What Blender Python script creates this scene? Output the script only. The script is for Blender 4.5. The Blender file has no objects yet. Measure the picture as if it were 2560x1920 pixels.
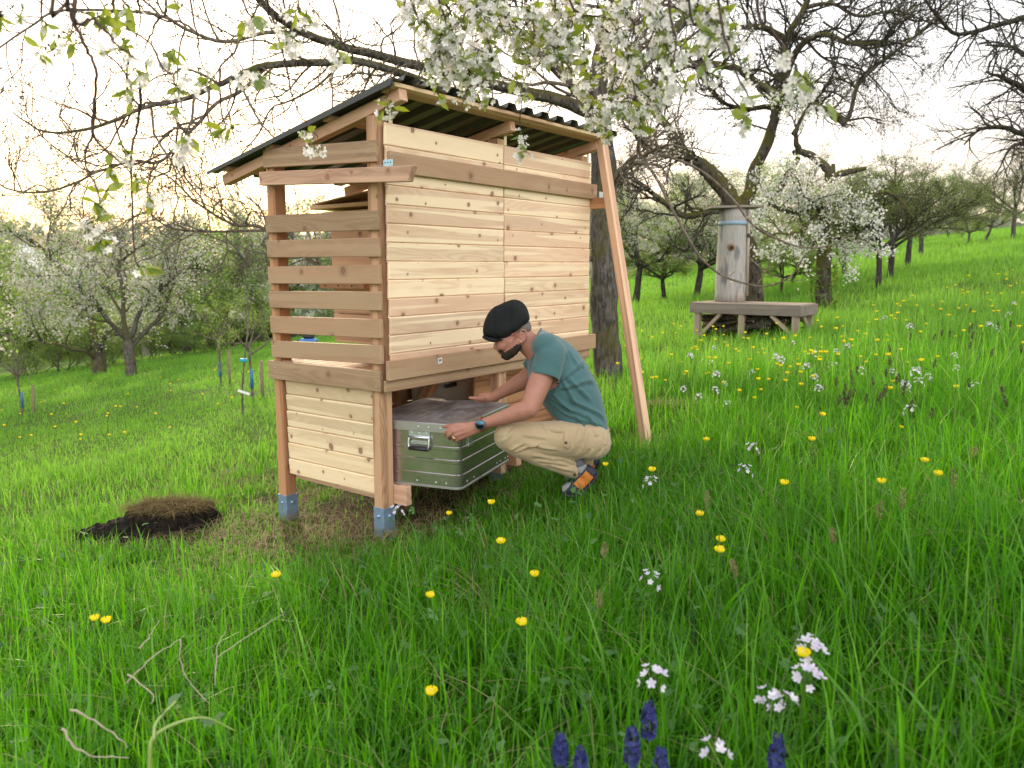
import bpy, bmesh, math, random
import numpy as np
from mathutils import Vector, Matrix, noise as mnoise
from mathutils.bvhtree import BVHTree
rng = np.random.default_rng(11); random.seed(11)
SC = bpy.context.scene
COL = SC.collection
A = np.array
PI = math.pi
# ------------------------------------------------------------------ survey of the place (metres), camera at x=y=0
F_PX, PITCH, ROLL, SHIFT, YAW = 1930.35, 0.1379, 0.0033, -23.7, 0.6573
CH = 1.57
EX = A([math.sin(YAW), math.cos(YAW), 0.]); EY = A([-math.cos(YAW), math.sin(YAW), 0.]); EZ = A([0, 0, 1.])
HO = A([-.7545, 4.56, 0.])           # near corner of the wooden shelter
CAM = A([0., 0., CH])
def ray(px, py):
    u2 = (px-1280)/F_PX; v2 = -(py-SHIFT-960)/F_PX
    cr, sr = math.cos(ROLL), math.sin(ROLL)
    u = u2*cr+v2*sr; v = -u2*sr+v2*cr
    c, s = math.cos(PITCH), math.sin(PITCH)
    return A([u, c+v*s, -s+v*c])
def at(px, py, d): r = ray(px, py); return CAM+r*(d/r[1])
def Dd(x, y): return 960+x/3.073, 720+y/3.073          # enlargements the survey was read from
def Rr(x, y): return 1560+x/2.212, y/2.212
def R2(x, y): return 1560+x/2.765, 420+y/2.765
def Ll(x, y): return x/2.765, 480+y/2.765
def Z1(x, y): return x/2.212, y/2.212
def Ov(x, y): return x*1.15733, y*1.15733
def house(u, v, z): return HO+EX*u+EY*v+EZ*z
def on_plane(px, py, n, p0):
    r = ray(px, py); return CAM+r*(((p0-CAM)@n)/(r@n))
def sstep(a, b, x):
    t = np.clip((x-a)/(b-a), 0, 1); return t*t*(3-2*t)
def ground(x, y):
    x = np.asarray(x, float); y = np.asarray(y, float)
    g = .056+.14*45*np.tanh(x/45)
    g = g+.018*np.sin(x*1.7+.4)*np.cos(y*1.3)+.012*np.sin(x*3.9+y*2.7)*np.clip(1.2-abs(x)*.05, 0, 1)
    g = g-4.5*sstep(28, 62, y)*sstep(6, -8, x)
    g = g-3*sstep(60, 140, y)
    return g
def hit(px, py, h=0.):
    r = ray(px, py); r = r/np.linalg.norm(r)
    ts = np.concatenate([np.arange(1, 12, .05), np.arange(12, 110, .25)])
    P = CAM+ts[:, None]*r
    d = P[:, 2]-ground(P[:, 0], P[:, 1])-h
    k = np.where(d < 0)[0]
    if len(k) == 0: return P[-1]
    k = max(k[0], 1); a, b = ts[k-1], ts[k]
    for _ in range(20):
        m = (a+b)/2; p = CAM+m*r
        if p[2]-ground(p[0], p[1])-h < 0: b = m
        else: a = m
    return CAM+b*r
def unit(v): v = np.asarray(v, float); return v/max(1e-9, np.linalg.norm(v))
# ------------------------------------------------------------------ materials
def nd(nt, typ, ins=None, **props):
    o = nt.nodes.new(typ)
    for k, v in props.items(): setattr(o, k, v)
    for k, v in (ins or {}).items():
        s = o.inputs[k]
        if isinstance(v, bpy.types.NodeSocket): nt.links.new(v, s)
        elif isinstance(v, bpy.types.Node): nt.links.new(v.outputs[0], s)
        else:
            if hasattr(s.default_value, '__len__') and not hasattr(v, '__len__'): v = (v,)*len(s.default_value)
            if s.type == 'RGBA' and len(v) == 3: v = (*v, 1)
            s.default_value = v
    return o
def mat(name):
    m = bpy.data.materials.new(name); m.use_nodes = True
    nt = m.node_tree; nt.nodes.clear()
    out = nd(nt, 'ShaderNodeOutputMaterial')
    return m, nt, out
def mth(nt, op, a, b=None, c=None, clamp=False):
    i = {0: a}
    if b is not None: i[1] = b
    if c is not None: i[2] = c
    return nd(nt, 'ShaderNodeMath', i, operation=op, use_clamp=clamp).outputs[0]
def mixc(nt, f, a, b, blend='MIX'):
    o = nd(nt, 'ShaderNodeMix', None, data_type='RGBA', blend_type=blend, clamp_factor=True)
    for k, v in ((0, f), (6, a), (7, b)):
        s = o.inputs[k]
        if isinstance(v, bpy.types.NodeSocket): nt.links.new(v, s)
        elif k == 0: s.default_value = v
        else: s.default_value = (*v, 1) if len(v) == 3 else v
    return o.outputs[2]
def mrange(nt, v, a, b, c=0., d=1., t='SMOOTHSTEP'):
    return nd(nt, 'ShaderNodeMapRange', {'Value': v, 'From Min': a, 'From Max': b, 'To Min': c, 'To Max': d}, interpolation_type=t).outputs[0]
def attr(nt, name): return nd(nt, 'ShaderNodeAttribute', attribute_name=name)
def vec(nt, x, y, z=0.): return nd(nt, 'ShaderNodeCombineXYZ', {0: x, 1: y, 2: z}).outputs[0]
def nz(nt, v, scale, detail=3., rough=.5, dist=0.):
    return nd(nt, 'ShaderNodeTexNoise', {'Vector': v, 'Scale': scale, 'Detail': detail, 'Roughness': rough, 'Distortion': dist}).outputs[0]
def princ(nt, out, color, rough=.6, metal=0., normal=None, spec=.5, **kw):
    i = {'Base Color': color, 'Roughness': rough, 'Metallic': metal, 'Specular IOR Level': spec}
    if normal is not None: i['Normal'] = normal
    i.update(kw)
    p = nd(nt, 'ShaderNodeBsdfPrincipled', i)
    nt.links.new(p.outputs[0], out.inputs[0]); return p
def bump(nt, h, strength=.3, dist=.01):
    return nd(nt, 'ShaderNodeBump', {'Height': h, 'Strength': strength, 'Distance': dist}).outputs[0]

def wood(name, light, dark, knotc=(.12, .05, .025), knots=.5, ribs=0., rough=.62, tint=(.5, .27, .16), band=1., grey=0.):
    m, nt, out = mat(name)
    b = attr(nt, 'bco'); rn = attr(nt, 'rnd').outputs['Fac']
    sep = nd(nt, 'ShaderNodeSeparateXYZ', {0: b.outputs['Vector']})
    X, Y, Z = sep.outputs
    YZ = mth(nt, 'ADD', Y, Z)
    vin = vec(nt, mth(nt, 'DIVIDE', X, .30), mth(nt, 'DIVIDE', YZ, .115))
    vo = nd(nt, 'ShaderNodeTexVoronoi', {'Vector': vin, 'Scale': 1., 'Randomness': .85}, voronoi_dimensions='2D')
    df = nd(nt, 'ShaderNodeVectorMath', {0: vin, 1: vo.outputs['Position']}, operation='SUBTRACT').outputs[0]
    df = nd(nt, 'ShaderNodeVectorMath', {0: df, 1: (.30, .115, 0)}, operation='MULTIPLY').outputs[0]
    wob = nz(nt, b.outputs['Vector'], 60., 2.)
    dist = nd(nt, 'ShaderNodeVectorMath', {0: df}, operation='LENGTH').outputs['Value']
    dist = mth(nt, 'ADD', dist, mth(nt, 'MULTIPLY', mth(nt, 'SUBTRACT', wob, .5), .012))
    cs = nd(nt, 'ShaderNodeSeparateColor', {0: vo.outputs['Color']})
    rad = mth(nt, 'MULTIPLY_ADD', mth(nt, 'POWER', cs.outputs[0], 1.7), .017, .006)
    on = mth(nt, 'GREATER_THAN', cs.outputs[1], 1-knots)
    kin = mth(nt, 'MULTIPLY', on, mrange(nt, mth(nt, 'DIVIDE', dist, rad), 1.25, .7))
    halo = mth(nt, 'MULTIPLY', on, mrange(nt, mth(nt, 'DIVIDE', dist, rad), 3.2, .9))
    gv = vec(nt, mth(nt, 'MULTIPLY', X, .9), mth(nt, 'ADD', mth(nt, 'MULTIPLY', YZ, 7.), mth(nt, 'MULTIPLY', halo, .5)), mth(nt, 'MULTIPLY', rn, 9.))
    n1 = nz(nt, gv, 1.3, 1.5, .4)
    ring = mth(nt, 'SINE', mth(nt, 'MULTIPLY_ADD', n1, 75., mth(nt, 'MULTIPLY', YZ, 120.)))
    ring = mrange(nt, ring, -.5, 1.)
    fine = nz(nt, vec(nt, mth(nt, 'MULTIPLY', X, 7.), mth(nt, 'MULTIPLY', YZ, 420.), mth(nt, 'MULTIPLY', rn, 31.)), 1., 2.)
    big = nz(nt, vec(nt, mth(nt, 'MULTIPLY', X, 2.), mth(nt, 'MULTIPLY', YZ, 9.), mth(nt, 'MULTIPLY', rn, 13.)), 1., 2.)
    f = mth(nt, 'ADD', mth(nt, 'MULTIPLY', ring, .42*band), mth(nt, 'MULTIPLY', mth(nt, 'SUBTRACT', fine, .35), .7))
    c = mixc(nt, mth(nt, 'MULTIPLY', f, 1., clamp=True), light, dark)
    c = mixc(nt, mth(nt, 'MULTIPLY', mth(nt, 'FRACT', mth(nt, 'MULTIPLY', rn, 7.3)), .8), c, tint)
    c = mixc(nt, mrange(nt, big, .45, .75, 0, .45), c, dark)
    val = mth(nt, 'MULTIPLY_ADD', mth(nt, 'FRACT', mth(nt, 'MULTIPLY', rn, 17.7)), .36, .80)
    c = mixc(nt, 1., c, nd(nt, 'ShaderNodeCombineColor', {0: val, 1: val, 2: val}).outputs[0], 'MULTIPLY')
    c = mixc(nt, mth(nt, 'MULTIPLY', halo, .5), c, tuple(x*.85 for x in dark))
    sap = nz(nt, vec(nt, mth(nt, 'MULTIPLY', X, .5), mth(nt, 'MULTIPLY', YZ, 16.), mth(nt, 'MULTIPLY', rn, 47.)), 1., 1.)
    c = mixc(nt, mrange(nt, sap, .50, .56, 0, .72), c, tuple(min(1, x*1.08) for x in light))
    kc = mrange(nt, mth(nt, 'DIVIDE', dist, rad), .45, .95)
    c = mixc(nt, mth(nt, 'MULTIPLY', kin, .9), c, mixc(nt, kc, tuple(min(1, x*2.1) for x in knotc), knotc))
    if grey:
        gn = nz(nt, b.outputs['Vector'], 5., 4.)
        c = mixc(nt, mrange(nt, gn, .3, .7, .5*grey, grey), c, (.27, .25, .24))
    h = mth(nt, 'MULTIPLY', fine, .6)
    if ribs:
        rb = mth(nt, 'SINE', mth(nt, 'MULTIPLY', YZ, 2*PI/ribs))
        h = mth(nt, 'ADD', h, mth(nt, 'MULTIPLY', rb, .8))
        c = mixc(nt, mrange(nt, rb, .1, -.9, 0, .38), c, dark)
    princ(nt, out, c, rough, 0., bump(nt, h, .35, .002), .3)
    return m

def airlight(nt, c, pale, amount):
    """leaves and bark farther off are painted paler: distance haze put into their colour"""
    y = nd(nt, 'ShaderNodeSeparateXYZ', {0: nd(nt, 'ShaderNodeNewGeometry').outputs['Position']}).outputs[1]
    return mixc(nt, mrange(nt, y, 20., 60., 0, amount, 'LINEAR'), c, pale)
def leafmat(name, c1, c2, trans=.45, c3=None, rough=.5, gloss=.06, tcol=None, air=0.):
    m, nt, out = mat(name)
    rn = attr(nt, 'rnd').outputs['Fac']
    c = mixc(nt, rn, c1, c2)
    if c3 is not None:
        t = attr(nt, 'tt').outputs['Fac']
        c = mixc(nt, mrange(nt, t, .0, .75), c3, c)  # blade colour darkened towards the root, painted shade deep in the sward
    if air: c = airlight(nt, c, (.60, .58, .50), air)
    d = nd(nt, 'ShaderNodeBsdfDiffuse', {0: c})
    t2 = nd(nt, 'ShaderNodeBsdfTranslucent', {0: c if tcol is None else mixc(nt, .75, c, tcol)})
    mx = nd(nt, 'ShaderNodeMixShader', {0: trans, 1: d.outputs[0], 2: t2.outputs[0]})
    if gloss:
        g = nd(nt, 'ShaderNodeBsdfGlossy', {0: (.8, .85, .8), 1: rough})
        mx = nd(nt, 'ShaderNodeMixShader', {0: gloss, 1: mx.outputs[0], 2: g.outputs[0]})
    nt.links.new(mx.outputs[0], out.inputs[0])
    return m

def barkmat(name, c1, c2, moss=.0, mossc=(.09, .085, .02), scale=9., lich=.35):
    m, nt, out = mat(name)
    g = nd(nt, 'ShaderNodeNewGeometry'); P = g.outputs['Position']
    st = nd(nt, 'ShaderNodeMapping', {'Vector': P, 'Scale': (1, 1, .3)}).outputs[0]
    n1 = nz(nt, st, scale*3.2, 5., .62, .6); n2 = nz(nt, P, 5., 4.)
    c = mixc(nt, mrange(nt, n1, .34, .66), c1, c2)
    c = mixc(nt, mrange(nt, n2, .55, .72, 0, lich), c, (.30, .31, .27))
    if moss:
        up = nd(nt, 'ShaderNodeSeparateXYZ', {0: g.outputs['Normal']}).outputs[2]
        n3 = nz(nt, P, 3., 4.)
        f = mth(nt, 'MULTIPLY', mrange(nt, mth(nt, 'ADD', mth(nt, 'MULTIPLY', up, .35), n3), .42, .72), moss)
        c = mixc(nt, f, c, mossc)
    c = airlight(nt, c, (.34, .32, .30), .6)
    princ(nt, out, c, .9, 0., bump(nt, mth(nt, 'ADD', n1, mth(nt, 'MULTIPLY', n2, .3)), .9, .03), .15)
    return m

def plain(name, color, rough=.6, metal=0., var=.12, scale=20., bmp=0., spec=.5):
    m, nt, out = mat(name)
    tc = nd(nt, 'ShaderNodeTexCoord').outputs['Object']
    n1 = nz(nt, tc, scale, 4.)
    c = mixc(nt, n1, tuple(x*(1-var) for x in color), tuple(min(1, x*(1+var)) for x in color))
    princ(nt, out, c, mth(nt, 'MULTIPLY_ADD', n1, .15, rough-.07), metal, bump(nt, n1, bmp, .004) if bmp else None, spec)
    return m
# ------------------------------------------------------------------ mesh building
class MB:
    def __init__(s): s.v = []; s.f = []; s.m = []; s.n = 0; s.b = []; s.r = []; s.t = []; s.has = [False]*3; s.sm = []
    def add(s, v, faces, mi=0, bco=None, rnd=None, tt=None, smooth=True):
        v = np.asarray(v, float).reshape(-1, 3)
        if not isinstance(faces, list): faces = [faces]
        by = {}
        for f in faces:
            if isinstance(f, np.ndarray) and f.ndim == 2: by.setdefault(f.shape[1], []).append(f)
            else: by.setdefault(len(f), []).append(np.asarray(f, int)[None])
        for k, l in by.items():
            a = np.concatenate(l)+s.n
            s.f.append(a); s.m.append(np.full(len(a), mi, np.int32)); s.sm.append(np.full(len(a), smooth, bool))
        N = len(v)
        s.v.append(v)
        s.b.append(np.zeros((N, 3)) if bco is None else np.asarray(bco, float)); s.has[0] |= bco is not None
        s.r.append(np.zeros(N) if rnd is None else np.broadcast_to(np.asarray(rnd, float), (N,))); s.has[1] |= rnd is not None
        s.t.append(np.zeros(N) if tt is None else np.broadcast_to(np.asarray(tt, float), (N,))); s.has[2] |= tt is not None
        s.n += N
    def mesh(s, name, mats, org=(0, 0, 0)):
        me = bpy.data.meshes.new(name)
        v = np.concatenate(s.v)-np.asarray(org, float)
        me.vertices.add(len(v)); me.vertices.foreach_set('co', v.astype(np.float32).ravel())
        loops = np.concatenate([a.ravel() for a in s.f]); tot = np.concatenate([np.full(len(a), a.shape[1]) for a in s.f])
        st = np.concatenate([[0], np.cumsum(tot)[:-1]])
        me.loops.add(len(loops)); me.polygons.add(len(tot))
        me.polygons.foreach_set('loop_start', st.astype(np.int32))
        me.loops.foreach_set('vertex_index', loops.astype(np.int32))
        me.polygons.foreach_set('material_index', np.concatenate(s.m))
        me.polygons.foreach_set('use_smooth', np.concatenate(s.sm))
        for i, (nm, ty, ky, dat) in enumerate((('bco', 'FLOAT_VECTOR', 'vector', s.b), ('rnd', 'FLOAT', 'value', s.r), ('tt', 'FLOAT', 'value', s.t))):
            if s.has[i]:
                a = me.attributes.new(nm, ty, 'POINT'); a.data.foreach_set(ky, np.concatenate(dat).astype(np.float32).ravel())
        me.update(calc_edges=True)
        for m in (mats if isinstance(mats, (list, tuple)) else [mats]): me.materials.append(m)
        return me
    def build(s, name, mats, parent=None, org=None):
        if org is None: org = parent.get('_org', (0, 0, 0)) if parent else (0, 0, 0)
        o = bpy.data.objects.new(name, s.mesh(name, mats, org)); COL.objects.link(o)
        if parent: o.parent = parent; o['_org'] = list(org)
        return o
def thing(name, label, cat, loc=(0, 0, 0), rotz=0., group=None, local=False):
    o = bpy.data.objects.new(name, None); COL.objects.link(o)
    o.empty_display_size = .1
    o.location = loc; o.rotation_euler = (0, 0, rotz)
    tag(o, label, cat, group)
    o['_org'] = [0., 0., 0.] if local else [float(x) for x in loc]
    return o
def tag(o, label=None, cat=None, group=None, kind=None):
    if label: o['label'] = label
    if cat: o['category'] = cat
    if group: o['group'] = group
    if kind: o['kind'] = kind
    return o
def copy_tree(o, parent=None):
    c = o.copy(); COL.objects.link(c)
    if parent: c.parent = parent
    for ch in list(o.children): copy_tree(ch, c)
    return c
# chamfered bar between two points
_SG = [(a, b, c) for a in (-1, 1) for b in (-1, 1) for c in (-1, 1)]
def _boxfaces():
    idx = {}; k = 0
    for s in _SG:
        for ax in range(3): idx[(s, ax)] = k; k += 1
    F = []
    for ax in range(3):
        o1, o2 = [a for a in range(3) if a != ax]
        for sg in (-1, 1):
            q = []
            for a, b in ((-1, -1), (1, -1), (1, 1), (-1, 1)):
                t = [0, 0, 0]; t[ax] = sg; t[o1] = a; t[o2] = b; q.append(idx[(tuple(t), ax)])
            F.append(q)
    for ax in range(3):
        o1, o2 = [a for a in range(3) if a != ax]
        for a in (-1, 1):
            for b in (-1, 1):
                t0 = [0]*3; t0[o1] = a; t0[o2] = b; t0[ax] = -1; t1 = list(t0); t1[ax] = 1
                F.append([idx[(tuple(t0), o1)], idx[(tuple(t1), o1)], idx[(tuple(t1), o2)], idx[(tuple(t0), o2)]])
    T = [[idx[(s, 0)], idx[(s, 1)], idx[(s, 2)]] for s in _SG]
    # orient outwards
    c = 0.15; V = []
    for s in _SG:
        for ax in range(3): V.append([s[i]*(1 if i == ax else 1-c) for i in range(3)])
    V = A(V)
    def fix(f):
        p = V[f]; n = np.cross(p[1]-p[0], p[2]-p[0])
        return f if n@p.mean(0) > 0 else f[::-1]
    return np.array([fix(f) for f in F]), np.array([fix(f) for f in T])
_BF, _BT = _boxfaces()
def bar(mb, p0, p1, w, h, up=(0, 0, 1), ch=.003, mi=0, rnd=None, end_cut=0.):
    """bar from p0 to p1; w across, h along 'up'"""
    p0 = np.asarray(p0, float); p1 = np.asarray(p1, float)
    x = unit(p1-p0); y = unit(np.cross(np.asarray(up, float), x)); z = np.cross(x, y)
    L = np.linalg.norm(p1-p0); hs = A([L/2, w/2, h/2])
    ch = min(ch, hs.min()*.8)
    loc = []
    for s in _SG:
        for ax in range(3): loc.append([s[i]*(hs[i] if i == ax else hs[i]-ch) for i in range(3)])
    loc = A(loc)
    if end_cut: loc[:, 0] += np.where(loc[:, 0] > 0, -loc[:, 2]/hs[2]*end_cut/2, 0)
    c = (p0+p1)/2
    v = c+loc[:, :1]*x+loc[:, 1:2]*y+loc[:, 2:]*z
    r = random.random() if rnd is None else rnd
    b = loc+A([r*13.7+L/2, r*7.1, r*3.3])
    if h < w: b = b[:, [0, 1, 2]]
    mb.add(v, [_BF, _BT], mi, b, r, smooth=False)
def box(mb, lo, hi, **kw):
    lo = np.asarray(lo, float); hi = np.asarray(hi, float); d = hi-lo; c = (lo+hi)/2
    ax = int(np.argmax(d)); e = np.zeros(3); e[ax] = d[ax]/2
    if ax == 2: bar(mb, c-e, c+e, d[1], d[0], (1, 0, 0), **kw)
    elif ax == 0: bar(mb, c-e, c+e, d[1], d[2], **kw)
    else: bar(mb, c-e, c+e, d[0], d[2], **kw)
def tube(mb, pts, rad, n=10, mi=0, caps=True, flat=None, rnd=None):
    pts = np.asarray(pts, float); N = len(pts); rad = np.broadcast_to(np.asarray(rad, float), (N,))
    t = np.gradient(pts, axis=0); t /= np.maximum(np.linalg.norm(t, axis=1, keepdims=True), 1e-9)
    m = t.mean(0); ref = A([0, 0, 1.]) if abs(m[2]) < .75*np.linalg.norm(m)+1e-9 else A([1., 0, 0])
    a = ref-(t@ref)[:, None]*t; a /= np.maximum(np.linalg.norm(a, axis=1, keepdims=True), 1e-9)
    b = np.cross(t, a)
    th = np.arange(n)*2*PI/n
    V = pts[:, None]+rad[:, None, None]*(np.cos(th)[None, :, None]*a[:, None]+np.sin(th)[None, :, None]*b[:, None])
    i = np.arange(N-1)[:, None]*n; j = np.arange(n)[None]; jn = (j+1) % n
    F = np.stack([i+j, i+jn, i+n+jn, i+n+j], -1).reshape(-1, 4)
    fs = [F]
    if caps: fs += [np.arange(n)[::-1], (N-1)*n+np.arange(n)]
    mb.add(V.reshape(-1, 3), fs, mi, rnd=rnd)
def capsule(mb, pts, rad, n=18, mi=0):
    """closed tube with rounded ends"""
    pts = [np.asarray(p, float) for p in pts]; rad = list(np.broadcast_to(np.asarray(rad, float), (len(pts),)))
    d0 = unit(pts[0]-pts[1]); d1 = unit(pts[-1]-pts[-2])
    P = []; R = []
    for k in (80, 60, 40, 20):
        a = math.radians(k); P.append(pts[0]+d0*rad[0]*math.sin(a)); R.append(rad[0]*math.cos(a))
    P += pts; R += rad
    for k in (20, 40, 60, 80):
        a = math.radians(k); P.append(pts[-1]+d1*rad[-1]*math.sin(a)); R.append(rad[-1]*math.cos(a))
    tube(mb, P, R, n, mi)
def smoothpath(pts, k=4):
    P = [np.asarray(p, float) for p in pts]; Q = [2*P[0]-P[1]]+P+[2*P[-1]-P[-2]]; out = []
    for i in range(1, len(Q)-2):
        for j in range(k):
            t = j/k
            out.append(.5*((2*Q[i])+(Q[i+1]-Q[i-1])*t+(2*Q[i-1]-5*Q[i]+4*Q[i+1]-Q[i+2])*t*t+(3*Q[i]-Q[i-1]-3*Q[i+1]+Q[i+2])*t**3))
    out.append(P[-1]); return A(out)
def ellipsoid(mb, c, ax, n=18, mi=0):
    """ax: 3 axis vectors"""
    ax = np.asarray(ax, float); m = n//2+1
    th = np.linspace(.06, PI-.06, m); ph = np.arange(n)*2*PI/n
    V = A([[np.sin(t)*np.cos(p), np.sin(t)*np.sin(p), np.cos(t)] for t in th for p in ph])
    i = np.arange(m-1)[:, None]*n; j = np.arange(n)[None]; jn = (j+1) % n
    F = np.stack([i+j, i+n+j, i+n+jn, i+jn], -1).reshape(-1, 4)
    V = np.asarray(c, float)+V@ax
    mb.add(V, [F, np.arange(n), ((m-1)*n+np.arange(n))[::-1]], mi)
def loft(mb, rings, mi=0, n=28, p=2., caps=True):
    """rings: (centre, a, b) superellipse sections"""
    th = np.arange(n)*2*PI/n; c, s = np.cos(th), np.sin(th)
    cc = np.sign(c)*abs(c)**(2/p); ss = np.sign(s)*abs(s)**(2/p)
    V = A([np.asarray(r[0])+cc[:, None]*np.asarray(r[1])+ss[:, None]*np.asarray(r[2]) for r in rings])
    N = len(rings); i = np.arange(N-1)[:, None]*n; j = np.arange(n)[None]; jn = (j+1) % n
    F = np.stack([i+j, i+jn, i+n+jn, i+n+j], -1).reshape(-1, 4)
    fs = [F]
    if caps: fs += [np.arange(n)[::-1], (N-1)*n+np.arange(n)]
    mb.add(V.reshape(-1, 3), fs, mi)
def remeshed(mb, voxel, smooth=4, fac=.5):
    me = mb.mesh('tmp', [])
    o = bpy.data.objects.new('tmp', me); COL.objects.link(o)
    r = o.modifiers.new('r', 'REMESH'); r.mode = 'VOXEL'; r.voxel_size = voxel
    s = o.modifiers.new('s', 'SMOOTH'); s.factor = fac; s.iterations = smooth
    dg = bpy.context.evaluated_depsgraph_get(); dg.update()
    ev = o.evaluated_get(dg); m2 = ev.to_mesh()
    nv = len(m2.vertices); V = np.empty(nv*3, np.float32); m2.vertices.foreach_get('co', V)
    N = np.empty(nv*3, np.float32); m2.vertices.foreach_get('normal', N)
    F = [tuple(p.vertices) for p in m2.polygons]
    ev.to_mesh_clear(); bpy.data.objects.remove(o); bpy.data.meshes.remove(me)
    return V.reshape(-1, 3).astype(float), F, N.reshape(-1, 3).astype(float)
def faces_np(F):
    q = A([f for f in F if len(f) == 4], dtype=int); t = A([f for f in F if len(f) == 3], dtype=int)
    return [x for x in (q, t) if len(x)]
# ------------------------------------------------------------------ camera, light
cam = bpy.data.cameras.new('camera'); camo = bpy.data.objects.new('camera', cam); COL.objects.link(camo)
cam.sensor_width = 36; cam.lens = 36*F_PX/2560; cam.shift_y = SHIFT/2560; cam.clip_start = .05; cam.clip_end = 3000
camo.location = (0, 0, CH)
camo.rotation_euler = (Matrix.Rotation(PI/2-PITCH, 3, 'X') @ Matrix.Rotation(-ROLL, 3, 'Z')).to_euler()
cam.dof.use_dof = True; cam.dof.focus_distance = 4.7; cam.dof.aperture_fstop = 3.2
SC.camera = camo
SC.view_settings.view_transform = 'Standard'; SC.view_settings.look = 'None'; SC.view_settings.exposure = 0; SC.view_settings.gamma = 1
SC.render.engine = 'CYCLES'
SC.cycles.use_denoising = True
try: SC.cycles.denoiser = 'OPENIMAGEDENOISE'
except Exception: pass
SC.cycles.max_bounces = 8; SC.cycles.diffuse_bounces = 4; SC.cycles.transmission_bounces = 4; SC.cycles.transparent_max_bounces = 4
SC.cycles.sample_clamp_indirect = 6
SUN_AZ, SUN_EL = math.radians(-20), math.radians(17)
sd = A([math.sin(SUN_AZ)*math.cos(SUN_EL), math.cos(SUN_AZ)*math.cos(SUN_EL), math.sin(SUN_EL)])
sl = bpy.data.lights.new('sun', 'SUN'); sl.energy = 4.2; sl.angle = math.radians(3); sl.color = (1., .80, .55)
so = bpy.data.objects.new('sun', sl); COL.objects.link(so); so.rotation_euler = Vector(sd).to_track_quat('Z', 'Y').to_euler(); so.location = (-10, 30, 12)
w = bpy.data.worlds.new('World'); SC.world = w; w.use_nodes = True; nt = w.node_tree; nt.nodes.clear()
out = nd(nt, 'ShaderNodeOutputWorld')
sky = nd(nt, 'ShaderNodeTexSky', sky_type='NISHITA', sun_disc=False, sun_elevation=SUN_EL, sun_rotation=SUN_AZ, air_density=1.2, dust_density=3.)
tc = nd(nt, 'ShaderNodeTexCoord').outputs['Generated']
sp = nd(nt, 'ShaderNodeSeparateXYZ', {0: tc})
dot = nd(nt, 'ShaderNodeVectorMath', {0: tc, 1: tuple(sd)}, operation='DOT_PRODUCT').outputs['Value']
# thin bright evening haze over the blue sky: brighter towards the sun, brightest opposite it, faintly pink low down
low = mrange(nt, sp.outputs[2], 0., .28)
hz = mixc(nt, low, (1., .80, .66), (1., .975, .965))
glow = mth(nt, 'MULTIPLY', mrange(nt, dot, .78, .99), mrange(nt, sp.outputs[2], .34, .02))
hz = mixc(nt, mth(nt, 'MULTIPLY', glow, .9), hz, (1., .62, .40))
cl = nz(nt, nd(nt, 'ShaderNodeMapping', {'Vector': tc, 'Scale': (1, 1, 4)}).outputs[0], 2.2, 4.)
sunw = mth(nt, 'POWER', mrange(nt, dot, -.2, 1., 0, 1, 'LINEAR'), 3.)
amt = mth(nt, 'ADD', mth(nt, 'MULTIPLY_ADD', sunw, .55, 1.10), mth(nt, 'MULTIPLY', mth(nt, 'SUBTRACT', cl, .5), .3))
amt = mth(nt, 'ADD', amt, mrange(nt, dot, .15, -.75, 0, 2.1))  # added fill: sky raised opposite the sun to light camera-facing sides
amt = mth(nt, 'MULTIPLY', amt, mrange(nt, sp.outputs[2], .0, .20, .74, 1.))
haze = nd(nt, 'ShaderNodeBackground', {0: hz, 1: amt})
b1 = nd(nt, 'ShaderNodeBackground', {0: sky.outputs[0], 1: .05})
add = nd(nt, 'ShaderNodeAddShader', {0: b1.outputs[0], 1: haze.outputs[0]})
nt.links.new(add.outputs[0], out.inputs[0])
# ------------------------------------------------------------------ ground
SOIL = []   # (centre x, y, radius along, across, angle, strength)
def soilspot(px, py, ra, rb, ang, st): p = hit(px, py); SOIL.append((p[0], p[1], ra, rb, ang, st))
for a in ((*Ov(345, 1160), .55, .3, 0, 1.), (*Ov(520, 1150), .5, .28, .2, .8), (*Ov(680, 1165), .55, .3, .1, .9), (*Ov(800, 1150), .4, .3, 0, 1.),
          (*Ov(640, 1075), .4, .3, .5, 1.), (*Ov(565, 1045), .35, .25, .3, .8), (*Ov(545, 1020), .3, .15, .3, .7)):
    soilspot(*a)
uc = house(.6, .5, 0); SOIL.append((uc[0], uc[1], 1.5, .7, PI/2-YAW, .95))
cc_ = hit(*Ov(1450, 890)); SOIL.append((cc_[0], cc_[1], .34, .16, .2, .8))
pb = hit(*Ov(1390, 960)); SOIL.append((pb[0], pb[1], .3, .3, 0, .6))
def soil(x, y):
    s = np.zeros(np.shape(x))
    for cx, cy, ra, rb, an, st in SOIL:
        dx, dy = x-cx, y-cy; c, sn = math.cos(an), math.sin(an)
        d = np.sqrt(((dx*c+dy*sn)/ra)**2+((-dx*sn+dy*c)/rb)**2)
        d = d+.25*np.sin(x*9+y*4)*np.cos(y*11-x*3)
        s = np.maximum(s, st*np.clip(1.5-d, 0, 1))
    return s
def grid1(lo, hi, d0, d1, step, grow=1.12):
    c = list(np.arange(d0, d1+1e-6, step)); s = step
    while c[-1] < hi: s *= grow; c.append(c[-1]+s)
    s = step
    while c[0] > lo: s *= grow; c.insert(0, c[0]-s)
    return A(c)
gx = grid1(-900, 900, -4, 4, .09); gy = grid1(-60, 1400, 1.5, 9, .09)
X, Y = np.meshgrid(gx, gy); Zg = ground(X, Y)
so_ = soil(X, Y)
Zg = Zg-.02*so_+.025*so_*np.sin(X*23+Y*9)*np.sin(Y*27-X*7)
nx, ny = len(gx), len(gy)
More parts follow.
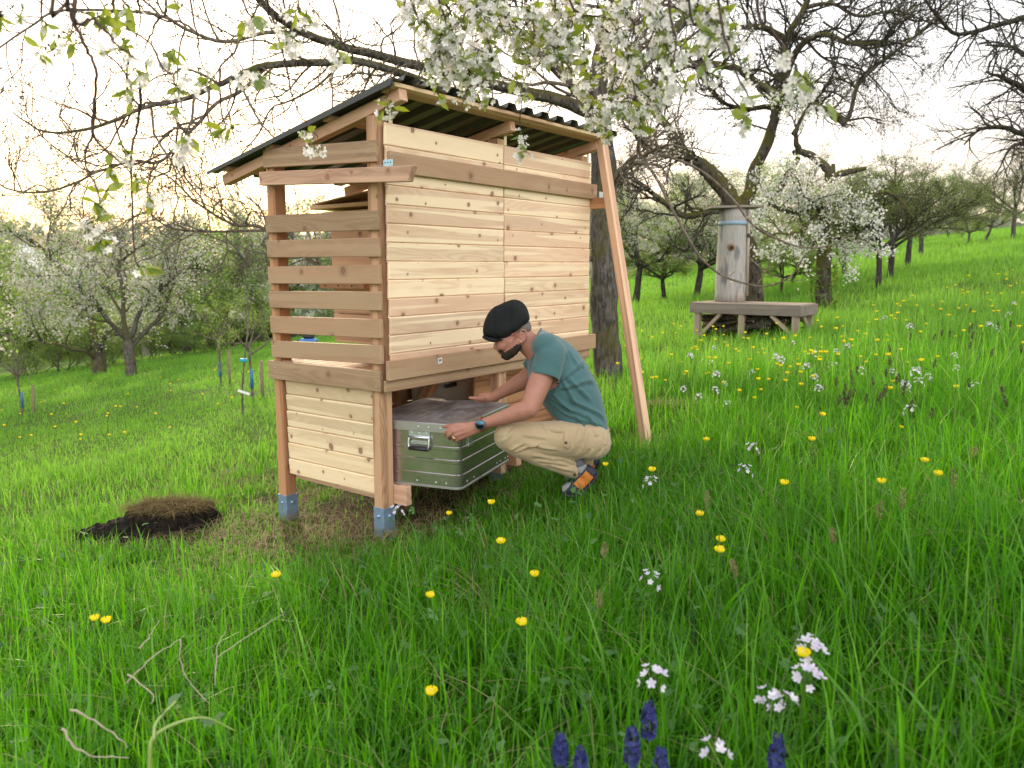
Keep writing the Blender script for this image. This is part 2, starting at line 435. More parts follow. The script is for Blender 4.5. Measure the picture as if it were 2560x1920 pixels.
i = np.arange(ny-1)[:, None]*nx; j = np.arange(nx-1)[None]
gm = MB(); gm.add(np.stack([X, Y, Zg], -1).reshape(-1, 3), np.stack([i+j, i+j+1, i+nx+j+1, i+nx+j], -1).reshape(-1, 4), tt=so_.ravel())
m, nt, out = mat('ground_soil')
P = nd(nt, 'ShaderNodeNewGeometry').outputs['Position']
n1 = nz(nt, P, 28., 6., .65); n2 = nz(nt, P, .6, 3.); n3 = nz(nt, P, 95., 3.)
gr_ = mixc(nt, n1, (.030, .065, .008), (.075, .15, .018))
gr_ = mixc(nt, mrange(nt, n2, .4, .7, 0, .5), gr_, (.10, .155, .025))
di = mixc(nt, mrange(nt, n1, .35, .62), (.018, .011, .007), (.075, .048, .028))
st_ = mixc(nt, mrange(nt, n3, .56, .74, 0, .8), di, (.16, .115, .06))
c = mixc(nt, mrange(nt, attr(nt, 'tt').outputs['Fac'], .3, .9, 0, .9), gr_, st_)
princ(nt, out, c, .95, 0., bump(nt, n1, .8, .03), .1)
tag(gm.build('ground', m), kind='structure')
# ------------------------------------------------------------------ grass
MOUND = hit(*Ov(338, 1150))
def grass_h(x, y):
    """mean blade length"""
    r = np.hypot(x, y)
    h = .24+.10*sstep(.3, 3., x)+.03*np.sin(x*2.1+y)*np.sin(y*1.7-x)
    h = h+.09*sstep(.6, 1.6, x)*sstep(4.5, 3., y)
    h = h-.11*sstep(3.6, 4.6, y)*sstep(.2, -1.0, x)                           # mown, trodden side left of the shelter
    h = h*(1-.42*np.exp(-(((x+.2)/1.3)**2+((y-4.4)/.75)**2)))                   # trodden in front of the case
    h = h*(1-.35*np.exp(-(((x-1.0)/.9)**2+((y-5.6)/.8)**2)))
    h = h*(1-.5*sstep(7, 10, y))+.05*sstep(9, 20, y)*sstep(2, -4, x)
    return np.clip(h*(1-.62*soil(x, y)), .035, None)
def blades(P, h, w, az, lean, ns, rnd, mb, mi=0, twist=None):
    N = len(P); t = np.linspace(0, 1, ns+1)
    d = np.stack([np.cos(az), np.sin(az), np.zeros(N)], -1)
    sa = az+PI/2+(rng.normal(0, .5, N) if twist is None else twist)
    sd_ = np.stack([np.cos(sa), np.sin(sa), np.zeros(N)], -1)
    hor = h[:, None]*lean[:, None]*t**1.9
    ver = h[:, None]*(t-np.minimum(lean[:, None]*.42, .75)*t**2.4)
    C = P[:, None]+hor[..., None]*d[:, None]+ver[..., None]*A([0, 0, 1.])
    wd = w[:, None]*(1-t**1.6)*(.65+.7*t*(1-t)*2)
    Lf = C-sd_[:, None]*wd[..., None]/2; Rt = C+sd_[:, None]*wd[..., None]/2
    V = np.empty((N, 2*ns+1, 3)); V[:, 0:2*ns:2] = Lf[:, :ns]; V[:, 1:2*ns:2] = Rt[:, :ns]; V[:, -1] = C[:, -1]
    base = np.arange(N)[:, None]*(2*ns+1)
    q = np.concatenate([base+A([[2*k, 2*k+1, 2*k+3, 2*k+2]]) for k in range(ns-1)]) if ns > 1 else None
    tr = base+A([[2*ns-2, 2*ns-1, 2*ns]])
    tt = np.repeat(t, 2)[:2*ns+1]
    fs = ([q] if q is not None else [])+[tr]
    mb.add(V.reshape(-1, 3), fs, mi, rnd=np.repeat(rnd, 2*ns+1), tt=np.tile(tt, N))
def in_mound(x, y): return (((x-MOUND[0])/.42)**2+((y-MOUND[1])/.2)**2) < 1
def scatter(y0, y1, dens, marg=.72, off=.45):
    n = int(dens*(marg*(y0+y1)+2*off)*(y1-y0))
    y = np.sqrt(rng.uniform(y0**2, y1**2, n)); x = rng.uniform(-1, 1, n)*(marg*y+off)
    return x, y
def tufted(x, y, k=.55, s=.07, grp=14):
    """pull blades towards tuft centres so that the sward is clumpy"""
    n = len(x); nc = max(1, n//grp); ci = rng.integers(0, n, nc); c = rng.integers(0, nc, n)
    sel = rng.random(n) < k
    x = np.where(sel, x[ci][c]+rng.normal(0, s, n), x); y = np.where(sel, y[ci][c]+rng.normal(0, s, n), y)
    return x, y
GB = MB()
clump = lambda x, y: .5+.5*np.sin(x*5.3+2*np.sin(y*3.1))*np.sin(y*4.7+1.5*np.sin(x*2.3))
for y0, y1, dens, wd, ns, s in ((1.15, 3.0, 3300, .0085, 4, .045), (3.0, 6.2, 2400, .0075, 3, .06), (6.2, 12.5, 950, .0085, 3, .1), (12.5, 26, 300, .013, 2, .2), (26, 48, 90, .024, 2, .3)):
    x, y = scatter(y0, y1, dens)
    x, y = tufted(x, y, .6, s, 26)
    keep = ~in_mound(x, y) & (y > 1.0)
    sl_ = soil(x, y); keep &= rng.random(len(x)) > sl_*.5
    if y1 < 7:
        # nothing may grow through the shelter's shoes or the man's feet; under the floor it is thinned so dark soil deepens the shade
        lu = (x-HO[0])*EX[0]+(y-HO[1])*EX[1]; lv = (x-HO[0])*EY[0]+(y-HO[1])*EY[1]
        keep &= ~((lu > -.02) & (lu < 2.3) & (lv > -.02) & (lv < 1.12) & (rng.random(len(x)) < .82))
    x, y = x[keep], y[keep]; n = len(x)
    h = grass_h(x, y)*np.exp(rng.normal(-.05, .33, n))
    if y1 < 7:
        lu = (x-HO[0])*EX[0]+(y-HO[1])*EX[1]; lv = (x-HO[0])*EY[0]+(y-HO[1])*EY[1]
        un = (lu > -.05) & (lu < 2.3) & (lv > -.55) & (lv < 1.12)
        h = np.where(un, np.minimum(h, .10), h)
    # keep the nearest blades from poking into the lens
    r = np.hypot(x, y); h = np.minimum(h, np.clip((r-.55)*.34, .12, .62))
    P = np.stack([x, y, ground(x, y)-.012], -1)
    lean = np.clip(np.abs(rng.normal(.38, .32, n)), .02, 1.5)
    pat = .5+.5*np.sin(x*.9+1.3*np.sin(y*.7))*np.sin(y*.8+x*.3)
    az = rng.uniform(0, 2*PI, n)
    w_ = wd*np.exp(rng.normal(0, .35, n)); rn_ = np.clip(.3*pat+.28*clump(x, y)+rng.normal(.1, .36, n), 0, 1)**1.15
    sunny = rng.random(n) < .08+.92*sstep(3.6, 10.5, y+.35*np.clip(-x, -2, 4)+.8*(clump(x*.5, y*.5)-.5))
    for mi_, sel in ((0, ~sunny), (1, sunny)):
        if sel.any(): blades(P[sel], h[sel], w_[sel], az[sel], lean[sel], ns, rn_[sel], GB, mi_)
# broad arching blades and a few withered ones
for (y0, y1, dens, mi) in ((1.3, 5.5, 130, 0), (1.3, 6.5, 110, 2), (6.5, 14, 40, 2)):
    x, y = scatter(y0, y1, dens); k = ~in_mound(x, y) & (soil(x, y) < .3)
    lu = (x-HO[0])*EX[0]+(y-HO[1])*EX[1]; lv = (x-HO[0])*EY[0]+(y-HO[1])*EY[1]; k &= ~((lu > -.1) & (lu < 2.3) & (lv > -.6) & (lv < 1.15))
    x, y = x[k], y[k]; n = len(x)
    h = grass_h(x, y)*rng.uniform(.9, 1.7, n); r = np.hypot(x, y); h = np.minimum(h, np.clip((r-.55)*.34, .12, .6))
    blades(np.stack([x, y, ground(x, y)-.01], -1), h, rng.uniform(.008, .015, n) if mi == 0 else rng.uniform(.004, .007, n), rng.uniform(0, 6.28, n), rng.uniform(.5, 1.35, n), 6, rng.uniform(.45, 1, n), GB, mi)
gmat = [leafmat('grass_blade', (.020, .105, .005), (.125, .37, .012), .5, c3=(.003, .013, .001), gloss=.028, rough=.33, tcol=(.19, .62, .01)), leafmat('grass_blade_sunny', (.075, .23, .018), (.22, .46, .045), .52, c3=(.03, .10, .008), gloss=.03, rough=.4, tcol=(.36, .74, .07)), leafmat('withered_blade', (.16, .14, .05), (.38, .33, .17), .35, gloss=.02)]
tag(GB.build('grass', gmat), 'tall green meadow grass covering the slope', 'grass', kind='stuff')
# dry straw lying on the bare patches
DB = MB()
xs = []; ys = []
for cx, cy, ra, rb, an, st in SOIL:
    n = int(620*ra*rb/.15*.6)
    a = rng.uniform(0, 2*PI, n); r = np.sqrt(rng.random(n))*1.3; u, v = r*np.cos(a)*ra, r*np.sin(a)*rb
    xs.append(cx+u*math.cos(an)-v*math.sin(an)); ys.append(cy+u*math.sin(an)+v*math.cos(an))
x = np.concatenate(xs); y = np.concatenate(ys)
x2, y2 = scatter(3.2, 7.5, 150); k = (x2 < .4); x = np.concatenate([x, x2[k]]); y = np.concatenate([y, y2[k]])
k = ~in_mound(x, y); x, y = x[k], y[k]; n = len(x)
blades(np.stack([x, y, ground(x, y)+.004], -1), rng.uniform(.05, .16, n), rng.uniform(.0025, .005, n), rng.uniform(0, 2*PI, n), rng.uniform(1., 2.2, n), 3, rng.random(n), DB)
strawmat = leafmat('straw', (.20, .14, .065), (.42, .33, .18), .25, gloss=.03)
tag(DB.build('dry_grass', strawmat), 'dry straw and cut grass lying on the bare trodden earth', 'dry grass', kind='stuff')
# broad low leaves in the sward
WB = MB()
def palm(mb, c, R, az, tilt, rnd, nl=5):
    n = unit(A([math.cos(az)*math.sin(tilt), math.sin(az)*math.sin(tilt), math.cos(tilt)]))
    u = unit(np.cross(n, A([0, 0, 1.])+.01)); v = np.cross(n, u)
    for k in range(nl):
        a = (k-(nl-1)/2)*(.62 if nl > 3 else 1.1)
        dr = u*math.cos(a)+v*math.sin(a); pr = -u*math.sin(a)+v*math.cos(a)
        L = R*(1-.13*abs(k-(nl-1)/2))
        V = [c, c+dr*L*.45+pr*L*.16, c+dr*L*.72+pr*L*.25, c+dr*L*.8+pr*L*.08, c+dr*L-n*L*.2, c+dr*L*.8-pr*L*.08, c+dr*L*.72-pr*L*.25, c+dr*L*.45-pr*L*.16]
        mb.add(V, [[0, 1, 3], [1, 2, 3], [0, 3, 5], [3, 4, 5], [0, 5, 7], [5, 6, 7]], rnd=rnd, tt=.9, smooth=False)
x, y = scatter(1.7, 5.0, 40); x = np.concatenate([x, rng.uniform(-.3, 1.6, 150)]); y = np.concatenate([y, rng.uniform(1.6, 3.3, 150)])
k = (soil(x, y) < .2) & ~in_mound(x, y)
for xx, yy in zip(x[k], y[k]):
    hh = random.uniform(.09, .24)
    palm(WB, A([xx, yy, float(ground(xx, yy))+hh]), random.uniform(.018, .046), random.uniform(0, 6.28), random.uniform(0, .9), random.random(), random.choice((3, 5, 5)))
tag(WB.build('leafy_weeds', leafmat('weed_leaf', (.045, .14, .025), (.12, .25, .075), .35, gloss=.03)), 'low lobed weed leaves among the foreground grass', 'weeds', kind='stuff')
# far hills with woods
HB = MB()
az = np.linspace(-1.25, 1.25, 90); rows = [(150, -9.), (230, -2.), (330, 2.), (480, 7.), (700, 9)]
V = []
for r, z in rows:
    zz = z+2.2*np.sin(az*7+r)+1.3*np.sin(az*17+r*.3)+9*np.clip(az-.2, 0, 1)
    V.append(np.stack([r*np.sin(az), r*np.cos(az), zz], -1))
n = len(az); i = np.arange(len(rows)-1)[:, None]*n; j = np.arange(n-1)[None]
HB.add(np.concatenate(V), np.stack([i+j, i+j+1, i+n+j+1, i+n+j], -1).reshape(-1, 4))
tag(HB.build('hills', plain('hill_field', (.16, .19, .12), .95, var=.3, scale=.02)), kind='structure')
# ------------------------------------------------------------------ the wooden shelter (local axes: x along the boarded front, y back, z up)
W_pine = wood('pine_cladding', (.85, .70, .49), (.63, .40, .25), (.15, .07, .045), .68, tint=(.74, .50, .35), rough=.55)
W_pine2 = wood('pine_pale', (.80, .66, .45), (.64, .46, .28), (.14, .075, .045), .9, tint=(.74, .58, .37), rough=.55)
W_deck = wood('grooved_larch', (.42, .295, .185), (.27, .17, .10), (.12, .06, .035), .25, ribs=.0062, tint=(.43, .27, .165))
W_post = wood('fir_post', (.53, .335, .205), (.29, .15, .08), (.13, .06, .035), .15, tint=(.50, .28, .15), band=1.6)
W_red = wood('fir_red', (.50, .27, .14), (.33, .15, .07), (.10, .045, .03), .2, tint=(.42, .20, .10), band=1.2)
W_beam = wood('fir_beam', (.58, .375, .26), (.39, .22, .145), (.17, .075, .045), .4, tint=(.60, .36, .23), band=1.2)
ZINC = plain('galvanised', (.27, .40, .58), .45, .6, .25, 30)
ZINCB = plain('zinc_bright', (.62, .68, .74), .3, .9, .1, 40)
SCREW = plain('screw', (.45, .47, .48), .4, .8)
HA = PI/2-YAW
hs = thing('wooden_shelter', 'new pine and larch wooden shelter on posts with a dark sloping roof', 'shed', HO, HA, local=True)
def hpart(name, m, fn, parent=hs, label=None, mats=None):
    mb = MB(); fn(mb); o = mb.build(name, mats or m, parent, (0, 0, 0))
    if label: o['label'] = label
    return o
L_, WW = 2.24, 1.09
ROOFZ = lambda v: 2.527-.195*v          # top of rafters
foot = {}
def gz(u, v): p = house(u, v, 0); return float(ground(p[0], p[1]))
def post(u, v, ztop, lean_u=0., lean_v=0., m=W_post, red=None):
    """square post standing in a zinc shoe; lean = offset of the foot"""
    zb = {(0, 0): .102, (0, 1): .006}.get((round(u), round(v)), .10)
    sw = .086
    k = 1/(ztop-zb)
    mb = MB(); bar(mb, (u+lean_u, v+lean_v, zb-.05), (u, v, ztop), sw, sw, (1, 0, 0))
    o = mb.build('post', m, hs, (0, 0, 0))
    g = gz(u, v)
    mb = MB(); cu, cv = u+lean_u, v+lean_v; t = .004; q = sw/2+t
    zt, zl = zb, g-.12
    for a, b in (((cu-q, cv-q), (cu+q, cv-q+t)), ((cu-q, cv+q-t), (cu+q, cv+q)), ((cu-q, cv-q+t), (cu-q+t, cv+q-t)), ((cu+q-t, cv-q+t), (cu+q, cv+q-t))):
        box(mb, (*a, zl), (*b, zt), ch=.001)
    for sx, sy in ((-1, 0), (0, -1)):
        c = A([cu+sx*q, cv+sy*q, zt-.055]); dn = A([sx, sy, 0.])
        tube(mb, [c, c+dn*.004, c+dn*.004, c+dn*.011], [.013, .013, .008, .007], 8)
    mb.build('post_shoe', ZINC, o, (0, 0, 0))
    return o
P1 = post(.043, .066, 2.44, -.0, .022, W_post)
post(.043, 1.047, 2.30, .0, .022, W_red)
post(1.125, .043, 2.44)
post(1.125, 1.047, 2.30)
post(2.19, .043, 2.44)
post(2.19, 1.047, 2.30)
# boarded front: two cladding panels of shiplap boards
def cladding(u0, u1, seed):
    r = random.Random(seed)
    def fn(mb):
        z = 2.395; hts = [.128, .113]+[.1095]*11
        for k, h in enumerate(hts):
            z2 = z-h
            lo, hi = z2+.0035, z
            du0, du1 = r.uniform(-.004, .004), r.uniform(-.003, .003)
            c0 = A([u0+du0, -.010, (lo+hi)/2]); c1 = A([u1+du1, -.010, (lo+hi)/2])
            bar(mb, c0, c1, .020, hi-lo, (0, -.055, 1), .005, rnd=r.random())
            # tongue in the shadow gap behind
            box(mb, (u0+.002, -.006, z2-.004), (u1-.002, .0, z2+.0095), ch=.0005, rnd=r.random())
            z = z2
        # screws
        for zz in np.arange(1.05, 2.35, .1095):
            for uu in (u0+.22*(u1-u0), u1-.24*(u1-u0)):
                tube(mb, [(uu+r.uniform(-.004, .004), -.0205, zz), (uu, -.0235, zz)], [.0035, .003], 6, 1)
    return hpart('cladding_panel', None, fn, mats=[W_pine, SCREW])
cladding(.03, 1.124, 3); cladding(1.136, 2.244, 8)
hpart('upper_batten', W_deck, lambda mb: bar(mb, (.035, -.036, 2.176), (2.30, -.036, 2.166), .028, .117, (0, 0, 1)))
hpart('base_board', W_deck, lambda mb: bar(mb, (-.018, -.036, .965), (2.306, -.036, .965), .028, .118, (0, 0, 1)))
hpart('front_joist', W_deck, lambda mb: bar(mb, (-.020, -.012, .869), (2.255, -.012, .872), .022, .07, (0, 0, 1)))
# sticker on the base board
def stick(mb):
    u0, z0 = .422, .985
    V = [(u0-.018, -.0512, z0-.02), (u0+.02, -.0512, z0-.016), (u0+.019, -.0512, z0+.02), (u0-.019, -.0512, z0+.016)]
    mb.add(V, [[0, 1, 2, 3]], 0, smooth=False)
    for k in range(3): box(mb, (u0-.010+.0075*k, -.0526, z0-.002), (u0-.0045+.0075*k, -.0516, z0+.010), ch=.0001, mi=1)
    box(mb, (u0-.004, -.0526, z0-.013), (u0-.001, -.0516, z0-.004), ch=.0001, mi=1)
hpart('price_sticker', None, stick, mats=[plain('sticker_paper', (.74, .76, .78), .5), plain('sticker_ink', (.05, .05, .06), .5)], label='small white paper sticker with dark print')
# end wall: gable board, cross beam, six open slats, base board, lower panel
hpart('gable_board', W_deck, lambda mb: bar(mb, (-.015, 1.077, 2.282), (-.015, .004, 2.232), .028, .120, (0, 0, 1)))
def crossbeam(u, v0, z0, v1, z1, m=W_beam):
    o = hpart('cross_beam', m, lambda mb: bar(mb, (u, v0, z0), (u, v1, z1), .044, .085, (0, 0, 1), end_cut=-.035))
    return o
cb = crossbeam(-.050, 1.068, 2.148, -.312, 2.079)
hpart('cross_beam', W_red, lambda mb: bar(mb, (2.262, 1.05, 2.085), (2.262, -.235, 2.072), .044, .085, (0, 0, 1)))
for zc, tl, tr in ((1.850, 1.858, 1.842), (1.692, 1.696, 1.688), (1.528, 1.524, 1.532), (1.369, 1.362, 1.376), (1.204, 1.195, 1.213), (1.045, 1.030, 1.058)):
    hpart('slat', W_deck, lambda mb: bar(mb, (-.0145, 1.082, tl), (-.0145, .006, tr), .028, .112, (0, 0, 1)))
hpart('end_base_board', W_deck, lambda mb: bar(mb, (-.0145, 1.128, .886), (-.0145, .020, .896), .028, .124, (0, 0, 1)))
def endpanel(mb):
    r = random.Random(5); z = .836
    for k in range(6):
        z2 = z-.1118
        bar(mb, (.026, 1.003, (z+z2)/2+.002-.004), (.026, .112, (z+z2)/2+.002+.006), .020, z-z2-.004, (-.06, 0, 1), .005, rnd=r.random())
        box(mb, (.032, .115, z2-.004), (.038, 1.0, z2+.008), ch=.0005, rnd=r.random())
        for vv in (.985, .125):
            for dz in (.03, .07) if k % 2 else (.05,): tube(mb, [(.0155, vv, z2+dz), (.0125, vv, z2+dz)], [.0038, .003], 6, 1)
        z = z2
hpart('end_panel', None, endpanel, mats=[W_pine2, SCREW])
# screws on slats and beams
def small(parent, name, m, items, r=.0045):
    """screw or rivet heads: one mesh, a copy for each place (position, outward direction)"""
    mb = MB(); tube(mb, [(0, 0, -.001), (0, 0, .0015), (0, 0, .003)], [r, r, r*.55], 8); me = mb.mesh(name, m)
    for p, d in items:
        o = bpy.data.objects.new(name, me); COL.objects.link(o); o.parent = parent; o.location = p
        o.rotation_euler = Vector(d).to_track_quat('Z', 'Y').to_euler()
it = [((-.0285, v, z), (-1, 0, 0)) for z in (1.845, 1.69, 1.53, 1.37, 1.21, 1.05, .905, .865, 2.245) for v in (1.045, .055)]
it += [((-.072, v, z), (-1, 0, 0)) for v, z in ((1.035, 2.145), (.035, 2.10))]+[((u, -.05, .955), (0, -1, 0)) for u in (.25, .62, .98, 1.5, 2.1)]+[((u, -.023, .868), (0, -1, 0)) for u in (.18, .92)]
small(hs, 'screw', SCREW, it)
# rails near the ground carrying the case, and floor deck
hpart('rail', W_beam, lambda mb: bar(mb, (.112, 1.06, .176), (.112, -.06, .176), .05, .122, (0, 0, 1)))
hpart('rail', W_beam, lambda mb: bar(mb, (1.052, 1.06, .176), (1.052, -.06, .176), .05, .122, (0, 0, 1)))
hpart('rail', W_beam, lambda mb: bar(mb, (1.205, 1.06, .190), (1.205, -.085, .190), .06, .092, (0, 0, 1)))
def deck(mb):
    for k in range(9): box(mb, (.012, .092+.108*k, .925), (2.23, .092+.108*k+.102, .952))
hpart('floor_deck', wood('deck_boards', (.60, .36, .22), (.42, .22, .12), (.13, .06, .03), .2, tint=(.52, .28, .16)), deck)
hpart('joist', W_red, lambda mb: [box(mb, (u, .09, .835), (u+.045, 1.05, .922)) for u in (.09, .75, 1.03, 1.6, 2.1)])
# lower compartment: back boards and brace, dividing wall on the right half
def backb(mb):
    for k in range(6): box(mb, (.09, 1.062, .165+.112*k), (2.2, 1.082, .272+.112*k))
hpart('back_panel', W_red, backb)
hpart('brace', W_red, lambda mb: bar(mb, (.80, .62, .40), (1.17, .62, .84), .05, .085, (0, 1, 0)))
def lowend(mb):
    for k in range(6): box(mb, (2.20, .09, .165+.112*k), (2.22, 1.0, .272+.112*k))
hpart('end_panel', W_red, lowend)  # unseen, added to close the far end and darken the compartment
def divw(mb):
    for k in range(6): box(mb, (1.17, .30, .17+.112*k), (2.18, .32, .277+.112*k))
hpart('inner_panel', W_red, divw)
# far end wall boards
def farw(mb):
    for k in range(7): box(mb, (2.232, 0.0, 1.0+.165*k), (2.246, 1.09, 1.115+.165*k))
hpart('far_slats', W_red, farw)
# roof
hpart('rafter', W_beam, lambda mb: bar(mb, (.032, 1.60, ROOFZ(1.60)-.034), (.032, -.17, ROOFZ(-.17)-.034), .062, .068, (0, 0, 1)))
hpart('rafter', W_beam, lambda mb: bar(mb, (1.118, 1.60, ROOFZ(1.60)-.034), (1.118, -.105, ROOFZ(-.105)-.034), .055, .068, (0, 0, 1)))
hpart('rafter', W_beam, lambda mb: bar(mb, (2.20, 1.60, ROOFZ(1.60)-.034), (2.20, -.12, ROOFZ(-.12)-.034), .062, .068, (0, 0, 1)))
upn = unit(A([0, .195, 1.]))
for v in (.42, 1.0, 1.5):
    hpart('purlin', W_beam, lambda mb: bar(mb, (-.04, v, ROOFZ(v)+.013), (2.31, v, ROOFZ(v)+.013), .06, .025, upn))
hpart('purlin', wood('purlin_front', (.66, .50, .30), (.5, .34, .2), knots=.3), lambda mb: bar(mb, (-.035, -.115, ROOFZ(-.115)+.013), (2.33, -.115, ROOFZ(-.115)+.013), .115, .025, upn))
def sheet(mb):
    prof = []; u = -.075; pit = .186
    while u < 2.36:
        for du, z in ((0, 0), (.078, 0), (.096, .034), (.168, .034)): prof.append((u+du, z))
        u += pit
    prof = [p for p in prof if p[0] < 2.38]
    vs = np.linspace(-.20, 1.66, 3); n = len(prof)
    for off, flip in ((0, 1), (.0018, 0)):
        V = [(p[0], v, ROOFZ(v)+.027+p[1]+off) for v in vs for p in prof]
        i = np.arange(len(vs)-1)[:, None]*n; j = np.arange(n-1)[None]
        F = np.stack([i+j, i+j+1, i+n+j+1, i+n+j], -1).reshape(-1, 4)
        mb.add(V, F[:, ::-1] if flip else F, smooth=False)
    # turned-down verge and sealed edges
    for k in range(n-1):
        for v in (vs[0], vs[-1]):
            a, b = prof[k], prof[k+1]
            mb.add([(a[0], v, ROOFZ(v)+.027+a[1]), (b[0], v, ROOFZ(v)+.027+b[1]), (b[0], v, ROOFZ(v)+.0288+b[1]), (a[0], v, ROOFZ(v)+.0288+a[1])], [[0, 1, 2, 3]], smooth=False)
    mb.add([(-.077, -.205, ROOFZ(-.205)+.034), (-.077, 1.665, ROOFZ(1.665)+.034), (-.077, 1.665, ROOFZ(1.665)+.010), (-.077, -.205, ROOFZ(-.205)-.004)], [[0, 1, 2, 3]], smooth=False)
m, nt, out = mat('roof_sheet')
P = nd(nt, 'ShaderNodeTexCoord').outputs['Object']
n1 = nz(nt, P, 6., 4.)
princ(nt, out, mixc(nt, n1, (.032, .037, .037), (.06, .068, .065)), mth(nt, 'MULTIPLY_ADD', n1, .2, .32), .0, None, .5)
hpart('roof_sheet', m, sheet, label='dark grey trapezoidal metal roof sheet')
# zinc brackets
def ang(mb, u, v, z, du, dv, dz, t=.003):
    box(mb, (u, v, z), (u+du, v+dv, z+t), ch=.0006); box(mb, (u, v, z+t), (u+du, v+t, z+dz), ch=.0006)
def br1(mb):
    box(mb, (-.072, -.105, 2.134), (-.028, -.06, 2.137), ch=.0006)
    box(mb, (-.031, -.135, 2.137), (-.028, -.06, 2.175), ch=.0006)
    for v in (-.12, -.098, -.075): tube(mb, [(-.0312, v, 2.158), (-.0322, v, 2.158)], [.0042, .0042], 8, 1)
hpart('angle_bracket', None, br1, mats=[plain('zinc_blue', (.42, .62, .72), .3, .6), plain('bracket_hole', (.03, .03, .03), .8)])
def br2(mb):
    box(mb, (2.25, -.10, 2.118), (2.31, -.05, 2.121), ch=.0006); box(mb, (2.25, -.10, 2.121), (2.31, -.097, 2.165), ch=.0006)
hpart('angle_bracket', ZINCB, br2)
ZY = plain('zinc_yellow', (.55, .50, .33), .35, .7)
for u in (.074, 1.15, 2.215):
    hpart('angle_bracket', ZY, lambda mb: [box(mb, (u, -.003, 2.40), (u+.03, .0, 2.466), ch=.0005), box(mb, (u, -.06, 2.466), (u+.03, .0, 2.469), ch=.0005)])
# ------------------------------------------------------------------ beehive inside on the floor deck
hvp = on_plane(826, 560, EX, HO+EX*.95); hvv = float((hvp-HO)@EY)
hv = thing('beehive', 'wooden hive box with overhanging lid standing inside the shelter', 'beehive', house(.95, hvv-.17, .953), HA, local=True)
def hb(name, fn, m): mb = MB(); fn(mb); return mb.build(name, m, hv, (0, 0, 0))
W_hive = wood('hive_wood', (.60, .36, .22), (.45, .24, .14), knots=.15, tint=(.52, .28, .17), band=.6)
hb('body', lambda mb: [box(mb, (.0, -.32, .02+.235*k), (.44, .17, .25+.235*k)) for k in range(4)], W_hive)
hb('upper_body', lambda mb: [box(mb, (-.02, -.34, .965), (.46, .25, 1.06)), box(mb, (-.015, -.335, .945), (.455, .245, .962), rnd=.9)], wood('hive_pale', (.66, .46, .29), (.52, .33, .2), knots=.1))
hb('lid', lambda mb: [box(mb, (-.05, -.38, 1.085), (.50, .36, 1.115)), bar(mb, (.22, .36, 1.125), (.22, -.38, 1.20), .5, .012, (0, 0, 1))], wood('hive_lid', (.70, .52, .32), (.56, .36, .2), knots=.1))
def landing(mb):
    box(mb, (-.10, -.32, .455), (.0, .21, .50))
    for v in (.14, -.02, -.18): tube(mb, [(-.101, v, .478), (-.1, v, .478)], [.009, .009], 8, 1)
mb = MB(); landing(mb); mb.build('landing_board', [W_red, plain('hole', (.02, .015, .01), .9)], hv, (0, 0, 0))
# ------------------------------------------------------------------ pale tub behind the case
tbp = on_plane(1122, 965, EY, HO+EY*.72); tbu = float((tbp-HO)@EX)
tb = thing('storage_tub', 'pale round plastic tub with black handles under the shelter floor', 'tub', house(tbu, .78, .24), HA, local=True)
mb = MB()
prof = [(.0, .19), (.02, .215), (.30, .235), (.44, .25), (.475, .245), (.49, .22), (.495, .0)]
n = 28; th = np.arange(n)*2*PI/n
V = A([[r*1.1*np.cos(t), r*np.sin(t), z] for z, r in prof for t in th])
i = np.arange(len(prof)-1)[:, None]*n; j = np.arange(n)[None]
mb.add(V, [np.stack([i+j, i+(j+1) % n, i+n+(j+1) % n, i+n+j], -1).reshape(-1, 4)])
mb.build('tub_body', plain('cream_plastic', (.42, .38, .31), .45, var=.05), tb, (0, 0, 0))
for ua in (-.25, .12):
    mb = MB(); box(mb, (ua, -.262, .43), (ua+.13, -.235, .462), ch=.008); mb.build('handle', plain('black_plastic', (.015, .015, .016), .5), tb, (0, 0, 0))
# ------------------------------------------------------------------ leaning prop
mb = MB()
def Bq(x, y): return 1000+x/3.456, 250+y/3.456
pbm = hit(*Dd(2020, 1232)); ptp = at(*Bq(1738, 338), 6.22)
d = unit(ptp-pbm)
bar(mb, pbm-d*.02, ptp, .078, .06, unit(EX*1.0-EY*.35), .004)
o = mb.build('prop_beam', wood('prop_fir', (.68, .46, .31), (.52, .30, .19), (.12, .05, .035), .3, tint=(.60, .36, .24)))
tag(o, 'long planed timber leaning against the right end of the roof', 'timber beam')
# ------------------------------------------------------------------ aluminium case
TH = math.radians(16); BW, BD, BH = .81, .66, .345
c0 = house(.231, -.383, .24)
cs = thing('aluminium_case', 'ribbed aluminium transport case with a scratched lid, pulled halfway out', 'metal case', c0, HA+TH, local=True)
m, nt, out = mat('aluminium')
tcn = nd(nt, 'ShaderNodeTexCoord').outputs['Object']
n1 = nz(nt, tcn, 7., 4.); n2 = nz(nt, nd(nt, 'ShaderNodeMapping', {'Vector': tcn, 'Scale': (3, 3, 160)}).outputs[0], 1., 2.)
princ(nt, out, mixc(nt, n1, (.44, .385, .415), (.62, .555, .59)), mth(nt, 'MULTIPLY_ADD', n1, .14, .15), .92, bump(nt, n2, .05, .001))
ALU = m
m, nt, out = mat('aluminium_lid')
tcn = nd(nt, 'ShaderNodeTexCoord').outputs['Object']
ma = nd(nt, 'ShaderNodeMapping', {'Vector': tcn, 'Rotation': (0, 0, .9), 'Scale': (4, 60, 4)}).outputs[0]
n2 = nz(nt, ma, 1., 4.); n1 = nz(nt, tcn, 9., 5., .6, 1.); n3 = nz(nt, tcn, 3.2, 3.)
c = mixc(nt, mrange(nt, n1, .4, .65), (.27, .25, .26), (.46, .44, .46))
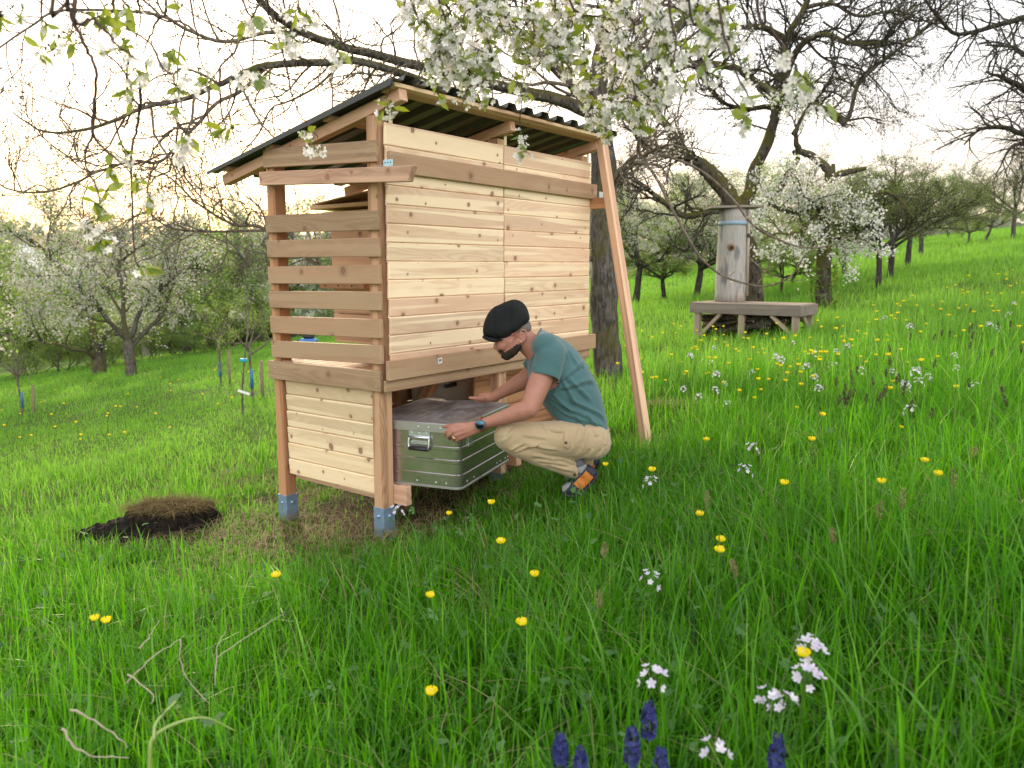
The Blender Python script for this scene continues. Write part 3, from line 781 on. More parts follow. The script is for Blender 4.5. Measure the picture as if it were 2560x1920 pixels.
c = mixc(nt, mth(nt, 'MULTIPLY', mrange(nt, n2, .5, .7), .7), c, (.62, .62, .66))
c = mixc(nt, mrange(nt, n3, .62, .75), c, (.66, .64, .63))
princ(nt, out, c, mth(nt, 'MULTIPLY_ADD', n1, .3, .35), .75, bump(nt, n2, .1, .001))
LID = m
ALUE = plain('alu_edge', (.42, .44, .43), .42, .9, .1, 30)
def rrect(x0, y0, x1, y1, r, k=6):
    P = []
    for cx, cy, a0 in ((x1-r, y1-r, 0), (x0+r, y1-r, 90), (x0+r, y0+r, 180), (x1-r, y0+r, 270)):
        for q in range(k+1):
            a = math.radians(a0+90*q/k); P.append((cx+r*math.cos(a), cy+r*math.sin(a)))
    return A(P)
def shell(mb, levels, cap=True, mi=0):
    """levels: (z, inset)"""
    rings = [np.c_[rrect(i_, i_, BW-i_, BD-i_, .05-min(i_, .03)), np.full(28, z)] for z, i_ in levels]
    n = 28; V = np.concatenate(rings); N = len(rings)
    i = np.arange(N-1)[:, None]*n; j = np.arange(n)[None]
    F = [np.stack([i+j, i+(j+1) % n, i+n+(j+1) % n, i+n+j], -1).reshape(-1, 4)]
    if cap: F += [np.arange(n)[::-1], (N-1)*n+np.arange(n)]
    mb.add(V, F, mi, smooth=False)
def cbody(mb):
    lv = [(.012, .004)]
    for z in (.075, .165, .245):
        lv += [(z-.010, .004), (z-.006, .0), (z+.012, .0), (z+.016, .004)]
    lv += [(BH, .004)]
    shell(mb, lv)
def cpart(name, fn, mats, parent=None):
    mb = MB(); fn(mb); return mb.build(name, mats, parent or cs, (0, 0, 0))
cb_ = cpart('body', cbody, ALU)
cpart('bottom_rim', lambda mb: shell(mb, [(0, 0), (0, -.004), (.008, -.004), (.012, .003)]), ALUE)
lid = cpart('lid', lambda mb: shell(mb, [(BH+.001, .0), (BH+.001, -.005), (BH+.05, -.005), (BH+.056, .0), (BH+.056, .012), (BH+.052, .014)]), [ALUE])
def lidtop(mb): shell(mb, [(BH+.045, .02), (BH+.0535, .0135), (BH+.0535, .016)])
cpart('lid_sheet', lidtop, LID, lid)
it = [((-.005, y, BH+.028), (-1, 0, 0)) for y in (.13, .21, .28, .5, .57)]+[((.004, y, .032), (-1, 0, 0)) for y in (.10, .17, .30, .5, .56)]
it += [((x, .004, .032), (0, -1, 0)) for x in (.1, .2, .57, .63, .72, .76)]+[((x, -.005, BH+.028), (0, -1, 0)) for x in (.22, .36, .62)]
small(cs, 'rivet', ZINCB, it, .0062)
def handle(mb):
    y0, y1 = .20, .345
    box(mb, (-.006, y0, BH-.035), (.003, y1, BH-.002), ch=.001)
    tube(mb, [(-.010, y0, BH-.038), (-.010, y1, BH-.038)], [.010, .010], 10)
    box(mb, (-.004, y0+.015, BH-.083), (.003, y1-.01, BH-.062), ch=.001)
    for y in (y0+.025, (y0+y1)/2, y1-.02):
        tube(mb, [(-.004, y, BH-.072), (-.008, y, BH-.072)], [.006, .004], 8)
        tube(mb, [(-.006, y, BH-.012), (-.010, y, BH-.012)], [.006, .004], 8)
hd = cpart('carry_handle', handle, ZINCB)
def grip(mb):
    y0, y1 = .20, .345
    tube(mb, smoothpath([(-.012, y0+.004, BH-.04), (-.016, y0+.003, BH-.075), (-.018, y0+.006, BH-.098), (-.019, y0+.022, BH-.108), (-.019, y1-.022, BH-.108), (-.018, y1-.006, BH-.098), (-.016, y1-.003, BH-.075), (-.012, y1-.004, BH-.04)], 3), .006, 8)
    tube(mb, [(-.019, y0+.008, BH-.107), (-.019, y1-.008, BH-.107)], [.0125, .0125], 10, 1)
cpart('grip', grip, [ZINCB, plain('grip_black', (.012, .012, .014), .45)], hd)
for xx in (.11, .66):
    def latch(mb):
        for dx in (0, .03): box(mb, (xx+dx, -.006, BH-.10), (xx+dx+.024, .003, BH-.03), ch=.001)
        tube(mb, [(xx+.005, -.014, BH-.02), (xx+.05, -.014, BH-.02)], [.010, .010], 8)
        box(mb, (xx+.008, -.017, BH-.03), (xx+.044, -.008, BH+.035), ch=.002)
        for dx in (.012, .042): tube(mb, [(xx+dx, -.006, BH-.085), (xx+dx, -.010, BH-.085)], [.005, .003], 8)
    cpart('latch', latch, ZINCB)
# ------------------------------------------------------------------ trees
def nrm(v): return v/np.maximum(np.linalg.norm(v, axis=-1, keepdims=True), 1e-9)
class Tree:
    def __init__(s, seed): s.r = np.random.default_rng(seed); s.poly = []; s.tips = []; s.far = []
    def add(s, pts, r0, r1, p=.8):
        pts = np.asarray(pts, float); t = np.linspace(0, 1, len(pts)); rad = r0+(r1-r0)*t**p
        s.poly.append((pts, rad)); return pts, rad
    def limb(s, pts, r0, r1, k=4, wob=.03):
        q = smoothpath(pts, k); n = len(q)
        q[1:-1] += s.r.normal(0, wob*r0*2, (n-2, 3))
        return s.add(q, r0, r1)
    def wig(s, p0, d, L, n, wob, trop, tropw):
        P = [np.asarray(p0, float)]; d = unit(d); st = L/n
        for _ in range(n):
            d = unit(d+s.r.normal(0, wob, 3)+A(trop)*tropw); P.append(P[-1]+d*st)
        return A(P)
    def sprout(s, pts, rad, lv, i=0, t0=.15):
        """grow side shoots of level i from a parent polyline"""
        c = lv[i]; n = len(pts)
        seg = np.linalg.norm(np.diff(pts, axis=0), axis=1); cum = np.concatenate([[0], np.cumsum(seg)]); tot = cum[-1]
        cnt = int(max(1, round(c['n']*tot))) if c.get('per_m') else c['n']
        for k in range(cnt):
            t = (t0+(1-t0)*(k+s.r.random())/cnt)*tot
            j = min(int(np.searchsorted(cum, t)), n-1); j = max(j, 1)
            f = (t-cum[j-1])/max(seg[j-1], 1e-9); p = pts[j-1]+(pts[j]-pts[j-1])*f
            pr = rad[j-1]+(rad[j]-rad[j-1])*f
            tg = unit(pts[j]-pts[j-1]); a = unit(np.cross(tg, s.r.normal(0, 1, 3)))
            an = c['ang']*s.r.uniform(.6, 1.3)
            d = unit(tg*math.cos(an)+a*math.sin(an)+A(c.get('bias', (0, 0, .15))))
            L = c['L']*s.r.uniform(.55, 1.3)*(1-.35*t/tot)
            r0 = min(pr*.75, c['r'])*s.r.uniform(.8, 1.1)
            q = s.wig(p, d, L, c['seg'], c['wob'], c.get('trop', (0, 0, 1)), c.get('tw', .08))
            s.add(q, r0, max(r0*.28, .0014 if c.get('fine') else .002), 1.)
            if i+1 < len(lv): s.sprout(q, np.linspace(r0, r0*.3, len(q)), lv, i+1, .2)
            if c.get('tip'): s.tips.append(q)
    def tip_points(s, n, spread, lo=.25):
        """n foliage points along the tip twigs"""
        k = s.r.integers(0, len(s.tips), n); P = np.empty((n, 3))
        by = {}
        for i_, q in enumerate(s.tips): by.setdefault(len(q), []).append(i_)
        T = s.r.uniform(lo, 1, n)
        for ln, ids in by.items():
            arr = np.stack([s.tips[i_] for i_ in ids]); pos = {i_: j for j, i_ in enumerate(ids)}
            sel = np.where([kk in pos for kk in k])[0]
            jj = np.array([pos[k[q]] for q in sel], int) if len(sel) else np.zeros(0, int)
            f = T[sel]*(ln-1); a = np.minimum(f.astype(int), ln-2); f = (f-a)[:, None]
            P[sel] = arr[jj, a]*(1-f)+arr[jj, a+1]*f
        return P+s.r.normal(0, spread, (n, 3))
    def build(s, name, m, parent, org=None, twig=None, split=.03):
        if twig is not None:
            al = s.poly; s.poly = [q for q in al if q[1][0] < split]
            if s.poly: s.build('crown', twig, parent, org)
            s.poly = [q for q in al if q[1][0] >= split]; o = s.build(name, m, parent, org); s.poly = al; return o
        mb = MB(); by = {}
        for p, r in s.poly:
            ns = 12 if r[0] > .09 else 8 if r[0] > .03 else 5 if r[0] > .010 else 3
            by.setdefault((len(p), ns), []).append((p, r))
        for (n, ns), l in by.items():
            P = np.stack([a for a, _ in l]); R = np.stack([b for _, b in l]); B = len(l)
            t = np.gradient(P, axis=1); t = nrm(t)
            m_ = nrm(t.mean(1)); ref = np.where((abs(m_[:, 2]) < .8)[:, None], A([[0, 0, 1.]]), A([[1., 0, 0]]))
            a = nrm(ref[:, None]-(t*ref[:, None]).sum(-1, keepdims=True)*t); b = np.cross(t, a)
            th = np.arange(ns)*2*PI/ns
            rr = R[..., None]
            if ns >= 8: rr = rr*(1+.07*np.sin(3*th+P[:, :, 2:3]*5)+.05*np.sin(2*th-P[:, :, 2:3]*9))
            V = P[:, :, None]+rr[..., None]*(np.cos(th)[:, None]*a[:, :, None]+np.sin(th)[:, None]*b[:, :, None])
            i = np.arange(n-1)[:, None]*ns; j = np.arange(ns)[None]; jn = (j+1) % ns
            F = np.stack([i+j, i+jn, i+ns+jn, i+ns+j], -1).reshape(-1, 4)
            F = (np.arange(B)[:, None, None]*(n*ns)+F[None]).reshape(-1, 4)
            mb.add(V.reshape(-1, 3), F)
        return mb.build(name, m, parent, org)
def quads(mb, P, size, rnd, r, aspect=.55, mi=0, up=.3, curl=.25):
    """one bent leaf-shaped quad pair per point"""
    n = len(P); nn = nrm(r.normal(0, 1, (n, 3))+A([0, 0, up])); u = nrm(np.cross(nn, r.normal(0, 1, (n, 3)))); v = np.cross(nn, u)
    s = np.broadcast_to(size, (n,))[:, None]
    V = np.stack([P-u*s*.5, P+v*s*aspect*.5+nn*s*curl*.3, P+u*s*.5, P-v*s*aspect*.5+nn*s*curl*.3], 1)
    mb.add(V.reshape(-1, 3), np.arange(n*4).reshape(n, 4), mi, rnd=np.repeat(rnd, 4), tt=1., smooth=False)
def flowers5(mb, P, N, size, rnd, r, mi=0, cup=.3, centre=None):
    n = len(P); N = nrm(N); u = nrm(np.cross(N, r.normal(0, 1, (n, 3)))); v = np.cross(N, u); s = np.broadcast_to(size, (n,))[:, None]
    for k in range(5):
        a = k*2*PI/5; d = u*math.cos(a)+v*math.sin(a); e = -u*math.sin(a)+v*math.cos(a)
        c2 = cup*r.uniform(.6, 1.4, (n, 1))
        V = np.stack([P, P+s*(.55*d+.37*e+N*c2*.5), P+s*(.98*d+.20*e+N*c2), P+s*(.98*d-.20*e+N*c2), P+s*(.55*d-.37*e+N*c2*.5)], 1)
        mb.add(V.reshape(-1, 3), np.arange(n*5).reshape(n, 5), mi, rnd=np.repeat(rnd, 5), tt=1., smooth=False)
    if centre is not None:
        V = np.stack([P+N*s*.12+(u*math.cos(q*PI/2)+v*math.sin(q*PI/2))*s*.16 for q in range(4)], 1)
        mb.add(V.reshape(-1, 3), np.arange(n*4).reshape(n, 4), centre, rnd=np.repeat(rnd, 4), tt=1., smooth=False)
def leaves(mb, P, D, size, rnd, r, mi=0, w=.42):
    """full leaves with a fold, blade along D"""
    n = len(P); D = nrm(D); sv = nrm(np.cross(D, r.normal(0, 1, (n, 3)))); nn = np.cross(sv, D); s = np.broadcast_to(size, (n,))[:, None]
    ww = w*r.uniform(.75, 1.15, (n, 1)); fo = r.uniform(.1, .5, (n, 1)); dr = r.uniform(-.05, .35, (n, 1))
    pt = lambda t, k: P+s*(D*t+sv*ww*k+nn*fo*abs(k)*ww*1.2-nn*dr*t*t)
    V = np.stack([pt(0, 0), pt(.3, .42), pt(.62, .44), pt(1, 0), pt(.62, -.44), pt(.3, -.42), pt(.3, 0), pt(.62, 0)], 1)
    b = np.arange(n)[:, None]*8
    tri = np.concatenate([b+A([[0, 6, 1]]), b+A([[2, 7, 3]]), b+A([[0, 5, 6]]), b+A([[4, 3, 7]])]); qd = np.concatenate([b+A([[1, 6, 7, 2]]), b+A([[6, 5, 4, 7]])])
    mb.add(V.reshape(-1, 3), [tri, qd], mi, rnd=np.repeat(rnd, 8), tt=1.)
BARK = barkmat('bark_cherry', (.042, .038, .036), (.15, .135, .12), moss=.75, lich=.3)
BARKM = barkmat('bark_mossy', (.030, .026, .022), (.12, .10, .08), moss=1., mossc=(.10, .095, .02), lich=.35)
BARKD = barkmat('bark_dark', (.022, .020, .022), (.075, .068, .064), moss=.4, lich=.2)
BARKT = barkmat('bark_twig', (.10, .08, .068), (.235, .195, .16), moss=.25, lich=.4)
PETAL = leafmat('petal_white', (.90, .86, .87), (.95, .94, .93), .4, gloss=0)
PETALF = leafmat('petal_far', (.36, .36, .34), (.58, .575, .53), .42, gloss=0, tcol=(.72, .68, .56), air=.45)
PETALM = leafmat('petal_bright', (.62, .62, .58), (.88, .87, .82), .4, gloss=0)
STAM = leafmat('flower_centre', (.45, .42, .10), (.55, .5, .2), .2, gloss=0)
LEAFY = leafmat('cherry_leaf', (.10, .19, .02), (.24, .30, .05), .55, gloss=.05, tcol=(.42, .48, .03))
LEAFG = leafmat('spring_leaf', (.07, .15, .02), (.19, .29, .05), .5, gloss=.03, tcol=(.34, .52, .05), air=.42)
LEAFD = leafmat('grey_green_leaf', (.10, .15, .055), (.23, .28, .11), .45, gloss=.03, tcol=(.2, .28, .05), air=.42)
BUD = leafmat('bud', (.07, .075, .05), (.20, .20, .15), .3, gloss=0)
def foliage(name, m, parent, fn, org=None):
    mb = MB(); fn(mb); return mb.build(name, m, parent, org)
LV = dict
# ---- the bare tree behind the shelter with limbs reaching left over the roof
def tree_behind():
    T = Tree(21); b = hit(*Ov(1312, 822)); d0 = b[1]
    root = thing('tree', 'big grey-barked tree right behind the shelter, bare limbs reaching over its roof', 'tree', b)
    px = lambda pts: [at(x, y, d) for x, y, d in pts]
    ov = lambda pts: [at(x*1.15733, y*1.15733, d) for x, y, d in pts]
    tr = [b-A([0, 0, .1])]+ov([(1311, 760, d0), (1305, 640, d0), (1303, 520, d0), (1305, 420, d0), (1300, 330, d0), (1292, 250, d0), (1290, 170, d0)])
    T.limb(tr, .175, .135, 4, .01)
    T.limb([b+A([.0, 0, -.08]), b+A([0, 0, .12])], .25, .17, 3)
    S = tr
    main = []
    z1 = lambda pts: [at(*Z1(x, y), d) for x, y, d in pts]
    zr = lambda pts: [at(*Rr(x, y), d) for x, y, d in pts]
    # long limbs to the left
    main.append(T.limb([S[-2]]+ov([(1210, 215, d0-.1), (1100, 190, d0-.3), (1000, 165, d0-.5)])+z1([(2212, 335, d0-.9), (1950, 272, d0-1.3), (1700, 190, d0-1.7), (1530, 90, d0-2.), (1420, -20, d0-2.2)]), .080, .028))
    main.append(T.limb([S[-3]]+ov([(1200, 290, d0-.3), (1080, 250, d0-.6), (990, 205, d0-.8)])+z1([(2050, 350, d0-1.4), (1800, 345, d0-1.8), (1480, 362, d0-2.2), (1290, 430, d0-2.5), (1040, 540, d0-2.7), (800, 600, d0-2.8), (520, 705, d0-3.), (250, 730, d0-3.1), (70, 620, d0-3.2)]), .062, .004))
    main.append(T.limb(z1([(1700, 190, d0-1.7), (1480, 180, d0-2.), (1250, 232, d0-2.2), (1050, 172, d0-2.4), (900, 92, d0-2.5), (700, 62, d0-2.6), (330, 60, d0-2.8), (180, 140, d0-2.9), (-40, 290, d0-3.1)]), .022, .007))
    main.append(T.limb(z1([(1480, 362, d0-2.2), (1340, 500, d0-2.3), (1200, 570, d0-2.4), (1090, 690, d0-2.5), (960, 830, d0-2.6), (870, 900, d0-2.7), (740, 890, d0-2.8), (540, 950, d0-2.9), (420, 1010, d0-3.), (230, 1065, d0-3.), (60, 1050, d0-3.1), (-30, 1000, d0-3.1)]), .020, .006))
    main.append(T.limb(z1([(1870, 370, d0-1.6), (1750, 480, d0-1.7), (1600, 560, d0-1.8), (1500, 600, d0-1.9), (1430, 740, d0-2.), (1330, 860, d0-2.1), (1240, 990, d0-2.2), (1290, 1100, d0-2.2)]), .014, .004))
    main.append(T.limb(ov([(1296, 560, d0), (1080, 560, d0-.2), (850, 600, d0-.3), (720, 590, d0-.4)])+z1([(1480, 1270, d0-.6), (1290, 1240, d0-.8), (1100, 1130, d0-.9), (950, 990, d0-1.), (830, 930, d0-1.1)]), .034, .006))
    main.append(T.limb(z1([(1480, 1275, d0-.6), (1090, 1280, d0-.9), (920, 1250, d0-1.), (800, 1180, d0-1.1), (600, 1280, d0-1.2)]), .016, .005))
    main.append(T.limb(z1([(1480, 1410, d0-.6), (1330, 1370, d0-.8), (1100, 1290, d0-.9), (980, 1270, d0-1.)]), .010, .004))
    # limbs up and right
    main.append(T.limb([S[-1]]+ov([(1310, 80, d0), (1330, 0, d0-.1), (1340, -120, d0-.2)]), .12, .05))
    main.append(T.limb([S[-2]]+ov([(1345, 190, d0-.2), (1420, 110, d0-.3), (1500, 20, d0-.4), (1570, -80, d0-.5)]), .085, .03))
    main.append(T.limb([S[-2]]+ov([(1230, 180, d0-.1), (1150, 100, d0-.2), (1080, 20, d0-.4), (1000, -60, d0-.6)]), .08, .02))
    main.append(T.limb([S[-4]]+ov([(1350, 360, d0-.3), (1400, 330, d0-.6)])+zr([(240, 800, d0-1.)]), .05, .012))
    # long drooping shoots hanging in front of the log hive
    main.append(T.limb([S[-4]]+zr([(80, 850, d0-.5), (400, 930, d0-.9), (600, 1100, d0-1.2), (720, 1250, d0-1.4), (950, 1360, d0-1.6), (1130, 1360, d0-1.7), (1260, 1290, d0-1.8)]), .02, .006))
    main.append(T.limb([S[-4]]+zr([(100, 900, d0-.5), (280, 1180, d0-.9), (400, 1390, d0-1.1), (520, 1510, d0-1.3), (680, 1570, d0-1.5), (800, 1580, d0-1.6), (920, 1530, d0-1.7), (1000, 1410, d0-1.8)]), .02, .006))
    main.append(T.limb(zr([(740, 1572, d0-1.55), (800, 1470, d0-1.6), (810, 1390, d0-1.65)]), .008, .004))
    main.append(T.limb(zr([(690, 1420, d0-1.2), (780, 1500, d0-1.3), (900, 1550, d0-1.4), (1000, 1548, d0-1.4)]), .008, .004))
    main = [m for m in main if m]
    tw = [LV(n=8.5, per_m=1, ang=.95, L=1.15, r=.012, seg=9, wob=.26, trop=(0, 0, -1), tw=.04, bias=(0, 0, .0)), LV(n=8, per_m=1, ang=.8, L=.45, r=.0065, seg=6, wob=.28, tw=.13), LV(n=3, ang=.7, L=.13, r=.0055, seg=4, wob=.22, tip=1)]
    for m_ in main[:8]: T.sprout(*m_, tw, 0, .22)
    tw2 = [LV(n=9, per_m=1, ang=.95, L=1.25, r=.024, seg=8, wob=.22, tw=.0), LV(n=9, per_m=1, ang=.8, L=.5, r=.010, seg=6, wob=.26, tw=.04), LV(n=4, ang=.7, L=.17, r=.006, seg=4, wob=.22, tip=1)]
    n8 = len(T.tips)
    for m_ in main[8:12]: T.sprout(*m_, tw2, 0, .1)
    for m_ in main[12:]: T.sprout(*m_, [LV(n=1.2, per_m=1, ang=.7, L=.16, r=.004, seg=4, wob=.2, tw=.2, tip=1)], 0, .4)
    T.build('trunk', BARK, root, None, BARKT, .055)
    r = T.r; n = 7000
    foliage('buds', BUD, root, lambda mb: quads(mb, T.tip_points(n, .008, .3), r.uniform(.014, .032, n), r.random(n), r))
    T.tips = T.tips[n8:]; n2 = 4200
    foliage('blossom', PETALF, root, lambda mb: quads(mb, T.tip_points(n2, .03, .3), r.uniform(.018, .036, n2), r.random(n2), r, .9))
    return root
# ---- the old tree with the log hive in front of it
def hive_tree():
    T = Tree(5); b = hit(*R2(905, 1010)); d0 = b[1]+.75
    b = at(*R2(900, 985), d0); b[2] = float(ground(b[0], b[1]))
    root = thing('tree', 'old gnarled tree with mossy forked limbs behind the bench', 'tree', b)
    zr = lambda pts: [at(*Rr(x, y), d) for x, y, d in pts]
    tr = [b+A([0, 0, -.1])]+zr([(720, 1640, d0), (700, 1450, d0), (655, 1290, d0), (625, 1180, d0)])
    T.limb(tr, .185, .18, 4, .01)
    main = []
    main.append(T.limb([tr[-1]]+zr([(575, 1080, d0), (500, 985, d0), (430, 910, d0), (330, 855, d0-.2), (200, 830, d0-.4), (90, 760, d0-.6), (40, 660, d0-.7), (60, 540, d0-.8)]), .20, .05))
    main.append(T.limb(zr([(370, 900, d0-.1), (300, 800, d0), (240, 700, d0+.1), (170, 620, d0+.1), (150, 480, d0+.2), (230, 330, d0+.3)]), .12, .03))
    main.append(T.limb([tr[-1]]+zr([(685, 1080, d0+.1), (720, 950, d0+.1), (785, 800, d0+.1), (840, 620, d0+.1), (865, 430, d0), (900, 220, d0), (1000, 40, d0-.1), (1060, -120, d0-.2)]), .15, .045))
    main.append(T.limb([tr[-2]]+zr([(770, 1150, d0-.1), (855, 1050, d0-.2), (920, 950, d0-.2), (965, 872, d0-.2)]), .10, .05))
    main.append(T.limb([tr[-1]]+zr([(500, 1165, d0-.3), (350, 1195, d0-.5), (260, 1150, d0-.6), (110, 1030, d0-.8), (0, 970, d0-.9), (-80, 1000, d0-1.)]), .075, .03))
    main.append(T.limb(zr([(150, 480, d0+.2), (300, 380, d0-.3), (420, 352, d0-.6), (620, 380, d0-.8), (750, 470, d0-1.), (900, 545, d0-1.1), (1010, 570, d0-1.2), (1130, 620, d0-1.3), (1225, 680, d0-1.4)]), .07, .065))
    main.append(T.limb(zr([(1225, 672, d0-1.4), (1255, 610, d0-1.45), (1290, 480, d0-1.5), (1400, 360, d0-1.6), (1560, 240, d0-1.7), (1700, 120, d0-1.8), (1840, -30, d0-1.9)]), .045, .018))
    main.append(T.limb(zr([(855, 560, d0), (930, 330, d0-.2), (1010, 225, d0-.4), (1120, 190, d0-.6), (1250, 240, d0-.8), (1430, 232, d0-1.), (1500, 130, d0-1.1), (1620, 10, d0-1.2)]), .075, .02))
    main.append(T.limb(zr([(845, 600, d0+.1), (770, 590, d0+.3), (680, 600, d0+.5), (540, 560, d0+.6), (420, 420, d0+.7), (330, 250, d0+.8)]), .06, .02))
    main.append(T.limb(zr([(900, 220, d0), (760, 150, d0-.2), (600, 150, d0-.4), (440, 80, d0-.6), (300, -60, d0-.8)]), .07, .02))
    main.append(T.limb(zr([(940, 740, d0-.1), (960, 700, d0), (1000, 620, d0+.1), (1060, 560, d0+.2), (1150, 420, d0+.3), (1200, 250, d0+.4)]), .05, .015))
    main.append(T.limb(zr([(1010, 40, d0-.1), (1150, 20, d0-.2), (1300, 90, d0-.3), (1500, 60, d0-.4), (1700, 130, d0-.5)]), .045, .012))
    main.append(T.limb(zr([(1010, 225, d0-.4), (1120, 330, d0-.3), (1300, 380, d0-.2), (1420, 480, d0-.1), (1520, 620, d0)]), .03, .006))
    main.append(T.limb(zr([(1100, 120, d0-.4), (1300, 250, d0-.4), (1480, 400, d0-.4), (1580, 560, d0-.4)]), .02, .005))
    tw = [LV(n=6.5, per_m=1, ang=.95, L=1.25, r=.026, seg=8, wob=.2, tw=.0, bias=(0, 0, .05)), LV(n=8.5, per_m=1, ang=.8, L=.5, r=.011, seg=6, wob=.24, tw=-.02), LV(n=5, ang=.8, L=.17, r=.0065, seg=4, wob=.22, tip=1)]
    for k, m_ in enumerate(main):
        if k in (3,): continue
        T.sprout(*m_, tw, 0, .38 if k < 3 else .18)
    T.build('trunk', BARKM, root, None, BARKD, .028)
    r = T.r; n = 14000
    foliage('buds', leafmat('dark_bud', (.03, .035, .02), (.10, .10, .07), .25, gloss=0), root, lambda mb: quads(mb, T.tip_points(n, .015, .2), r.uniform(.02, .042, n), r.random(n), r))
    n2 = 1500
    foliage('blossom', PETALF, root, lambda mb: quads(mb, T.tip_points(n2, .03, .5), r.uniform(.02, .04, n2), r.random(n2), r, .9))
    return root
# ---- mossy broken tree with a cloud of white blossom
def blossom_cloud(mb, T, P, r, size=(.022, .036), per=7, spread=.07):
    k = len(P); C = np.repeat(P, per, 0)+r.normal(0, spread, (k*per, 3)); n = len(C)
    quads(mb, C, r.uniform(*size, n), r.random(n), r, .95, up=.1)
def mossy_tree():
    T = Tree(9); b = hit(*Ov(1781, 672)); d0 = b[1]
    root = thing('tree', 'broken mossy trunk with snapped top and a cloud of white blossom', 'tree', b)
    zr = lambda pts: [at(*Rr(x, y), d) for x, y, d in pts]
    tr = [b+A([0, 0, -.1])]+zr([(1104, 1520, d0), (1105, 1350, d0), (1095, 1200, d0), (1130, 1060, d0), (1140, 985, d0)])
    T.limb(tr, .135, .10, 4, .01)
    main = []
    T.limb([tr[-1]]+zr([(1120, 930, d0), (1040, 860, d0), (975, 838, d0), (935, 845, d0)]), .085, .045)
    main.append(T.limb(zr([(975, 840, d0), (950, 780, d0-.1), (960, 700, d0-.2), (1000, 620, d0-.3)]), .06, .02))
    T.limb([tr[-1]]+zr([(1190, 965, d0), (1270, 945, d0), (1338, 930, d0)]), .085, .03)
    T.limb([tr[-1]]+zr([(1155, 950, d0), (1158, 905, d0)]), .06, .03)
    main.append(T.limb([tr[-2]]+zr([(1180, 1230, d0-.2), (1260, 1185, d0-.3), (1370, 1090, d0-.4), (1450, 1062, d0-.4), (1540, 1120, d0-.5), (1600, 1200, d0-.6)]), .07, .012))
    main.append(T.limb([tr[-2]]+zr([(1010, 1160, d0-.3), (900, 1170, d0-.5), (830, 1140, d0-.6), (740, 1110, d0-.6)]), .06, .015))
    main.append(T.limb([tr[2]]+zr([(1180, 1320, d0-.5), (1260, 1310, d0-.9), (1340, 1330, d0-1.1)]), .04, .01))
    main.append(T.limb([tr[3]]+zr([(1060, 1130, d0-.6), (1000, 1090, d0-.9), (960, 1040, d0-1.)]), .045, .01))
    main.append(T.limb([tr[3]]+zr([(1180, 1140, d0-.5), (1240, 1080, d0-.7), (1290, 1050, d0-.8)]), .045, .01))
    main.append(T.limb([tr[3]]+zr([(1000, 1260, d0-.5), (930, 1290, d0-.9), (850, 1290, d0-1.1), (760, 1330, d0-1.2)]), .04, .01))
    tw = [LV(n=6, per_m=1, ang=.9, L=.75, r=.014, seg=6, wob=.22, tw=-.02), LV(n=7, per_m=1, ang=.8, L=.32, r=.006, seg=4, wob=.25, tip=1)]
    for k, m_ in enumerate(main):
        if k != 1: T.sprout(*m_, tw, 0, .2)
    tips = list(T.tips); T.sprout(*main[1], tw, 0, .3); T.tips = tips
    T.build('trunk', BARKM, root, None, BARKD, .028)
    r = T.r
    foliage('blossom', PETALM, root, lambda mb: blossom_cloud(mb, T, T.tip_points(620, .02, .3), r, (.03, .05), 11, .055))
    n = 2200; foliage('leaves', LEAFG, root, lambda mb: quads(mb, T.tip_points(n, .07, .3), r.uniform(.03, .06, n), r.random(n), r))
    # ivy and young leaves climbing the trunk
    n = 420; t = r.uniform(0, .55, n); an = r.uniform(0, 6.28, n); P = A([b+(tr[2]-b)*tt*1.3 for tt in t]); P[:, 0] += np.cos(an)*.21; P[:, 1] += np.sin(an)*.21; P[:, 2] += r.normal(0, .04, n)
    foliage('ivy', LEAFG, root, lambda mb: quads(mb, P, r.uniform(.04, .075, n), r.random(n), r, .8))
    return root
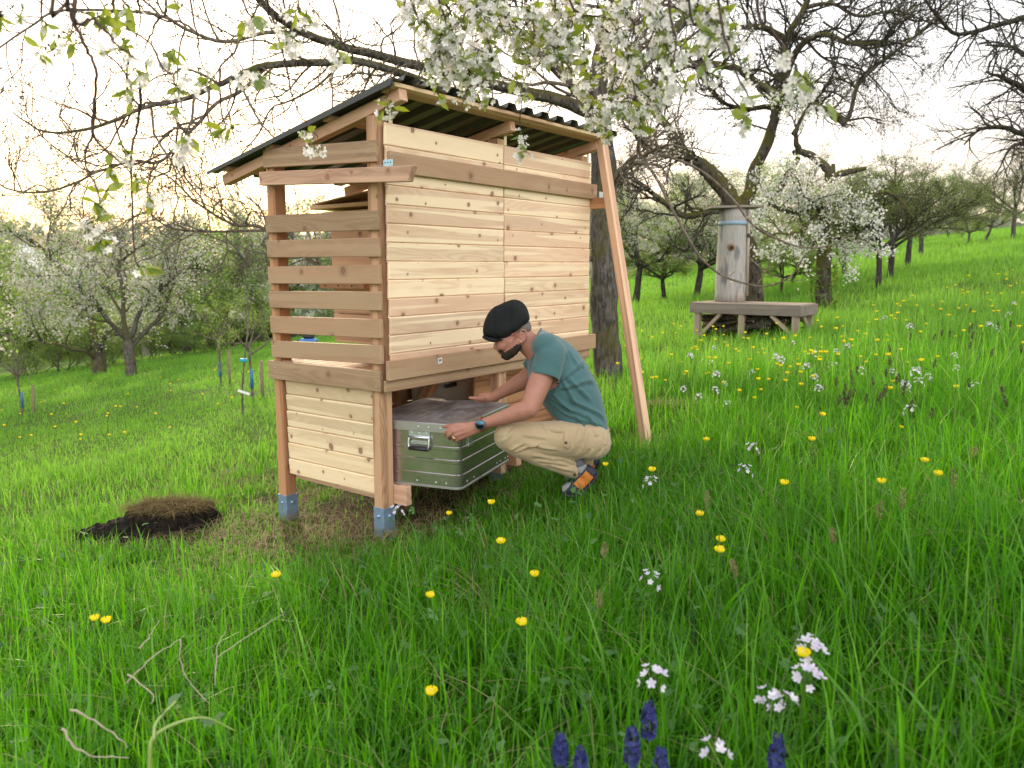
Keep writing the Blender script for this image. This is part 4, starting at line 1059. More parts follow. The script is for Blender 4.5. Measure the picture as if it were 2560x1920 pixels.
# ---- generic orchard trees, built once per kind and copied
def orchard(kind, seed, H=5.):
    """tree about H high standing at the origin; returns a thing to be placed"""
    T = Tree(seed); r = T.r
    root = thing('tree', 'orchard tree', 'tree', (0, 0, 0), local=True)
    th = H*{'white': .30, 'green': .27, 'twiggy': .30, 'sapling': .42, 'bush': .05}[kind]
    R = H*{'white': .021, 'green': .018, 'twiggy': .0155, 'sapling': .012, 'bush': .01}[kind]
    lean = r.normal(0, .06, 2)
    top = A([lean[0]*th, lean[1]*th, th])
    T.limb([A([0, 0, -.15]), A([0, 0, .05*H]), top*.55, top], R*1.25, R*.9, 4, .01)
    nl = {'white': 5, 'green': 6, 'twiggy': 6, 'sapling': 6, 'bush': 9}[kind]
    main = []
    for k in range(nl):
        a = k*2*PI/nl+r.normal(0, .3); up = r.uniform(.45, 1.15) if kind != 'bush' else r.uniform(.5, 2.)
        if kind == 'twiggy': up *= 1.5
        if k == 0 and kind != 'bush': up = 2.4
        d = unit(A([math.cos(a), math.sin(a), up]))
        L = H*{'white': .52, 'green': .5, 'twiggy': .58, 'sapling': .42, 'bush': .75}[kind]*r.uniform(.8, 1.15)
        st = top*r.uniform(.75, 1.) if kind != 'bush' else A([r.normal(0, .1*H), r.normal(0, .1*H), 0])
        q = T.wig(st, d, L, 7, .17, (0, 0, 1), .03 if kind != 'twiggy' else -.02)
        main.append(T.add(q, R*.68, R*.14, 1.))
    s = H/5.
    f = {'white': 1., 'green': 1., 'twiggy': 1.25, 'sapling': .55, 'bush': 1.}[kind]
    lv = [LV(n=int(9*f)+1, ang=.85, L=1.15*s, r=R*.34, seg=6, wob=.2, tw=.02 if kind != 'twiggy' else -.03), LV(n=int(6*f)+1, ang=.8, L=.5*s, r=R*.16, seg=4, wob=.22, tip=1), ]
    if kind == 'twiggy': lv.append(LV(n=5, ang=.7, L=.24*s, r=R*.10, seg=3, wob=.2, tip=1))
    for m_ in main: T.sprout(*m_, lv, 0, .22)
    T.build('trunk', BARKD if kind != 'sapling' else BARKT, root)
    if kind == 'white':
        foliage('blossom', PETALF, root, lambda mb: blossom_cloud(mb, T, T.tip_points(620, .05*s, .2), r, (.04*s, .072*s), 10, .07*s))
        n = 4500; foliage('leaves', LEAFG, root, lambda mb: quads(mb, T.tip_points(n, .10*s, .2), r.uniform(.05, .09, n)*s, r.random(n), r))
    elif kind == 'twiggy':
        n = 9500; foliage('leaves', LEAFD, root, lambda mb: quads(mb, T.tip_points(n, .05*s, .1), r.uniform(.03, .065, n)*s, r.random(n), r))
    else:
        n = {'green': 11000, 'sapling': 1500, 'bush': 11000}[kind]
        foliage('leaves', LEAFG, root, lambda mb: quads(mb, T.tip_points(n, .09*s, .1), r.uniform(.035, .08, n)*s*(1.15 if kind != 'sapling' else 1.2), r.random(n), r))
        if kind == 'green':
            n2 = 1500; foliage('blossom', PETALF, root, lambda mb: quads(mb, T.tip_points(n2, .07*s, .4), r.uniform(.03, .055, n2)*s, r.random(n2), r, .95))
    return root
PRO = {}
def plant(kind, seed, base, H, rz, label, group=None, squash=1.):
    key = (kind, seed)
    if key not in PRO: o = PRO[key] = orchard(kind, seed)
    else: o = copy_tree(PRO[key])
    o.location = base; s = H/5.; o.scale = (s*squash, s*squash, s); o.rotation_euler = (0, 0, rz)
    for k in ('group',):
        if k in o: del o[k]
    tag(o, label, 'bush' if kind == 'bush' else 'tree', group)
    if kind == 'bush': o.name = 'bush'
    elif kind == 'sapling': o.name = 'young_tree'
    else: o.name = 'orchard_tree'
    return o
tree_behind(); hive_tree(); mossy_tree()
def bp(px, py): return hit(px, py)
def ht(b, npx): return npx/F_PX*b[1]       # height in metres of npx image rows at that distance
def L1tree():
    T = Tree(31); b = hit(*Ll(903, 1272)); d0 = b[1]
    root = thing('cherry_tree', 'spreading cherry with pale straight trunk and white blossom at the meadow edge', 'tree', b)
    zl = lambda pts: [at(*Ll(x, y), d) for x, y, d in pts]
    tr = [b+A([0, 0, -.1])]+zl([(900, 1180, d0), (893, 1100, d0), (884, 1020, d0)])
    T.limb(tr, .155, .145, 4, .01); main = []; K = .55
    main.append(T.limb([tr[-1]]+zl([(830, 970, d0-.2), (760, 900, d0-.4), (690, 810, d0-.6), (640, 740, d0-.8), (560, 690, d0-1.), (470, 640, d0-1.)]), .17*K, .04*K))
    main.append(T.limb([tr[-1]]+zl([(925, 960, d0), (965, 830, d0), (1060, 720, d0-.2), (1190, 600, d0-.4), (1290, 552, d0-.5), (1370, 552, d0-.6)]), .16*K, .05*K))
    main.append(T.limb([tr[-2]]+zl([(960, 1010, d0+.2), (1050, 920, d0+.3), (1130, 840, d0+.4), (1160, 740, d0+.5), (1200, 620, d0+.6), (1260, 450, d0+.6)]), .14*K, .04*K))
    main.append(T.limb([tr[-1]]+zl([(855, 880, d0+.3), (850, 700, d0+.5), (820, 520, d0+.6), (835, 380, d0+.6), (800, 240, d0+.5)]), .15*K, .04*K))
    main.append(T.limb(zl([(855, 860, d0+.3), (780, 740, d0+.8), (690, 600, d0+1.2), (640, 420, d0+1.4), (660, 260, d0+1.5)]), .09*K, .02*K))
    main.append(T.limb(zl([(820, 510, d0+.6), (900, 420, d0+.4), (1040, 340, d0+.2), (1150, 240, d0+.1)]), .08*K, .02*K))
    main.append(T.limb(zl([(690, 810, d0-.6), (560, 780, d0-1.), (470, 800, d0-1.2)]), .05*K, .015*K))
    tw = [LV(n=3.4, per_m=1, ang=.9, L=1.3, r=.03, seg=6, wob=.2), LV(n=4.2, per_m=1, ang=.8, L=.6, r=.012, seg=4, wob=.22, tip=1)]
    for m_ in main: T.sprout(*m_, tw, 0, .25)
    T.build('trunk', BARK, root, None, BARKD, .028); r = T.r
    foliage('blossom', PETALF, root, lambda mb: blossom_cloud(mb, T, T.tip_points(1250, .08, .15), r, (.045, .085), 8, .13))
    n = 4200; foliage('leaves', LEAFG, root, lambda mb: quads(mb, T.tip_points(n, .16, .1), r.uniform(.06, .11, n), r.random(n), r))
def L2tree():
    T = Tree(33); b = hit(*Ll(690, 1255)); d0 = b[1]
    root = thing('apple_tree', 'dark low-forking apple tree with a long leaning limb left of the pale-trunked cherry', 'tree', b)
    zl = lambda pts: [at(*Ll(x, y), d) for x, y, d in pts]
    tr = [b+A([0, 0, -.1])]+zl([(685, 1180, d0), (680, 1110, d0)])
    T.limb(tr, .22, .18, 4, .01); main = []; K = .62
    main.append(T.limb([tr[-1]]+zl([(650, 980, d0), (625, 860, d0+.1), (600, 740, d0+.2), (540, 640, d0+.3), (480, 575, d0+.3), (350, 460, d0+.2), (270, 370, d0+.1), (180, 310, d0), (40, 260, d0)]), .2*K, .05*K))
    main.append(T.limb([tr[-2]]+zl([(610, 1110, d0-.4), (500, 1085, d0-.8), (400, 1050, d0-1.), (300, 1045, d0-1.2), (200, 980, d0-1.3)]), .13*K, .03*K))
    main.append(T.limb([tr[-1]]+zl([(720, 1010, d0-.3), (740, 960, d0-.4), (800, 990, d0-.8), (860, 930, d0-1.)]), .14*K, .03*K))
    main.append(T.limb(zl([(480, 575, d0+.3), (400, 580, d0-.3), (300, 580, d0-.7), (180, 620, d0-1.)]), .07*K, .02*K))
    main.append(T.limb(zl([(350, 460, d0+.2), (330, 330, d0), (350, 220, d0-.1), (300, 120, d0-.2)]), .07*K, .02*K))
    main.append(T.limb(zl([(620, 830, d0+.1), (520, 800, d0-.3), (400, 760, d0-.6), (280, 800, d0-.8)]), .06*K, .02*K))
    tw = [LV(n=3., per_m=1, ang=.9, L=1.4, r=.03, seg=6, wob=.2), LV(n=4, per_m=1, ang=.8, L=.7, r=.012, seg=4, wob=.22, tip=1)]
    for m_ in main: T.sprout(*m_, tw, 0, .25)
    T.build('trunk', BARKM, root, None, BARKD, .028); r = T.r
    n = 5500; foliage('leaves', LEAFG, root, lambda mb: quads(mb, T.tip_points(n, .16, .1), r.uniform(.05, .10, n), r.random(n), r))
    foliage('blossom', PETALF, root, lambda mb: blossom_cloud(mb, T, T.tip_points(900, .08, .3), r, (.045, .08), 7, .12))
L1tree(); L2tree()
ORC = 'orchard trees on the slope'
# right-hand orchard
def pr(kind, seed, x, y, npx, rz, label, sq=1., grp=None):
    b = bp(x, y); plant(kind, seed, b, ht(b, npx), rz, label, grp, sq)
pr('twiggy', 1, 2195, 723, 350, .3, 'grey twiggy apple tree nearest the mossy trunk on the right slope', 1.25)
pr('twiggy', 2, 2224, 703, 345, 1.9, 'tallest grey twiggy apple tree in the right-hand row, thick short trunk', 1.3)
pr('twiggy', 1, 2268, 668, 300, 3.6, 'grey twiggy apple tree third up the right-hand row', 1.3)
pr('twiggy', 2, 2302, 640, 250, 4.4, 'small grey twiggy apple tree at the upper end of the row', 1.35)
pr('green', 3, 2466, 602, 150, 0., 'round green tree on the skyline at the top of the slope', 1.2)
pr('green', 4, 2420, 612, 120, 2., 'small dark green tree between the row and the skyline tree', 1.3)
pr('twiggy', 2, 2532, 600, 260, 5.2, 'dark bare tree at the right edge high on the slope', 1.2)
pr('green', 3, 1981, 712, 190, 1., 'light green tree seen between log hive and mossy trunk', 1.1)
pr('green', 4, 1952, 738, 180, 3., 'low green tree close behind the bench end', 1.2)
pr('white', 6, 2024, 690, 230, .5, 'whitish blossoming tree behind the mossy trunk')
pr('white', 5, 1742, 745, 300, 2.2, 'white blossoming cherry left of the log hive', 1.2)
pr('white', 6, 1590, 760, 330, 4.2, 'white blossoming cherry behind the leaning beam', 1.1)
pr('green', 3, 1660, 752, 230, 5., 'green tree with drooping boughs between two white cherries', 1.3)
pr('twiggy', 1, 2110, 690, 260, .9, 'grey twiggy tree at the foot of the right-hand row', 1.2)
pr('green', 4, 1850, 720, 220, 1.2, 'green tree directly behind the log hive', 1.3)
# far background rows
def bw_(kind, seed, x, dist, H, rz, label, sq=1., grp=None, z=None):
    r_ = ray(x, 655); px = CAM+r_*dist; b = A([px[0], px[1], float(ground(px[0], px[1]))-.1])
    plant(kind, seed, b, H, rz, label, grp, sq)
bw_('green', 3, 2330, 62, 6, .2, 'green tree in the distance beyond the twiggy row', 1.3)
bw_('twiggy', 1, 2400, 75, 7, 1.2, 'distant bare-topped tree on the right skyline', 1.2)
bw_('green', 4, 2150, 60, 7, 2.2, 'distant green tree behind the right-hand row', 1.4)
bw_('twiggy', 2, 2040, 58, 8, 3.2, 'distant twiggy tree behind the white cherry', 1.3)
bw_('green', 3, 1900, 52, 7.5, 4.2, 'distant green tree behind log hive and bench', 1.4)
bw_('white', 6, 1780, 48, 7.5, 5.2, 'distant white tree left of the log hive', 1.3)
bw_('green', 4, 1660, 50, 7.5, .7, 'distant green tree right of the leaning beam', 1.4)
bw_('white', 5, 1540, 46, 8, 1.7, 'distant white tree behind the grey trunk', 1.3)
bw_('green', 3, 1420, 50, 8, 2.7, 'distant green tree hidden behind the shelter', 1.3)
bw_('white', 5, 845, 40, 8.5, 2.7, 'white tree seen through the open slats', 1.2)
bw_('white', 6, 730, 36, 8, 3.3, 'white cherry just left of the shelter post', 1.2)
bw_('green', 4, 640, 33, 7, 4.0, 'green tree left of the shelter behind the staked saplings', 1.2)
bw_('white', 5, 560, 34, 7.5, .4, 'tall white cherry behind the tagged sapling', 1.1)
bw_('green', 3, 455, 31, 6.5, 5.5, 'green tree right of the big cherry at the meadow edge', 1.2)
bw_('white', 6, 350, 44, 8., 1.1, 'white cherry behind the big spreading cherry', 1.2)
bw_('green', 3, 20, 30, 7., 3.1, 'green tree at the left edge of the meadow', 1.3)
bw_('white', 6, -90, 34, 9, 5.1, 'white cherry cut by the left edge of the picture', 1.3)
# hedge bushes closing the meadow at its lower edge
for k, (x, d, H, lb) in enumerate(((40, 27.5, 2.4, 'dark bush at the left end of the meadow edge'), (150, 28, 2.2, 'bush beside the young staked tree at the meadow edge'), (250, 28.5, 2.6, 'bush behind the forked apple tree'), (340, 28.5, 2.2, 'bush right of the pale cherry trunk'),
        (430, 29, 2.6, 'bush by the leaning trunk at the meadow edge'), (520, 29.5, 2.4, 'bush behind the tagged sapling'), (600, 30, 2.6, 'bush close to the shelter at the meadow edge'), (700, 31, 2.8, 'bush seen between the shelter slats'), (860, 33, 3., 'bush behind the shelter floor'))):
    bw_('bush', 12+k % 2, x, d, H, k*1.3, lb, 1.3)
# young trees with stakes
TAPE = plain('blue_tape', (.03, .16, .30), .5); STAKE = plain('stake_wood', (.20, .15, .10), .8, var=.3)
def stake(b, dx, h, label):
    mb = MB(); c = b+A([dx, .05, 0]); tube(mb, [c-A([0, 0, .2]), c+A([dx*.15, 0, h])], [.028, .025], 7)
    o = mb.build('tree_stake', STAKE, None, c); o.location = c; tag(o, label, 'stake')
    return o
for kind, (x, y), npx, label, dx, sl in (('sapling', Ll(160, 1540), 270, 'young green tree with blue trunk tape at the lower left of the meadow', .18, 'short stake beside the young tree at the lower left'),
        ('sapling', Ll(1526, 1325), 300, 'slim young green tree with blue tape, left of the tagged sapling', .16, 'stake beside the slim young tree left of the tagged sapling'),
        ('sapling', Ll(1746, 1420), 330, 'young green tree with blue tape closest to the shelter', .14, 'stake beside the young tree closest to the shelter')):
    b = bp(x, y); H = ht(b, npx)
    o = plant('sapling', 41 if dx != .16 else 42, b, H, dx*40, label, None, .8)
    stake(b, dx, H*.28, sl)
    mb = MB(); s = H/5.; tube(mb, [(0, 0, .15/s), (0, 0, .45/s)], [.085*1.0, .08], 8); mb.build('trunk_tape', TAPE, o, (0, 0, 0))
T = Tree(77); b = hit(*Ll(1680, 1543)); root = thing('young_tree', 'thin bare sapling with a blue tie and a white tag', 'tree', b)
d0 = b[1]; T.limb([b]+[at(*Ll(x, y), d0) for x, y in ((1675, 1400), (1684, 1230), (1700, 1080), (1716, 940), (1715, 780), (1695, 620), (1680, 500))], .016, .006, 3)
T.build('trunk', BARKT, root)
mb = MB(); c = at(*Ll(1684, 1165), d0); box(mb, c-A([.05, .02, .02]), c+A([.05, .02, .03]), ch=.01); mb.build('blue_tie', plain('tie', (.02, .35, .50), .5), root)
mb = MB(); c = at(*Ll(1690, 1386), d0-.03); bar(mb, c-A([.09, 0, -.03]), c+A([.07, 0, -.025]), .004, .035); mb.build('name_tag', plain('tag_white', (.8, .82, .84), .5), root)
# white pear-like tree whose branches come in from the left edge
pb_ = A([-7.9, 10.2, float(ground(-7.9, 10.2))])
plant('white', 8, pb_, 3.6, .8, 'white flowering tree reaching in from the left edge, nearest of the left trees', None, 1.0)
# twigs of a tree just outside the right edge
def edge_tree():
    T = Tree(55); b = A([9.6, 12.5, float(ground(9.6, 12.5))]); d0 = b[1]
    root = thing('tree', 'bare dark tree whose drooping twigs enter at the right edge', 'tree', b)
    zr = lambda pts: [at(*Rr(x, y), d) for x, y, d in pts]
    T.limb([b-A([0, 0, .1]), b+A([0, 0, 1.5]), b+A([-.1, 0, 3.2])], .2, .14)
    top = b+A([-.1, 0, 3.2]); main = []
    main.append(T.limb([top]+zr([(2420, 830, d0), (2210, 742, d0), (2080, 700, d0), (1960, 720, d0), (1880, 800, d0)]), .08, .012))
    main.append(T.limb([top]+zr([(2400, 600, d0), (2200, 480, d0-.2), (2060, 420, d0-.3), (2000, 400, d0-.4)]), .08, .012))
    main.append(T.limb([top]+zr([(2420, 400, d0), (2210, 300, d0-.2), (2150, 260, d0-.3), (2000, 250, d0-.5)]), .07, .012))
    main.append(T.limb([top]+zr([(2500, 300, d0), (2300, 100, d0), (2100, 130, d0), (1850, 190, d0-.2), (1740, 90, d0-.4), (1650, -20, d0-.5)]), .07, .015))
    main.append(T.limb([top]+zr([(2420, 900, d0), (2210, 800, d0), (2130, 830, d0), (2060, 960, d0)]), .05, .01))
    tw = [LV(n=9, per_m=1, ang=.9, L=1.1, r=.016, seg=7, wob=.16, trop=(0, 0, -1), tw=.07), LV(n=9, per_m=1, ang=.7, L=.45, r=.009, seg=4, wob=.2, trop=(0, 0, -1), tw=.1, tip=1)]
    for m_ in main: T.sprout(*m_, tw, 0, .2)
    T.build('trunk', BARKD, root, None, BARKD, .028); r = T.r; n = 2500
    foliage('buds', BUD, root, lambda mb: quads(mb, T.tip_points(n, .012, .2), r.uniform(.014, .03, n), r.random(n), r))
edge_tree()
# far woods on the hills
r = np.random.default_rng(3); n = 26000
azs = r.uniform(-1.1, 1.1, n); rr_ = r.choice([150, 190, 230, 280, 330, 420, 480], n)*r.uniform(.97, 1.03, n)
lump = .5+.5*np.sin(azs*37+rr_*.9)*np.sin(azs*91+rr_)
P = np.stack([rr_*np.sin(azs), rr_*np.cos(azs), np.interp(rr_, [150, 230, 330, 480], [-9, -2, 2, 7])+r.random(n)**.7*(6+5*lump)*rr_/250], -1)
P[:, 2] += 9*np.clip(azs-.2, 0, 1)
mb = MB(); quads(mb, P, r.uniform(1.4, 3.2, n)*rr_/250, r.random(n), r, .8)
tag(mb.build('distant_woods', leafmat('far_leaf', (.13, .16, .12), (.26, .28, .22), .3, gloss=0)), 'pale hazy woods covering the far hills', 'woods', kind='stuff')
# ------------------------------------------------------------------ the crouching man
PZ = 4.62                                   # distance of his mid-plane
FW = unit(A([-1., .06, 0])); LS = unit(A([-.06, -1., 0]))      # facing, and his left (towards the camera)
def pj(x, y, d): return at(*Dd(x, y), d)
def cr(x, y, side=0.): return at(1190+x/9.217, 730+y/9.217, 4.58)+LS*side      # head survey
hipf = hit(*Dd(1480, 1530))
man = thing('person', 'bearded man in teal t-shirt, beige trousers and dark flat cap crouching at the metal case', 'person', (hipf[0], hipf[1], hipf[2]))
def skinmat():
    m, nt, out = mat('skin')
    P = nd(nt, 'ShaderNodeTexCoord').outputs['Object']
    n1 = nz(nt, P, 14., 4.); n2 = nz(nt, P, 160., 3.); n3 = nz(nt, nd(nt, 'ShaderNodeMapping', {'Vector': P, 'Scale': (260, 700, 260)}).outputs[0], 1., 2.)
    c = mixc(nt, n1, (.29, .130, .095), (.42, .205, .145))
    c = mixc(nt, mrange(nt, n2, .55, .8, 0, .3), c, (.30, .12, .085))
    hair = mth(nt, 'MULTIPLY', mrange(nt, n3, .5, .75, 0, .45), attr(nt, 'rnd').outputs['Fac'])
    c = mixc(nt, hair, c, (.10, .055, .035))
    princ(nt, out, c, .5, 0., bump(nt, n2, .15, .003), .4, **{'Subsurface Weight': .12, 'Subsurface Radius': (.012, .005, .003)})
    return m
SKIN = skinmat()
# --- body: one continuous surface
B = MB()
ellip = lambda c, f, u, s, F=FW, U=EZ, S=LS: ellipsoid(B, c, [F*f, U*u, S*s])
# head frame
HPI = math.radians(26); HF = FW*math.cos(HPI)-EZ*math.sin(HPI); HU = EZ*math.cos(HPI)+FW*math.sin(HPI)
U_ = .0002572
ellipsoid(B, cr(800, 740), [HF*.108, HU*.098, LS*.083])
ellipsoid(B, cr(650, 1060), [HF*.058, HU*.078, LS*.062])
ellipsoid(B, cr(770, 1120), [HF*.07, HU*.07, LS*.066])
for s in (-1, 1):
    capsule(B, [cr(1010, 1090, .066*s), cr(880, 1290, .056*s), cr(710, 1420, .022*s)], [.026, .027, .026])
    ellipsoid(B, cr(660, 1185, .040*s), [HF*.045, HU*.036, LS*.020])          # cheek bones
    capsule(B, [cr(505, 1130, .012*s), cr(540, 1110, .048*s)], [.013, .012])   # brow
    ellipsoid(B, cr(545, 1285, .014*s), [HF*.014, HU*.010, LS*.009])           # nostril
ellipsoid(B, cr(690, 1425), [HF*.028, HU*.026, LS*.03])
capsule(B, [cr(482, 1120), cr(458, 1190), cr(447, 1240), cr(440, 1276)], [.009, .0105, .0115, .0125])
ellipsoid(B, cr(490, 1290), [HF*.018, HU*.012, LS*.014])   # nose
ellipsoid(B, cr(575, 1350), [HF*.024, HU*.022, LS*.028])
ellipsoid(B, cr(590, 1395), [HF*.018, HU*.007, LS*.022]); ellipsoid(B, cr(610, 1425), [HF*.018, HU*.008, LS*.02])
# ears
for s in (-1, 1):
    rim = [(1020, 1010), (1030, 920), (1075, 845), (1125, 840), (1170, 900), (1180, 980), (1150, 1050), (1110, 1100), (1065, 1135), (1040, 1110)]
    capsule(B, smoothpath([cr(x, y, s*(.088+.010*((x-1020)/160))) for x, y in rim], 3), .0062, 10)
    ellipsoid(B, cr(1085, 985, s*.084), [HF*.018, HU*.030, LS*.006])
    capsule(B, smoothpath([cr(x, y, s*.09) for x, y in ((1060, 930), (1105, 930), (1125, 990), (1090, 1060))], 3), .0045, 8)
    ellipsoid(B, cr(1040, 1020, s*.088), [HF*.007, HU*.010, LS*.006])
# neck, trunk
capsule(B, smoothpath([cr(1000, 960), cr(1140, 1120), cr(1290, 1260), cr(1420, 1380)], 3), [.066, .067, .068, .068, .069, .07, .071, .073, .076, .08])
tor = [((1215, 330), (1110, 520), .075), ((1400, 420), (1110, 610), .19), ((1520, 545), (1130, 730), .20), ((1610, 700), (1205, 850), .18), ((1668, 860), (1275, 950), .165), ((1705, 1010), (1345, 1020), .165), ((1715, 1120), (1420, 1100), .165)]
def torso_rings(grow, upto=None):
    R = []
    for bk, fr, wd in tor[:upto]:
        b = pj(*bk, PZ); f = pj(*fr, PZ); c = (b+f)/2; a = (f-b)/2
        R.append((c, a*(1+grow/np.linalg.norm(a)), LS*(wd+grow)))
    return R
def ring_smooth(R, k=4):
    C = smoothpath([r[0] for r in R], k); a = smoothpath([r[1] for r in R], k); b = smoothpath([r[2] for r in R], k)
    return [(C[i], a[i], b[i]) for i in range(len(C))]
loft(B, ring_smooth(torso_rings(-.012)), p=2.3)
# arms
SHL, SHR = pj(1275, 520, PZ-.19), pj(1235, 520, PZ+.20)
c_ = 4.40
ELL = pj(1118, 925, 4.31); WRL = pj(740, 1050, 4.37)
la = smoothpath([SHL, SHL*.52+ELL*.48, ELL], 5); capsule(B, la, np.interp(np.linspace(0, 1, len(la)), [0, .3, .6, 1], [.070, .069, .066, .056]))
fa = smoothpath([ELL, ELL*.68+WRL*.32-A([0, 0, .004]), WRL], 5); capsule(B, fa, np.interp(np.linspace(0, 1, len(fa)), [0, .28, .6, .88, 1], [.055, .058, .046, .034, .0335]))
ELR = pj(1090, 700, 4.86); WRR = pj(838, 838, 4.92)
ra = smoothpath([SHR, ELR], 2); capsule(B, ra, np.interp(np.linspace(0, 1, len(ra)), [0, 1], [.068, .056]))
rf = smoothpath([ELR, ELR*.6+WRR*.4, WRR], 4); capsule(B, rf, np.interp(np.linspace(0, 1, len(rf)), [0, .3, .8, 1], [.054, .055, .037, .034]))
# legs inside the trousers
HPL, HPR = pj(1575, 1165, 4.52), pj(1575, 1165, 4.78); KNL, KNR = pj(945, 1135, 4.40), pj(975, 1120, 4.76)
ANL, ANR = pj(1455, 1395, 4.52), pj(1540, 1350, 4.86)
for h_, k_, a_ in ((HPL, KNL, ANL), (HPR, KNR, ANR)):
    capsule(B, [h_, k_], [.088, .06]); capsule(B, [k_, (k_+a_)/2, a_], [.058, .055, .036])
capsule(B, [HPL, HPR], .10)
# --- hands (survey of the near hand in its own enlargement)
def hz_(x, y, d): return at(1080+x/11.06, 980+y/11.06, d)
def finger(pts, r0, r1): 
    q = smoothpath(pts, 3); capsule(B, q, np.linspace(r0, r1, len(q)), 10)
pc = [WRL, hz_(860, 1010, 4.375), hz_(640, 1085, 4.39)]
# palm: flattened block from wrist to the knuckles
kn = [hz_(545, 1000, 4.405), hz_(590, 1090, 4.385), hz_(680, 1185, 4.380), hz_(760, 1270, 4.385)]
for k, q in enumerate(kn):
    st = WRL+(kn[k]-kn[1])*.35
    capsule(B, smoothpath([st, (st+q)/2+A([0, -.006, 0]), q], 3), np.linspace(.023, .0155, 7), 10)
pip = [hz_(395, 1110, 4.425), hz_(455, 1210, 4.400), hz_(590, 1280, 4.395), hz_(690, 1345, 4.40)]
dip = [hz_(400, 1190, 4.47), hz_(480, 1275, 4.45), hz_(610, 1320, 4.44), hz_(715, 1365, 4.44)]
tip = [hz_(450, 1200, 4.50), hz_(530, 1280, 4.485), hz_(650, 1315, 4.475), hz_(745, 1345, 4.47)]
for k, (a, b, c, d) in enumerate(zip(kn, pip, dip, tip)): finger([a, b, c, d], .0150-.0008*k, .0105-.0006*k)
finger([hz_(900, 930, 4.385), hz_(680, 925, 4.40), hz_(480, 940, 4.43), hz_(310, 955, 4.465)], .0195, .0095)
# far hand lying on the lid edge
hr = lambda x, y, d: at(1080+x/11.06, 980+y/11.06, d)
capsule(B, [WRR, hr(1400, 165, 4.93)], [.033, .034], 12)
ellipsoid(B, hr(1420, 185, 4.93), [FW*.045, EZ*.022, LS*.040])
for k, dd in enumerate((4.90, 4.925, 4.95, 4.975)):
    finger([hr(1350-10*k, 150, dd), hr(1290, 150+8*k, dd+.004), hr(1250, 215, dd+.006), hr(1262, 265, dd+.006)], .0145, .0105)
finger([hr(1420, 190, 4.895), hr(1300, 185, 4.885), hr(1170, 170, 4.88), hr(1050, 160, 4.885)], .017, .010)
V, F, N = remeshed(B, .0042, 5)
mb = MB()
# hairy forearms only
dfa = np.min(np.linalg.norm(V[:, None]-fa[None, ::2], axis=2), axis=1); dfb = np.min(np.linalg.norm(V[:, None]-rf[None, ::2], axis=2), axis=1)
mb.add(V, faces_np(F), rnd=sstep(.10, .055, np.minimum(dfa, dfb)))
mb.build('body', SKIN, man)
def cloth(name, c1, c2, rough=.85, scale=260., sheen=.25):
    m, nt, out = mat(name)
    P = nd(nt, 'ShaderNodeTexCoord').outputs['Object']
    n1 = nz(nt, P, 5., 4.); n2 = nz(nt, P, scale, 2.); n3 = nz(nt, P, 26., 4., .6, .8)
    c = mixc(nt, mth(nt, 'ADD', mth(nt, 'MULTIPLY', n1, .7), mth(nt, 'MULTIPLY', n2, .3)), c1, c2)
    princ(nt, out, c, rough, 0., bump(nt, mth(nt, 'ADD', n3, mth(nt, 'MULTIPLY', n2, .3)), .28, .01), .2, **{'Sheen Weight': sheen})
    return m
def folds(V, N, lines, amp):
    """soft creases: each line (p0, p1, width, depth) raises a ridge with a valley beside it"""
    D = np.zeros(len(V))
    for p0, p1, wd, dp in [(a_, b_, w_*.62, d_*1.45) for a_, b_, w_, d_ in lines]:
        d = p1-p0; L = np.linalg.norm(d); u = d/L
        rel = V-p0; t = rel@u; perp = rel-t[:, None]*u
        sd_ = np.cross(u, N); s = (perp*sd_).sum(1); r_ = np.linalg.norm(perp, axis=1)
        wgt = sstep(-.15*L, .2*L, t)*sstep(1.15*L, .8*L, t)*(r_ < wd*5)
        D += wgt*dp*(np.exp(-(s/wd)**2)-.8*np.exp(-((s-1.7*wd)/wd)**2))
    nn = A([mnoise.noise(Vector(p*9))+.5*mnoise.noise(Vector(p*21)) for p in V])
    return V+N*(D+amp*nn)[:, None]
# --- t-shirt
B = MB()
R = ring_smooth(torso_rings(.008), 4)
